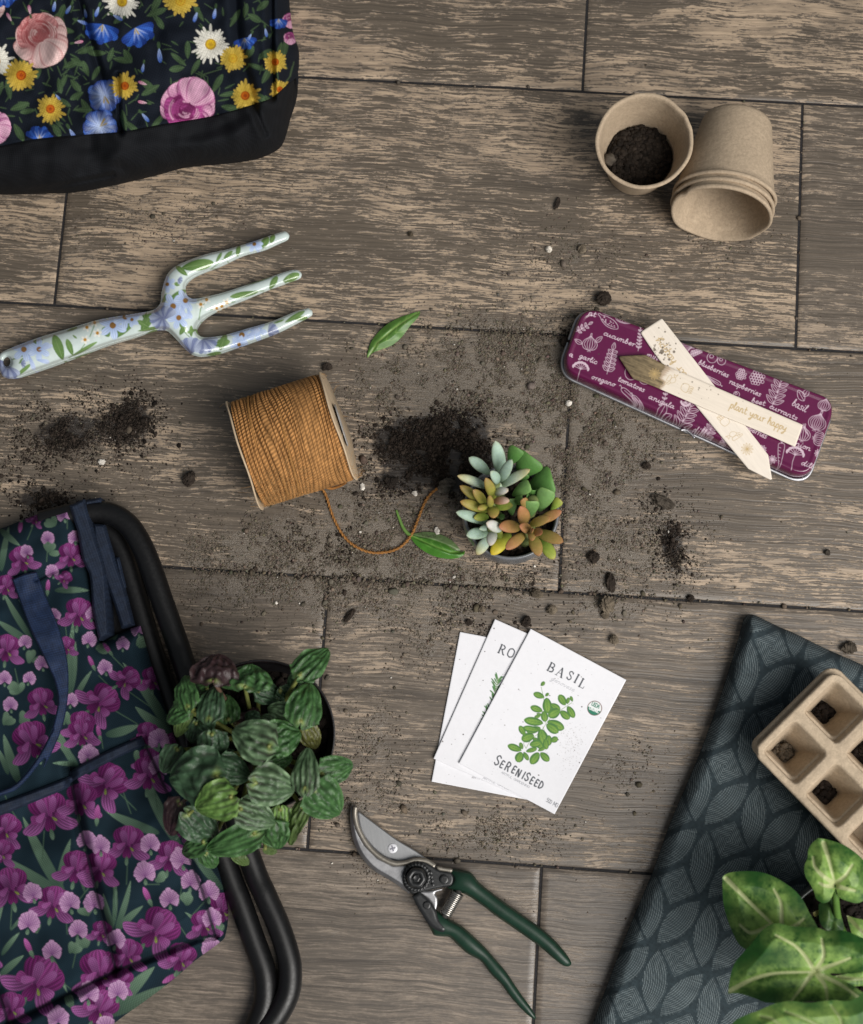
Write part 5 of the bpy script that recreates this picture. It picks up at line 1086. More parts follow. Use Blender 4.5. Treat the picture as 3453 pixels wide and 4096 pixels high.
# ================================================================== succulents in a grey pot
FAT = attr_mat('succulent_skin', .55, .3, var=.10, sub=.12, bump=.08, bscale=900)
def fat_leaf(name, par, c, b, t, w, zb, zt, col, thick=.55, arch=.12, tipw=.55, flat=False, rnd=None, curl=0.0):
    """plump leaf: b base and t tip in crop pixels, w width in crop pixels; col = (base, mid, tip, blush)"""
    B, T = P(*one(c, *b), zb), P(*one(c, *t), zt); ax = T-B; L = np.linalg.norm(ax); k = (one(c, 1, 0)[0]-one(c, 0, 0)[0])
    W = w*1.12*k*mpx((zb+zt)/2)/2; ax /= L; side = np.cross(ax, [0, 0, 1.0]); side /= np.linalg.norm(side)+1e-9; up = np.cross(side, ax)
    nu, nv = 22, 18; u = np.linspace(0, 1, nu); a = np.linspace(0, 2*np.pi, nv, endpoint=False); U, A = np.meshgrid(u, a, indexing='ij')
    prof = (U**.6)*np.clip(1-U**2.7, 0, 1)**.66 if not flat else (U**.8)*np.clip(1-U**6, 0, 1)**.5*1.1; prof = .16*(1-U)**2+prof/.78
    prof[-1] = 0
    X = side*(W*prof*np.cos(A))[..., None]; th = thick*(1.0 if not flat else .22)
    Y = up*(W*th*prof*np.sin(A))[..., None]
    M = B+ax*(L*U)[..., None]+up*(arch*L*np.sin(np.pi*U*.9)-curl*L*U*U*0)[..., None]
    if flat: Y = Y+up*(-.5*W*np.cos(A)**2*prof*.55)[..., None]
    V = (M+X+Y).reshape(-1, 3); r = rnd or random.Random(int(b[0]*31+b[1]))
    c0, c1_, c2_, bl = [np.array(q) for q in col]; s = U[..., None]; e = (np.abs(np.cos(A))**6)[..., None]
    C = np.where(s < .5, c0*(1-s*2)+c1_*s*2, c1_*(2-s*2)+c2_*(s*2-1)); C = C*(1-e*.45*s)+bl*e*.45*s
    tip = np.clip((s-.9)/.1, 0, 1); C = C*(1-tip*.5)+bl*tip*.5; C = C*(.88+.24*r.random())*np.array((.92, .92, .92))
    return mk(name, V, gridF(nu, nv, False, True)[:, ::-1], FAT, par, C.reshape(-1, 3))
def succulent():
    zr = .058; R = 497*700/1764*mpx(zr); c = P(*one(c6, 868, 872), zr)
    t = thing('potted_succulent', 'round dark grey pot of mixed succulents beside the twine end', 'succulent', (c[0], c[1], 0))
    glaze = simple('grey_glaze', (.13, .138, .15), .30, 0, .5, .15, 60, .03, 300, coat=.3)
    pr = [(0, .0008), (R*.80, .0008), (R*.86, .003), (R*.95, .014), (R*1.0, .032), (R*1.01, .045), (R*.992, .0545), (R*.985, zr-.0015), (R*.97, zr), (R*.935, zr-.0006), (R*.915, zr-.003), (R*.91, zr-.02), (R*.90, .02), (0, .018)]
    V, F = lathe(pr, 96, (c[0], c[1], 0)); mk('pot', V, F, glaze, t)
    soil_disc('soil', t, (c[0], c[1], 0), R*.90, .043, 9, (.030, .022, .016), 500, .0013, bulge=.002)
    BG = ((.20, .30, .20), (.30, .42, .34), (.34, .46, .38), (.40, .42, .26)); BO = ((.28, .38, .26), (.36, .46, .38), (.42, .40, .20), (.40, .27, .12)); BW = ((.32, .42, .34), (.44, .48, .42), (.52, .50, .48), (.42, .30, .16))
    OL = ((.17, .22, .035), (.26, .26, .05), (.28, .20, .055), (.30, .13, .05)); LI = ((.18, .30, .05), (.26, .36, .06), (.30, .34, .06), (.34, .24, .06)); OR = ((.30, .25, .06), (.36, .22, .075), (.36, .16, .07), (.34, .10, .06)); ORL = ((.25, .27, .06), (.32, .26, .07), (.34, .20, .07), (.34, .12, .06))
    FL = ((.10, .22, .06), (.15, .29, .09), (.16, .30, .10), (.22, .36, .10)); FD = ((.05, .13, .03), (.075, .19, .045), (.09, .21, .05), (.12, .26, .06)); YE = ((.26, .36, .06), (.42, .42, .05), (.58, .44, .03), (.6, .42, .03)); PK = ((.40, .20, .09), (.48, .24, .14), (.55, .42, .34), (.55, .30, .2))
    S = [ # base, tip, width, z base, z tip, colours, flat
     ((850,400),(940,225),150,.060,.074,FD,1), ((950,520),(1085,315),270,.056,.073,FD,1), ((1040,640),(1295,540),270,.055,.070,FD,1), ((960,560),(1000,480),120,.06,.07,FD,1),
     ((1270,860),(1365,745),90,.058,.066,LI,1), ((1150,870),(1245,640),165,.060,.082,FL,1), ((880,710),(1068,595),125,.062,.082,FL,1), ((890,780),(990,735),110,.060,.072,FL,1), ((880,910),(860,740),110,.056,.068,FL,1), ((1060,920),(1075,760),150,.060,.079,FL,1), ((1080,730),(1095,650),90,.060,.075,FD,1), ((1110,760),(1165,660),90,.06,.074,FL,1), ((1090,760),(1020,715),70,.060,.073,FD,1), ((1050,900),(985,735),80,.062,.080,ORL,1), ((1180,720),(1190,650),90,.058,.068,FD,1),
     ((650,490),(437,325),135,.066,.082,BG,0), ((770,510),(708,150),155,.064,.090,BG,0), ((760,575),(885,338),125,.070,.098,BG,0), ((770,620),(1072,445),112,.070,.096,BO,0), ((640,635),(318,510),108,.064,.084,BO,0), ((720,640),(770,590),100,.066,.074,BG,0), ((740,585),(655,462),115,.076,.098,BG,0),
     ((640,985),(308,878),125,.060,.074,BG,0), ((640,1080),(412,1115),135,.058,.070,BG,0), ((690,1035),(540,1050),80,.060,.076,BG,0), ((660,1110),(520,1310),125,.058,.062,BO,0), ((640,1040),(720,1070),90,.060,.074,BG,0),
     ((860,1090),(665,1312),150,.052,.060,YE,0), ((690,1060),(655,1225),118,.066,.082,BW,0), ((770,1060),(612,985),128,.072,.086,BW,0), ((700,690),(850,655),100,.074,.090,BW,0),
     ((700,750),(606,525),118,.070,.092,OL,0), ((590,790),(345,610),112,.064,.080,OL,0), ((640,870),(348,770),120,.064,.078,OL,0), ((610,800),(478,648),112,.070,.090,OL,0), ((640,820),(525,848),80,.072,.082,OL,0), ((640,925),(487,940),100,.062,.074,LI,0), ((680,820),(893,815),118,.066,.078,LI,0), ((690,820),(688,945),135,.070,.084,OL,0), ((690,770),(860,765),95,.078,.092,PK,0), ((660,825),(648,700),82,.078,.098,OL,0), ((740,1140),(770,1060),80,.056,.068,LI,0), ((780,900),(770,960),70,.05,.058,FL,0),
     ((1170,1150),(1305,1358),140,.056,.064,LI,0), ((1140,980),(1383,865),118,.062,.074,OR,0), ((1010,1000),(955,808),150,.064,.092,OR,0), ((960,1030),(735,1030),150,.064,.084,OR,0), ((1120,1080),(1400,1185),140,.066,.080,ORL,0), ((1010,1095),(810,1258),128,.064,.078,OR,0), ((1075,1100),(1155,1328),142,.066,.078,ORL,0), ((1060,1010),(1278,930),112,.072,.090,ORL,0), ((1075,1075),(945,1015),120,.076,.094,OR,0), ((1085,1085),(1193,1095),112,.080,.098,OR,0), ((1075,1075),(1075,1175),96,.080,.096,ORL,0), ((1080,1080),(1050,1040),62,.084,.098,ORL,0), ((1085,1080),(1105,1045),50,.088,.104,OR,0)]
    for b, q, w, zb, zt, col, fl in S: fat_leaf('leaf', t, c6, b, q, w, zb, zt, col, (.66 if w < 110 else .46)*(1 if col is not OR and col is not ORL else .85), .10, flat=bool(fl))
    for b, q, r in [((700, 600), (780, 780), .0042), ((1075, 1080), (1000, 1180), .0045), ((1090, 760), (1060, 900), .004), ((660, 820), (730, 900), .0038), ((680, 1050), (740, 1000), .0038)]:
        V, F = tube(spl3([P(*one(c6, *q), .042), (P(*one(c6, *q), .055)+P(*one(c6, *b), .058))/2, P(*one(c6, *b), .074)], 6), r, 10); mk('stem', V, F, FAT, t, np.tile((.16, .20, .07), (len(V), 1)))
succulent()
# ================================================================== leaf built on its midrib
def blade_leaf(name, par, mat, c, b, q, w, zb, zt, colf, outl, arch=.06, roll=0.0, cup=.12, quilt=0.0, veins=(-.74, -.36, -.01, .35, .72), nu=30, ns=25, droop=.10, seed=0):
    B, T = P(*one(c, *b), zb), P(*one(c, *q), zt); ax = T-B; L = np.linalg.norm(ax); ax /= L; k = one(c, 1, 0)[0]-one(c, 0, 0)[0]; W = w*k*mpx((zb+zt)/2)/2
    W *= 1.02; side = np.cross(ax, [0, 0, 1.0]); side /= np.linalg.norm(side); up = np.cross(side, ax); cr, sr = math.cos(roll), math.sin(roll); side, up = side*cr+up*sr, up*cr-side*sr
    t = np.linspace(0, 1, nu); s = np.linspace(-1, 1, ns); Tt, S = np.meshgrid(t, s, indexing='ij'); O = outl(Tt); r = np.random.default_rng(seed+7)
    z = arch*L*np.sin(np.pi*Tt)-droop*L*Tt**3-cup*W*(np.abs(S)**2)*O
    vd = np.min([np.abs(S-v) for v in veins], 0)
    qf = np.clip(np.minimum(Tt, 1-Tt)*6, 0, 1)
    z = z+quilt*W*(np.clip(vd/.24, 0, 1)**.7-.5)*qf*O + .05*W*np.sin(Tt*9+S*3+r.uniform(0, 6))*np.abs(S)+W*(.30*(vnoise(Tt*70+seed*13, S*50+90, 13, seed+5)-.5)+.12*(vnoise(Tt*70+seed*13, S*50+90, 6.5, seed+6)-.5))*O*(quilt > 0)
    bk = .13*np.sin(np.pi*np.clip(np.abs(S), 0, 1)**.8)*np.clip(1-Tt*1.6, 0, 1)**3
    Vv = B+ax*(L*(Tt-bk))[..., None]+side*(W*S*O)[..., None]+up*z[..., None]
    return mk(name, Vv.reshape(-1, 3), gridF(nu, ns), mat, par, colf(Tt, S, vd).reshape(-1, 3))
PEP = attr_mat('peperomia_leaf', .42, .35, var=.16, trans=.08, bump=.8, bscale=420)
def pep_out(t): t = np.clip(t, 0, 1); return (np.clip(np.sin(np.pi*t**.64), 0, 1)**.50*(1-.22*t)*1.08)*np.clip(.45+t*6, 0, 1)+.42*np.clip(1-t*7, 0, 1)
def pep_col(kind, seed):
    r = random.Random(seed); K = {'g': ((.022, .070, .019), (.070, .155, .052)), 'd': ((.022, .054, .026), (.060, .115, .060)), 's': ((.036, .082, .033), (.160, .24, .135)), 'l': ((.060, .145, .025), (.19, .31, .085)), 'p': ((.030, .013, .016), (.048, .030, .030)), 'b': ((.055, .092, .024), (.095, .15, .048)), 'o': ((.060, .062, .016), (.105, .110, .028))}[kind]
    a, b = [np.array(x)*r.uniform(.9, 1.15) for x in K]; dk = np.array((.024, .017, .017))
    def f(T, S, vd):
        S2 = S+.16*(vnoise(T*60+seed*17, S*40, 13, seed+3)-.5)*np.clip(T*4, 0, 1); vd = np.min([np.abs(S2-q_) for q_ in (-.74, -.36, -.01, .35, .72)], 0)+.05*vnoise(T*90, S*70+seed, 9, seed+9); e = np.clip(vd/.30, 0, 1)[..., None]; n = (vnoise(T*200+seed*31, S*120, 16, seed)*.5+vnoise(T*200, S*120+seed*11, 34, seed+1)*.5)[..., None]
        C = a+(b-a)*e*(.05+1.6*n); vn = np.exp(-(vd/(.095 if kind in 'sl' else .07))**2)[..., None]*np.clip(1.05-T*1.0, .1, 1)[..., None]*(.97 if kind in 'sl' else .7)
        C = C*(1-vn)+dk*vn; o = np.exp(-((T-.07)**2/.0015+S**2/.05))[..., None]; return C*(1-o)+np.array((.20, .26, .07))*o
    return f
def peperomia():
    zr = .088; R = 618*850/1764*mpx(zr); c = P(*one(c9, 916, 806), zr); t = thing('potted_peperomia', 'black pot of crinkled dark green peperomia beside the folding seat', 'potted plant', (c[0], c[1], 0))
    blk = simple('black_pot', (.010, .009, .010), .38, 0, .5, .2, 100); V, F = lathe([(0, .0006), (.028, .0006), (.030, .003), (R*.90, zr-.014), (R*.97, zr-.013), (R, zr-.001), (R*.985, zr), (R*.965, zr-.002), (R*.95, zr-.012), (R*.80, .03), (0, .03)], 72, (c[0], c[1], 0)); mk('pot', V, F, blk, t)
    V, F = lathe([(R*.968, zr-.0015), (R*.962, zr-.004), (R*.952, zr-.0118)], 72, (c[0], c[1], 0)); mk('inner_rim', V, F, simple('maroon_plastic', (.10, .022, .026), .4), t)
    soil_disc('soil', t, (c[0], c[1], 0), R*.90, .066, 21, (.016, .012, .010), 600, .0016)
    Lf = [ # base, tip, width, kind, roll, z
     ((720,720),(900,640),140,'p',0,.098), ((480,420),(350,440),140,'g',.3,.100), ((1230,320),(1160,480),130,'d',0,.100), ((890,430),(1110,510),190,'d',.2,.102), ((650,690),(640,450),190,'g',-.2,.104), ((960,1050),(1200,985),170,'g',.1,.106), ((1300,750),(1385,945),170,'o',0,.104), ((1080,430),(1180,520),130,'d',0,.1), ((700,960),(620,1060),120,'d',0,.102), ((820,720),(880,560),150,'p',.2,.098), ((380,700),(330,900),150,'d',0,.1),
     ((230,920),(100,1150),200,'d',.3,.100), ((250,1370),(140,1665),235,'p',-.2,.092), ((300,1460),(580,1700),290,'d',.2,.100), ((450,1700),(235,1800),175,'g',-.2,.092), ((460,1790),(545,1935),150,'g',0,.088), ((700,1790),(835,1905),95,'b',0,.086), ((1085,1420),(1080,1660),180,'l',.2,.106), ((1000,1540),(1050,1785),280,'g',-.2,.108), ((890,1620),(440,1800),255,'g',.35,.104), ((1275,1395),(1125,1745),180,'b',-.5,.108), ((950,1760),(1075,1790),60,'b',0,.09),
     ((310,590),(215,855),135,'b',.3,.104), ((310,575),(112,700),190,'g',-.3,.110), ((320,585),(265,290),210,'g',.3,.112), ((500,790),(360,680),185,'d',.2,.108), ((510,790),(555,1045),245,'d',-.1,.112), ((490,685),(545,365),225,'d',.15,.114), ((520,372),(570,112),375,'p',.0,.118), ((785,420),(850,200),400,'g',.1,.116), ((1190,645),(950,585),175,'s',.2,.112), ((900,700),(770,650),150,'d',.2,.108), ((1000,720),(900,650),150,'s',-.2,.112),
     ((1250,715),(1340,345),285,'g',-.2,.120), ((1235,320),(1495,62),250,'g',.2,.122), ((560,1060),(850,1165),260,'d',.2,.118), ((1420,1140),(1715,1055),245,'g',-.3,.116), ((575,1150),(120,1180),475,'d',.1,.124), ((990,860),(1270,770),300,'g',.2,.124), ((735,1420),(1068,1545),250,'s',.2,.122), ((1350,1255),(1600,1490),330,'g',.1,.126), ((1290,1275),(1300,890),225,'s',.2,.128), ((690,1320),(345,1425),320,'l',.1,.132), ((855,1205),(1232,1272),335,'s',-.1,.132), ((1010,910),(650,770),345,'s',.1,.138)]
    for i, (b, q, w, kd, ro, z) in enumerate(Lf):
        d = 1.0*np.hypot(q[0]-b[0], q[1]-b[1]); dz = -.010-.012*min(1, math.hypot(q[0]-900, q[1]-950)/900)
        q = (b[0]+(q[0]-b[0])*.96, b[1]+(q[1]-b[1])*.96); blade_leaf('leaf', t, PEP, c9, b, q, w*1.06, z, z+dz*.6, pep_col(kd, i), pep_out, .08, ro, .22, .085, nu=40, ns=35, seed=i)
        dx, dy = q[0]-b[0], q[1]-b[1]; p0 = P(*one(c9, b[0]+dx*.06, b[1]+dy*.06), z+.0006); cx, cy = 900+(b[0]-900)*.42, 900+(b[1]-900)*.42; p2 = P(*one(c9, cx, cy), .066); m_ = p0*.55+p2*.45; m_[2] = .35*p2[2]+.65*p0[2]-.004
        V, F = tube(spl3([p2, m_, p0], 7), np.linspace(.0019, .0012, 15), 8); mk('petiole', V, F, PEP, t, np.tile((.17, .19, .055) if kd != 'p' else (.12, .07, .05), (len(V), 1)))
peperomia()
# ================================================================== patterned kneeling cushion
def cushion():
    L = spl(c12([(786, 62, 1), (800, 42), (832, 36), (900, 66), (960, 96), (1050, 134), (1200, 208), (1386, 290), (2050, 620, 1), (2050, 2420, 1), (-80, 2420, 1), (20, 2120), (90, 1930), (200, 1640), (330, 1330), (420, 1080), (560, 750), (680, 420), (768, 130)]), 5)
    k = 1103/1386.; a = np.array([17., 368.])*k; b = np.array([-257., 228.])*k; o = np.array(one(c12, 690, 800)); Mi = np.linalg.inv(np.stack([a, b], 1))
    bg = np.array((.028, .041, .048)); lnc = np.array((.205, .245, .255))
    def colf(u, v):
        wu = u+4*(vnoise(u, v, 90, 1)-.5); wv = v+4*(vnoise(u, v, 90, 2)-.5); q = np.stack([wu-o[0], wv-o[1]], -1) @ Mi.T; fr = q-np.round(q); al, be = fr[:, 0], fr[:, 1]
        # concentric lozenge round each lattice point
        du = al*a[0]+be*b[0]; dv = al*a[1]+be*b[1]; ca, sa = math.cos(.18), math.sin(.18); det = 93*94.+43*33.; x = (du*94+dv*33)/k/det*100; y = (-du*43+dv*93)/k/det*100
        m = (np.abs(x)+np.abs(y))/98; C = np.zeros(len(u)); loz = m < 1
        wv1 = .5+.5*np.cos(m*2*np.pi*7.0); C = np.where(loz, wv1*.95, 0)
        # leaf shapes between the lozenges
        best = np.full(len(u), 9.); val = np.zeros(len(u)); along = np.zeros(len(u))
        for s1, s2, ax_, rot in ((.5, 0., 0, .80), (-.5, 0., 0, .80), (0., .5, 1, .12), (0., -.5, 1, .12)):
            cx, cy = (s1*a[0]+s2*b[0]), (s1*a[1]+s2*b[1]); ex, ey = (du-cx)/k, (dv-cy)/k; cr, sr = math.cos(rot), math.sin(rot); X = ex*cr+ey*sr; Y = -ex*sr+ey*cr
            ln_, wd = ((66., 150.), (64., 160.), (66., 120.))[ax_]; half = ln_*np.clip(1-(Y/wd)**2, 0, 1); w_ = np.abs(X)/(half+1e-3); w_ = np.where(np.abs(Y) < wd, w_, 9)
            kk = w_ < best; best = np.where(kk, w_, best); val = np.where(kk, (half-X)/11.5*(1 if ax_ == 0 else -1), val); along = np.where(kk, Y, along)
        lf = (~loz) & (best < .97); C = np.where(lf, .5+.5*np.cos(val*2*np.pi), C)
        gap = np.clip(np.minimum(np.abs(m-1.06)/.1, np.abs(best-1)/.12), 0, 1); C = np.clip((C-.30)/.5, 0, 1)*np.where(loz | lf, 1, .12)
        dash = .55+.45*np.sin((u*.82+v*.57)*2*np.pi/9.5)*np.sin((u*-.57+v*.82)*2*np.pi/9.5)
        C = C*dash*(.7+.5*vnoise(u, v, 30, 7)); return bg*(.8+.4*vnoise(u, v, 12, 5))[:, None]*(1-C[:, None])+lnc*C[:, None]
    def zf(u, v, d, p):
        q = np.clip(d/62, 0, 1); z = .003+.0195*np.sqrt(np.clip(1-(1-q)**2, 0, 1)); return z+(vnoise(u, v, 170, 4)-.5)*.003*q+.0011*np.exp(-((d-46)/10)**2)*(vnoise(u, v, 26, 6)-.3)
    o_ = sheet('kneeling_cushion', [L], 2.5, zf, attr_mat('woven_cushion', .85, .2, weave=.3, wper=.0013, wang=.6), None, colf, skirt=.0008); tag(o_, 'dark grey cushion woven with lozenge and leaf patterns', 'cushion')
cushion()
# ================================================================== pulp seedling tray, nested pair
def tray():
    zt = .066; A = P(*one(c12, 838, 724), zt); e2 = P(*one(c12, 1386+14, 1300), zt)-A; e1 = P(*one(c12, 1262, 338), zt)-A
    W = np.linalg.norm(e1); x = e2/np.linalg.norm(e2); y = e1-x*e1.dot(x); W = np.linalg.norm(y); y /= W; pitch = W/2; nx = 5; Ln = pitch*nx; H = .042
    tilt = math.radians(8)
    def place(V, dz=0.0):
        # local: X along the long side, Y across (two cells), Z up; slightly raised along the far long side
        ct, st = math.cos(tilt*0), math.sin(tilt*0); return A*np.array([1, 1, 0])+V[:, :1]*x*1+V[:, 1:2]*y+np.array([0, 0, 1])*(V[:, 2:3]+dz)
    t_all = []
    for lay, (lab, dz, sh) in enumerate([('pulp seedling tray nested underneath, only its rim showing', zt-.0075, (-.0030, .0035)), ('top brown pulp seedling tray with soil plugs in its cells', zt, (0, 0))]):
        t = thing('seedling_tray', lab, 'seedling tray', place(np.array([[0, 0, 0]]), .0215)[0], 'nested pulp seedling trays')
        st = .0009; xs = np.arange(0, Ln+st, st); ys = np.arange(0, W+st*.5, st); X, Y = np.meshgrid(xs, ys, indexing='ij')
        cx = (np.floor(np.clip(X, 0, Ln-1e-6)/pitch)+.5)*pitch; cy = (np.floor(np.clip(Y, 0, W-1e-6)/pitch)+.5)*pitch; dx, dy = np.abs(X-cx), np.abs(Y-cy); hw = pitch/2-.0036
        p = 9.0; rr_ = (np.clip(dx, 0, None)**p+np.clip(dy, 0, None)**p)**(1/p); d = hw-rr_
        wall = np.clip(d/.0110, 0, 1); Z = -H*wall; rim = np.clip(-d/.0028, 0, 1); Z = np.where(d > 0, Z, -.0004*(1-rim)); Z += (vnoise(X*9000, Y*9000, 40, 3)-.5)*.0006
        Z -= .0012*np.clip(.18-d/.0115, 0, .18)/.18*(d > 0)*0
        # rounded outer corners
        ex, ey = np.minimum(X, Ln-X), np.minimum(Y, W-Y); rc = .007; m = (ex < rc) & (ey < rc); q = np.hypot(rc-ex, rc-ey); f = np.where(m & (q > rc), rc/np.maximum(q, 1e-6), 1)
        sx, sy = np.where(X < Ln/2, 1, -1), np.where(Y < W/2, 1, -1); X2 = np.where(f < 1, np.where(X < Ln/2, 0, Ln)+sx*(rc-(rc-ex)*f), X); Y2 = np.where(f < 1, np.where(Y < W/2, 0, W)+sy*(rc-(rc-ey)*f), Y)
        V = np.stack([X2+sh[0], Y2+sh[1], Z], -1).reshape(-1, 3); nX, nY = X.shape; F = [gridF(nX, nY)]; I = np.arange(nX*nY).reshape(nX, nY)
        edge = np.concatenate([I[:-1, 0], I[-1, :-1], I[:0:-1, -1], I[0, :0:-1]]); n = len(edge); base = len(V); top = V[edge]; cen = np.array([Ln/2, W/2, 0]); Hs = (.0195 if lay == 0 else .006); rows = []
        for q, (dz_, off) in enumerate([(-.0012, .0011), (-.0034, .0012), (-Hs*.6, .0004), (-Hs, -.0008)]):
            r_ = top.copy(); dr = r_-cen; dr[:, 2] = 0; nrm = np.where(np.abs(dr[:, :1]/Ln) > np.abs(dr[:, 1:2]/W), np.c_[np.sign(dr[:, :1]), 0*dr[:, :1]], np.c_[0*dr[:, :1], np.sign(dr[:, 1:2])]); r_[:, :2] += nrm*off; r_[:, 2] = dz_; rows.append(r_)
        V = np.concatenate([V]+rows); prev = edge
        for q in range(4): cur = base+q*n+np.arange(n); nxt = np.roll(cur, -1); F.append(np.stack([prev, cur, nxt, np.roll(prev, -1)], 1)); prev = cur
        V = place(V, dz); mk('cells', V, F, PULP2, t); t_all.append((t, dz))
        if lay == 1: continue
    # outer side walls of the lower tray reach the cushion; foot ring under the cells
    t0, dz0 = t_all[0]; parts = []
    for i in range(nx):
        for j in range(2):
            c = place(np.array([[(i+.5)*pitch, (j+.5)*pitch, 0]]), 0)[0]; h = pitch/2-.0036; pr = []
            parts.append(lathe([(h*.98, dz0-.020), (h*.72, .0235), (h*.60, .0222), (0, .0222)], 24, (c[0], c[1], 0)))
    V, F = join(parts); mk('cell_walls', V, F, PULP2, t0)
    # plugs of soil sitting in the cells
    t1, dz1 = t_all[1]
    for n_, (px, py, z, r, dry, lab) in enumerate([(978, 722, dz1-H+.003, .0080, 1, 'crumbly light brown soil plug in the tray corner cell'), (1188, 540, dz1-H+.003, .0098, 0, 'dark round soil plug in the upper tray cell'), (1200, 968, dz1-H+.003, .0100, 0, 'dark soil plug in the lower tray cell beside the plant'), (1400, 760, dz1-H+.003, .013, 0, 'dark soil plug in the tray cell at the photo edge')]):
        ij = {0: (.5, .5), 1: (.5, 1.5), 2: (1.5, .5), 3: (1.5, 1.5)}[n_]; c = place(np.array([[ij[0]*pitch, ij[1]*pitch, 0]]), z)[0]
        rng = np.random.default_rng(n_); n = 220; q = np.sqrt(rng.random(n))*r; b = rng.uniform(0, 6.28, n); rr_ = np.clip(.0012*np.exp(rng.normal(0, .45, n)), .0005, .003)
        V, F = grains(np.stack([c[0]+q*np.cos(b), c[1]+q*np.sin(b), c[2]+.006*(1-(q/r)**2)-.001+0*q], 1), rr_, rng, (.8, 1.1)); cl = np.array((.13, .105, .078) if dry else (.024, .018, .015))
        o = mk('soil_plug', V, F, soil_dry if dry else soil_dark, None, np.repeat(cl*rng.uniform(.6, 1.4, (n, 1)), 12, 0)); tag(o, lab, 'soil plug', 'soil plugs in the tray')
tray()
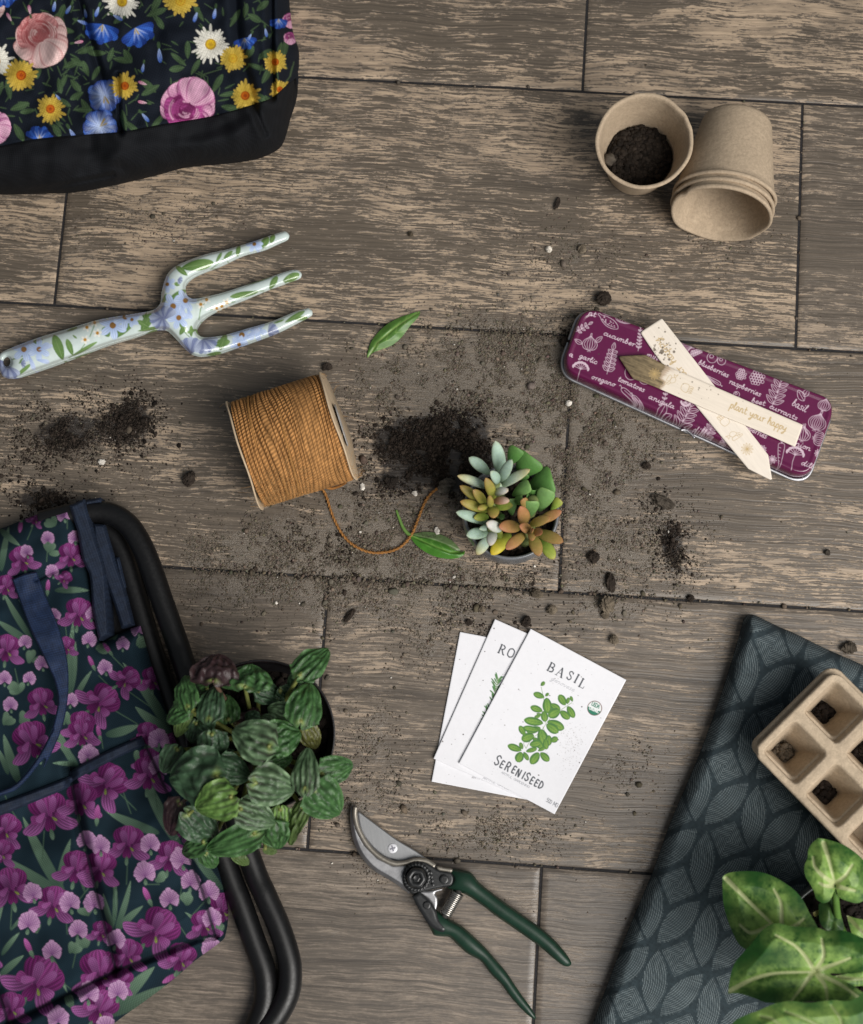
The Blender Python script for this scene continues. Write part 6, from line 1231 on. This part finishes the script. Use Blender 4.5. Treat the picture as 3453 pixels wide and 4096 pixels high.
# ================================================================== arrowhead plant, lower right
def arrowhead():
    m = attr_mat('arrowhead_leaf', .46, .32, var=.08, trans=.12)
    pc = P(*one(c13, 1640, 1380), .085); t = thing('potted_arrowhead', 'arrowhead plant with cream-veined green leaves in a dark pot', 'potted plant', (pc[0], pc[1], .022))
    R = 213*mpx(.085)*1.95; R = .052
    V, F = lathe([(0, .0235), (R*.72, .0235), (R*.75, .026), (R*.95, .072), (R, .074), (R*1.01, .0845), (R, .086), (R*.97, .0855), (R*.95, .075), (R*.8, .04), (0, .04)], 64, (pc[0], pc[1], 0)); mk('pot', V, F, simple('dark_green_pot', (.014, .020, .017), .4), t)
    soil_disc('soil', t, (pc[0], pc[1], 0), R*.9, .070, 33, (.018, .014, .012), 400, .0016)
    def lf(O, veins, z, base, cream, zfun=None, dark=(.007, .045, .007), mid=(.022, .095, .015), glow=(.25, .40, .095), wv=46, sc=1.0):
        L = spl(c13(O), 6); x0, y0 = L.min(0)-6; x1, y1 = L.max(0)+6; cv = Canvas(x0, y0, x1, y1, 2.2, dark); h, w = cv.a.shape[:2]; X, Y = np.meshgrid(x0+np.arange(w)*2.2, y0+np.arange(h)*2.2)
        n1 = vnoise(X, Y, 60, 3)*.6+vnoise(X, Y, 20, 4)*.4; cv.a = np.array(dark)+(np.array(mid)-np.array(dark))*n1[..., None]
        tex = lambda a, b: np.clip(.25+1.7*(vnoise(a, b, 7, 5)*.4+vnoise(a, b, 22, 6)*.6)-.45, 0, 1.1)
        for vn in veins: p = [tuple(q) for q in spl(c13(vn), 5, False)]; cv.line(p, 10*sc, glow, .8*base, wv*sc, tex)
        for i, vn in enumerate(veins):
            q = np.array(c13(vn))
            for s in np.linspace(.2, .85, 6):
                j = s*(len(q)-1); i0 = int(j); f = j-i0; pt = q[i0]*(1-f)+q[min(i0+1, len(q)-1)]*f; dr = q[-1]-q[0]; dr = dr/np.linalg.norm(dr)
                for sg in (-1, 1): a = sg*.75; d2 = np.array([dr[0]*math.cos(a)-dr[1]*math.sin(a), dr[0]*math.sin(a)+dr[1]*math.cos(a)]); cv.line([pt, pt+d2*55*sc*(1.2-s)], 3, glow, .45*base, 9*sc, tex)
        for vn in veins:
            p = spl(c13(vn), 6, False); n = len(p)
            for i in range(n-1): cv.line([p[i], p[i+1]], (15-11*i/n)*sc, cream, 1.0, 2)
        md = np.array(c13(veins[0])); mm = veins
        def zf(u, v, d, ph):
            zz = z+.0055*np.clip(d/60, 0, 1)-.0022*np.exp(-(linedist(md, u, v)/14)**2)+.004*(vnoise(u, v, 130, 8)-.5)
            for vn in mm[1:]: zz = zz-.0010*np.exp(-(linedist(np.array(c13(vn)), u, v)/9)**2)
            return zz+(zfun(u, v) if zfun else 0)
        return sheet('leaf', [L], 3.2, zf, m, t, lambda u, v: cv.sample(u, v))
    cr = (.42, .47, .23)
    lf([(1250, 830, 1), (1420, 780), (1470, 900), (1510, 1100), (1350, 1112), (1262, 1020)], [[(1420, 800), (1380, 1080)]], .088, .15, (.05, .11, .03), None, (.010, .035, .010), (.018, .06, .014))
    lf([(1545, 950, 1), (1640, 980), (1717, 1000), (1820, 1120), (1760, 1220), (1620, 1170), (1572, 1060)], [[(1560, 970), (1760, 1180)]], .090, .8, (.18, .22, .08))
    lf([(1195, 920), (1260, 892), (1250, 940), (1210, 965)], [[(1200, 945), (1255, 900)]], .086, .6, (.32, .28, .10), None, (.12, .12, .03), (.2, .18, .05))
    lf([(238, 545, 1), (300, 505), (450, 485), (650, 498), (830, 570), (1000, 690), (1090, 800), (1150, 920), (1230, 1060), (1290, 1200), (1100, 1300), (760, 1340), (560, 1340), (420, 1262), (340, 1120), (280, 960), (245, 800), (238, 650)], [[(275, 565), (480, 770), (740, 1020), (900, 1160)], [(850, 1180), (860, 1000), (850, 820), (780, 680)], [(860, 1120), (1000, 1060), (1090, 990)], [(760, 1050), (620, 1110), (520, 1130), (420, 1050)]], .098, .8, cr, lambda u, v: .012*np.clip((u-2900)/400, 0, 1))
    lf([(1245, 138, 1), (1180, 190), (1140, 262), (1133, 340), (1098, 440), (1110, 540), (1160, 622), (1200, 702), (1222, 772), (1290, 822), (1362, 800), (1410, 705), (1428, 650, 1), (1470, 760), (1560, 802), (1650, 822), (1730, 790), (1800, 700), (1830, 560), (1790, 450), (1712, 360), (1610, 270), (1490, 200), (1350, 155)], [[(1300, 190), (1360, 380), (1420, 622)], [(1418, 622), (1290, 530), (1210, 440), (1190, 340)], [(1418, 622), (1530, 530), (1600, 420)], [(1410, 640), (1320, 640), (1260, 610)], [(1430, 640), (1540, 670), (1630, 690)]], .106, .75, cr)
    lf([(1400, 1600), (1560, 1560), (1717, 1500), (1950, 1560), (1850, 1680), (1717, 1690), (1550, 1690)], [[(1450, 1600), (1650, 1620), (1850, 1600)]], .112, 1, (.22, .27, .11), None, (.03, .085, .02), (.06, .14, .03))
    lf([(296, 1778, 1), (312, 1640), (360, 1462), (450, 1350), (540, 1252), (640, 1122), (740, 1050), (830, 1034), (950, 1062), (1100, 1074), (1230, 1080), (1350, 1116), (1500, 1108), (1717, 1190), (1930, 1320), (1860, 1480), (1717, 1545), (1500, 1562), (1320, 1556, 1), (1460, 1610), (1660, 1722), (1800, 1850), (1690, 1890), (1500, 1862), (1200, 1852), (950, 1872), (700, 1868), (550, 1812), (400, 1770)], [[(320, 1742), (560, 1620), (800, 1560), (1210, 1546)], [(1205, 1540), (1120, 1400), (1000, 1270), (800, 1160)], [(1215, 1530), (1300, 1380), (1280, 1200)], [(1220, 1535), (1400, 1470), (1580, 1400)], [(1180, 1560), (1080, 1700), (970, 1840)], [(1230, 1570), (1320, 1700), (1340, 1850)], [(1250, 1570), (1480, 1680), (1680, 1820)]], .128, .8, cr, lambda u, v: .012*np.clip((u-2950)/500, 0, 1))
    lf([(200, 2420, 1), (340, 2090), (480, 2000), (620, 1950), (780, 1882), (950, 1852), (1150, 1868), (1400, 1842), (1560, 1852), (1680, 1800), (1730, 1745), (1950, 1700), (1950, 2420, 1)], [[(1900, 2300), (1400, 2200), (600, 2300)], [(1400, 2200), (1150, 2060), (900, 1960)], [(1000, 2240), (760, 2040), (640, 2010)], [(1500, 2200), (1480, 2050), (1380, 1900)]], .160, 1.1, (.24, .31, .12), None, (.025, .085, .018), (.07, .17, .04), (.19, .30, .07), 46)
    for p in [[(1425, 640, .104), (1430, 800, .098), (1460, 1000, .085), (1560, 1250, .069)], [(900, 1180, .106), (1150, 1260, .1), (1450, 1320, .069)], [(1270, 1550, .128), (1400, 1480, .11), (1560, 1400, .069)], [(1800, 2200, .16), (1800, 1900, .12), (1680, 1500, .069)], [(1800, 1200, .089), (1720, 1280, .069)]]:
        V, F = tube(spl3([PN(*one(c13, x, y), z) for x, y, z in p], 7), .0024, 10); mk('petiole', V, F, m, t, np.tile((.10, .20, .04), (len(V), 1)))
arrowhead()
# ================================================================== folding garden seat with iris tote, lower left
def iris_seat():
    t = thing('garden_seat', 'folding seat with black tube frame and purple iris print tote', 'folding seat', P(500, 3200))
    bg = (.0075, .0185, .0275); cv = Canvas(-260, 1960, 960, 4330, 2.3, bg); rr = random.Random(12); k8, k7 = .7086, .5495
    h, w = cv.a.shape[:2]; X, Y = np.meshgrid(cv.x0+np.arange(w)*2.3, cv.y0+np.arange(h)*2.3); cv.a *= (.8+.4*vnoise(X, Y, 80, 2))[..., None]
    SG, SL, SD = (.048, .088, .058), (.110, .175, .120), (.026, .055, .040)
    def leaf(c, b, q, wd, bend=.12):
        B, Q = one(c, *b), one(c, *q); k = k7 if c is c7 else k8; cv.petal(*B, math.atan2(Q[1]-B[1], Q[0]-B[0]), math.hypot(Q[0]-B[0], Q[1]-B[1]), wd*1.0*k, SD, SL, .42, 1.5, .8, .34, 6, bend=bend)
    def stem(c, pts): cv.line([tuple(q) for q in spl(c(pts), 5, False)], 4.2, SG)
    def sprig(c, x, y, a, s=1.0):
        x, y = one(c, x, y)
        for i in range(5): cv.petal(x+rr.uniform(-8, 8), y+rr.uniform(-8, 8), a+rr.uniform(-.9, .9), 44*s, 30*s, SG, SL, .5, 3, .6, .25, 4)
    def fan(c, x, y, a=0.0, s=1.0):
        k = k7 if c is c7 else k8*1.12; x, y = one(c, x, y); s = s*58*k
        cv.petal(x, y+s*.7, math.pi/2+a, s*.5, s*.35, SG, SL, .5, 3, .6)
        for i in range(13):
            b = -math.pi/2+a+(i-6)*.30; r = 1.18+.05*math.sin(i*2.1+x); cv.petal(x-math.sin(a)*0, y+s*.52, b, s*r*(1.10-.085*abs(i-6)), s*.52, (.21, .10, .205), (.40, .235, .385), .85, 9, .45, .18, 3, rim=(.22, .10, .23))
        cv.disc(x, y+s*.05, s*.62, (.33, .16, .33), ry=s*.42, al=.2, soft=s*.3)
        for i in range(8): b = -math.pi/2+a+(i-3.5)*.32; cv.line([(x, y+s*.5), (x+math.cos(b)*s*1.0, y+s*.5+math.sin(b)*s*1.0)], 1.9, (.14, .05, .16), .85)
    def iris(c, x, y, a=0.0, s=1.0, v=0):
        k = k7 if c is c7 else k8; x, y = one(c, x, y); s = s*94*k; D, M, Li = (.036, .004, .032), (.098, .011, .078), (.215, .07, .205); R = lambda dx, dy: (x+(dx*math.cos(a)-dy*math.sin(a))*s, y+(dx*math.sin(a)+dy*math.cos(a))*s)
        def pt(dx, dy, an, l, w_, c0, c1_, st=.28, be=0.0): X_, Y_ = R(dx, dy); cv.petal(X_, Y_, an+a, l*s, w_*s, c0, c1_, .55, 5, .45, min(.6, st*1.6), 5, rim=tuple(q*.62 for q in c1_), bend=be)
        H = math.pi/2
        P1, P2 = (.135, .020, .108), (.18, .038, .15)
        pt(-.1, .25, -H-.55, 1.15, .80, D, M, .3, .15); pt(.15, .25, -H+.6, 1.15, .80, D, P1, .3, -.15); pt(.02, .3, -H, 1.3, .95, M, P2, .25); pt(-.02, .2, -H-.3, .95, .42, D, Li, .3); pt(.12, .2, -H+.3, .95, .34, M, Li, .3)
        pt(-.18, .0, H+.55, 1.15, .72, D, Li, .38, .35); pt(.22, .0, H-.50, 1.15, .74, D, Li, .38, -.35); pt(.02, .1, H+.05, .70, .52, D, M, .3); pt(-.3, .15, math.pi-.1, .50, .46, M, P2, .2); pt(.3, .1, .15, .52, .46, M, Li, .3)
        pt(-.12, -.05, H+.9, .55, .34, P2, Li, .3); X_, Y_ = R(.14, .18); cv.petal(X_, Y_, a+H*.5, s*.30, s*.14, (.09, .12, .02), (.15, .18, .04))
        X_, Y_ = R(0, .7); cv.petal(X_, Y_, a+H, s*.5, s*.26, SG, SL, .5, 2.5, .7, .2, 4)
    def bud(c, x, y, a, s=1.0): k = k7 if c is c7 else k8; x, y = one(c, x, y); s = s*100*k; cv.petal(x-math.cos(a)*s*.5, y-math.sin(a)*s*.5, a, s, s*.42, (.12, .02, .09), (.36, .10, .30), .5, 2.2, .7, .3, 4); cv.petal(x-math.cos(a)*s*.75, y-math.sin(a)*s*.75, a, s*.5, s*.3, SG, SL)
    for c, b, q, wd in [(c8,(1020,690),(735,255),95),(c8,(900,610),(585,520),80),(c8,(370,970),(95,540),95),(c8,(340,940),(0,770),85),(c8,(330,940),(375,640),70),(c8,(640,1150),(560,960),50),(c8,(655,1150),(770,890),50),(c8,(660,1160),(790,1005),60),(c8,(640,1140),(680,860),40),(c8,(10,1300),(95,1160),45),(c8,(0,1420),(120,1285),60),(c8,(640,1620),(840,1340),110),(c8,(620,1640),(1000,1430),110),(c8,(1260,930),(990,640),75),(c8,(110,330),(0,60),80),(c8,(420,230),(300,10),60),(c8,(430,225),(300,200),40),
                        (c7,(10,610),(40,280),70),(c7,(0,300),(130,440),70),(c7,(230,1100),(0,780),70),(c7,(200,1110),(-30,985),80),(c7,(500,1540),(600,1130),70),(c7,(520,1540),(470,950),70),(c7,(540,1560),(640,1320),60),(c7,(1250,1790),(960,1240),110),(c7,(1250,1790),(965,1630),110),(c7,(570,2040),(420,1800),70),(c7,(770,1800),(1020,1760),100),(c7,(400,750),(650,730),70),(c7,(60,2090),(0,1880),60),(c7,(300,1000),(160,800),50),(c8,(250,1250),(400,1500),50),(c8,(60,1160),(160,1040),30),(c8,(480,950),(430,760),30),(c8,(-150,1500),(-20,1000),90),(c8,(-200,900),(-60,600),90),(c8,(1190,1180),(1060,1040),40)]: leaf(c, b, q, wd, rr.choice([-.12, .12, .08]))
    for c, pts in [(c8,[(740,500),(650,250)]),(c8,[(575,720),(640,900),(640,1130)]),(c8,[(720,780),(715,900)]),(c8,[(820,900),(900,900)]),(c8,[(895,1050),(1000,1120),(1060,1200)]),(c8,[(225,1320),(330,1430),(410,1500)]),(c8,[(430,1010),(500,920)]),(c8,[(370,1040),(380,1180)]),(c8,[(440,1180),(440,1230),(410,1370)]),(c8,[(130,580),(60,470),(30,400)]),(c8,[(250,600),(240,760)]),(c8,[(70,980),(60,1150)]),(c8,[(1010,1010),(1030,890)]),(c8,[(1180,970),(1080,1080)]),(c8,[(770,480),(680,390)]),(c8,[(870,330),(890,480)]),
                  (c7,[(240,280),(200,380)]),(c7,[(490,230),(490,300)]),(c7,[(350,420),(340,540)]),(c7,[(820,1230),(920,1330)]),(c7,[(930,1480),(1100,1600)]),(c7,[(830,1620),(1000,1720)]),(c7,[(720,1370),(830,1480)]),(c7,[(470,950),(490,1120)]),(c7,[(110,1320),(140,1460)]),(c7,[(740,1830),(750,1900)])]: stem(c, pts)
    for c, x, y in [(c7,410,270),(c7,350,470),(c7,620,400),(c7,220,1270),(c7,140,1480),(c7,150,1700),(c7,40,1720),(c7,700,1180),(c7,1010,1160),(c7,480,1720),(c7,820,1110),(c8,880,880),(c8,1060,1010),(c8,210,1170),(c8,480,1250),(c8,500,1080),(c8,400,1280),(c8,1230,1180),(c8,830,160),(c8,770,200),(c8,400,1590),(c8,960,1370)]: sprig(c, x, y, rr.uniform(-2.5, -.6))
    for c, x, y, a, s in [(c7,160,530,-.3,1.1),(c7,510,500,-.1,1.05),(c7,45,720,.2,.9),(c7,570,920,.1,1.25),(c7,45,1180,.1,1.2),(c7,260,230,.5,.6),(c7,300,1570,-.2,1.2),(c7,230,1850,-.4,1.6),(c7,730,1560,.9,1.5),(c7,590,1740,.2,1.2),(c7,920,1400,1.0,1.1),(c7,1110,1400,0,1.0),(c7,1070,1800,.1,1.0),(c7,1260,1850,0,.7),(c7,470,660,.8,.6),(c7,480,1160,0,.8),(c7,1080,1990,.2,1.0),
                          (c8,460,50,-.1,.9),(c8,600,330,.8,1.3),(c8,270,500,-.2,1.35),(c8,840,280,.1,1.15),(c8,455,430,.1,1.1),(c8,720,670,.05,1.1),(c8,960,750,.2,1.05),(c8,430,810,.2,1.1),(c8,565,810,.2,1.05),(c8,60,920,-.2,1.25),(c8,300,1010,.2,1.1),(c8,210,1450,.6,1.6),(c8,880,1160,.7,1.45),(c8,720,1300,.1,1.0),(c8,1020,1320,.3,1.0),(c8,560,1400,-.1,1.4),(c8,560,1600,.5,1.2),(c8,1150,1130,-.1,.9),(c8,1255,1040,.1,1.0),(c8,30,590,.4,1.0),(c8,10,720,.3,.8),(c8,1040,600,.8,.6),(c8,60,1600,0,1.0),(c8,680,1440,.4,.8),(c8,570,1170,.2,.7),(c8,-120,1250,.2,1.3),(c8,-140,700,-.2,1.2)]: iris(c, x, y, a, s)
    for c, x, y, a in [(c8,550,500,-1.5),(c8,830,960,-2.0),(c8,160,1250,-2.0),(c7,350,720,-1.5),(c7,665,1270,-2.0),(c7,720,1780,-1.8),(c7,150,280,1.7),(c7,780,1170,-2.2),(c8,960,1430,2.6)]: bud(c, x, y, a)
    for c, L_ in [(c8, [(570,670),(850,660),(820,820),(960,970),(1075,870),(1180,930),(400,990),(190,935),(160,1100),(440,1145),(295,1265),(650,1200),(535,990),(665,1490),(500,1500),(330,1640),(1195,1245),(600,1690),(485,640),(895,70),(900,220),(500,160),(1200,1080),(1030,740),(-60,1400),(-80,880)]), (c7, [(470,185),(350,360),(548,355),(200,455),(385,600),(400,920),(180,1115),(35,1380),(210,1380),(80,1570),(645,1095),(895,1130),(770,1300),(515,1540),(640,1930),(1160,1815),(310,1270),(1010,1020),(670,910)])]:
        for x, y in L_: fan(c, x, y, rr.uniform(-.35, .35), rr.uniform(.92, 1.1))
    body = c7([(-460, 400, 1), (0, 300), (180, 230), (350, 170), (525, 118, 1), (560, 260), (600, 420), (650, 600), (690, 800), (720, 1000), (735, 1122, 1), (880, 1056), (1028, 995, 1), (1052, 1080), (1100, 1250), (1180, 1500), (1262, 1780), (1300, 1880)])+c8([(1062, 420), (1122, 560), (1230, 800), (1270, 960), (1282, 1080), (1264, 1200), (1236, 1232), (1100, 1332), (960, 1452), (800, 1572), (700, 1642), (600, 1722), (450, 1852), (250, 2000, 1), (-350, 2000, 1)])
    BL = spl(body, 5)
    seamv = np.array(c8([(392, 240), (440, 520), (500, 760), (570, 1050), (655, 1385)])); seamb = np.array(c8([(-60, 1760), (40, 1688), (300, 1560), (655, 1388), (900, 1290), (1110, 1205), (1215, 1188)])); seamr = np.array(c8([(800, 70), (880, 240), (960, 420), (1060, 720), (1140, 930), (1215, 1188)])); seamp = np.array(c7([(262, 672), (350, 630), (560, 560), (665, 530)])); seaml = np.array(c8([(-10, 1500), (20, 1590), (50, 1700)])); seamq = np.array(c7([(740, 1120), (870, 1062), (1030, 1000)]))
    for s_ in (seamv, seamr, seamb, seaml): cv.line(s_, 6, (.003, .006, .010), .85, 4)  # seam lines, with their crease shade painted dark into the cloth colour
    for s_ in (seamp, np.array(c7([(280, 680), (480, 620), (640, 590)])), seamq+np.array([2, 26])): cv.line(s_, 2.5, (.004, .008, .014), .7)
    def zf(u, v, d, ph):
        dd = nearest([BL], u, v)[0]; q = np.clip(dd/85, 0, 1); z = .010+.026*np.sqrt(np.clip(1-(1-q)**2, 0, 1))+.020*np.clip((v-3100)/500, 0, 1)*np.clip(dd/160, 0, 1)
        for s_, a, w_ in ((seamv, .012, 20), (seamb, .011, 20), (seamr, .005, 16), (seamp, .003, 9), (seaml, .006, 20)): z -= a*np.exp(-(linedist(s_, u, v)/w_)**2)*np.clip(dd/20, 0, 1)
        return z+(vnoise(u, v, 150, 3)-.5)*.010*q+(vnoise(u, v, 50, 5)-.5)*.0022*q
    m = attr_mat('iris_canvas', .85, .12, weave=.22, wper=.0017, wang=-.35)
    bd = sheet('tote_body', [BL], 2.5, zf, m, t, lambda u, v: cv.sample(u, v), skirt=.004)
    navy = attr_mat('navy_webbing', .7, .3, weave=.28, wper=.0016, wang=.95); nc = np.array((.0095, .0165, .034))
    def strip(name, O, z, par=t, step=2.8, col=nc, edge=9, skirt=None, ribs=None):
        L = spl(O, 5); cf = lambda u, v: col*(.75+.5*vnoise(u, v, 14, 3))[:, None]*(1 if ribs is None else (1+.30*np.sin(((u*ribs[0]+v*ribs[1]))*2*np.pi/9.0))[:, None])
        return sheet(name, [L], step, lambda u, v, d, p: (zf(u, v, d, p) if z is None else (z(u, v) if callable(z) else z))+.0030*np.clip(d/edge, 0, 1)+.0006, navy, par, cf, skirt=skirt)
    strip('edge_binding', c7([(505, 130, 1), (612, 84, 1), (650, 225), (692, 370), (752, 560), (772, 720), (792, 1068, 1), (722, 1112, 1), (676, 900), (652, 640), (600, 520), (566, 330), (535, 230)]), lambda u, v: .030+0*u, skirt=.012)
    strip('edge_binding', c7([(610, 92, 1), (732, 72, 1), (742, 110, 1), (650, 130), (622, 140, 1)]), lambda u, v: .024+0*u, skirt=.01)
    strip('seat_strap', c7([(676, 262, 1), (762, 270, 1), (832, 520), (904, 730), (972, 1000, 1), (885, 1024, 1), (832, 850), (762, 660), (722, 540), (690, 400)]), lambda u, v: .022+0*u, skirt=.012)
    strip('seat_strap', c7([(836, 508, 1), (868, 506, 1), (918, 720), (900, 740), (852, 600)]), lambda u, v: .018+0*u, skirt=.012)
    strip('pocket_binding', c8([(-60, 460), (0, 440), (200, 366), (390, 290), (400, 258), (600, 150), (800, 62, 1), (822, 112, 1), (610, 212), (405, 322), (390, 350), (200, 432), (-60, 530)]), lambda u, v: zf(u, v, None, None)+.0015)
    hd = strip('handle', c7([(88, 668, 1), (180, 628), (268, 612, 1), (330, 780), (420, 1000), (486, 1230), (500, 1450), (472, 1680), (405, 1870), (320, 2040)])+c8([(250, 190), (100, 360), (-40, 410, 1), (-40, 385, 1), (90, 330), (215, 180), (300, 20)])+c7([(372, 1790), (420, 1580), (404, 1430), (322, 1240), (222, 1030), (142, 820)]), lambda u, v: zf(u, v, None, None)+.004+.012*np.sin(np.clip((v-2300)/850, 0, 1)*np.pi), col=np.array((.009, .020, .055)), ribs=(.25, .97), edge=5)
    tm = simple('black_tube', (.004, .004, .0045), .40, 0, .40, .1, 200); rt = .0085
    def tb(pts, r=rt): p = spl3([PN(x, y, z) for x, y, z in pts], 10); V, F = tube(p, r, 20); mk('frame_tube', V, F, tm, t)
    A1 = [(*one(c7, x, y), .020) for x, y in [(300, 250), (560, 190), (700, 178), (800, 190), (890, 235), (965, 310), (1040, 440), (1105, 600), (1190, 850), (1290, 1130), (1380, 1400)]]; A2 = [(*one(c8, x, y), .0125) for x, y in [(1400, 720), (1500, 965), (1568, 1120), (1622, 1280), (1640, 1390), (1628, 1510), (1570, 1630), (1480, 1750), (1350, 1950)]]
    tb(A1+A2)
    B1 = [(*one(c7, x, y), .0095) for x, y in [(400, 420), (700, 300), (790, 330), (850, 400), (905, 520), (960, 700), (1020, 900), (1100, 1160), (1200, 1450)]]; B2 = [(*one(c8, x, y), .0095) for x, y in [(1270, 770), (1350, 980), (1428, 1200), (1488, 1370), (1502, 1480), (1490, 1590), (1430, 1740), (1330, 1930)]]
    tb(B1+B2)
    V, F = join([(np.concatenate([PN(*np.array(c7([(560, 300), (1000, 330), (1210, 1500), (700, 1500)])).T, .006)]), np.array([[0, 1, 2, 3]]))]); 
    mk('lining', V, F, simple('black_lining', (.006, .0065, .008), .8), t, None, False)
iris_seat()
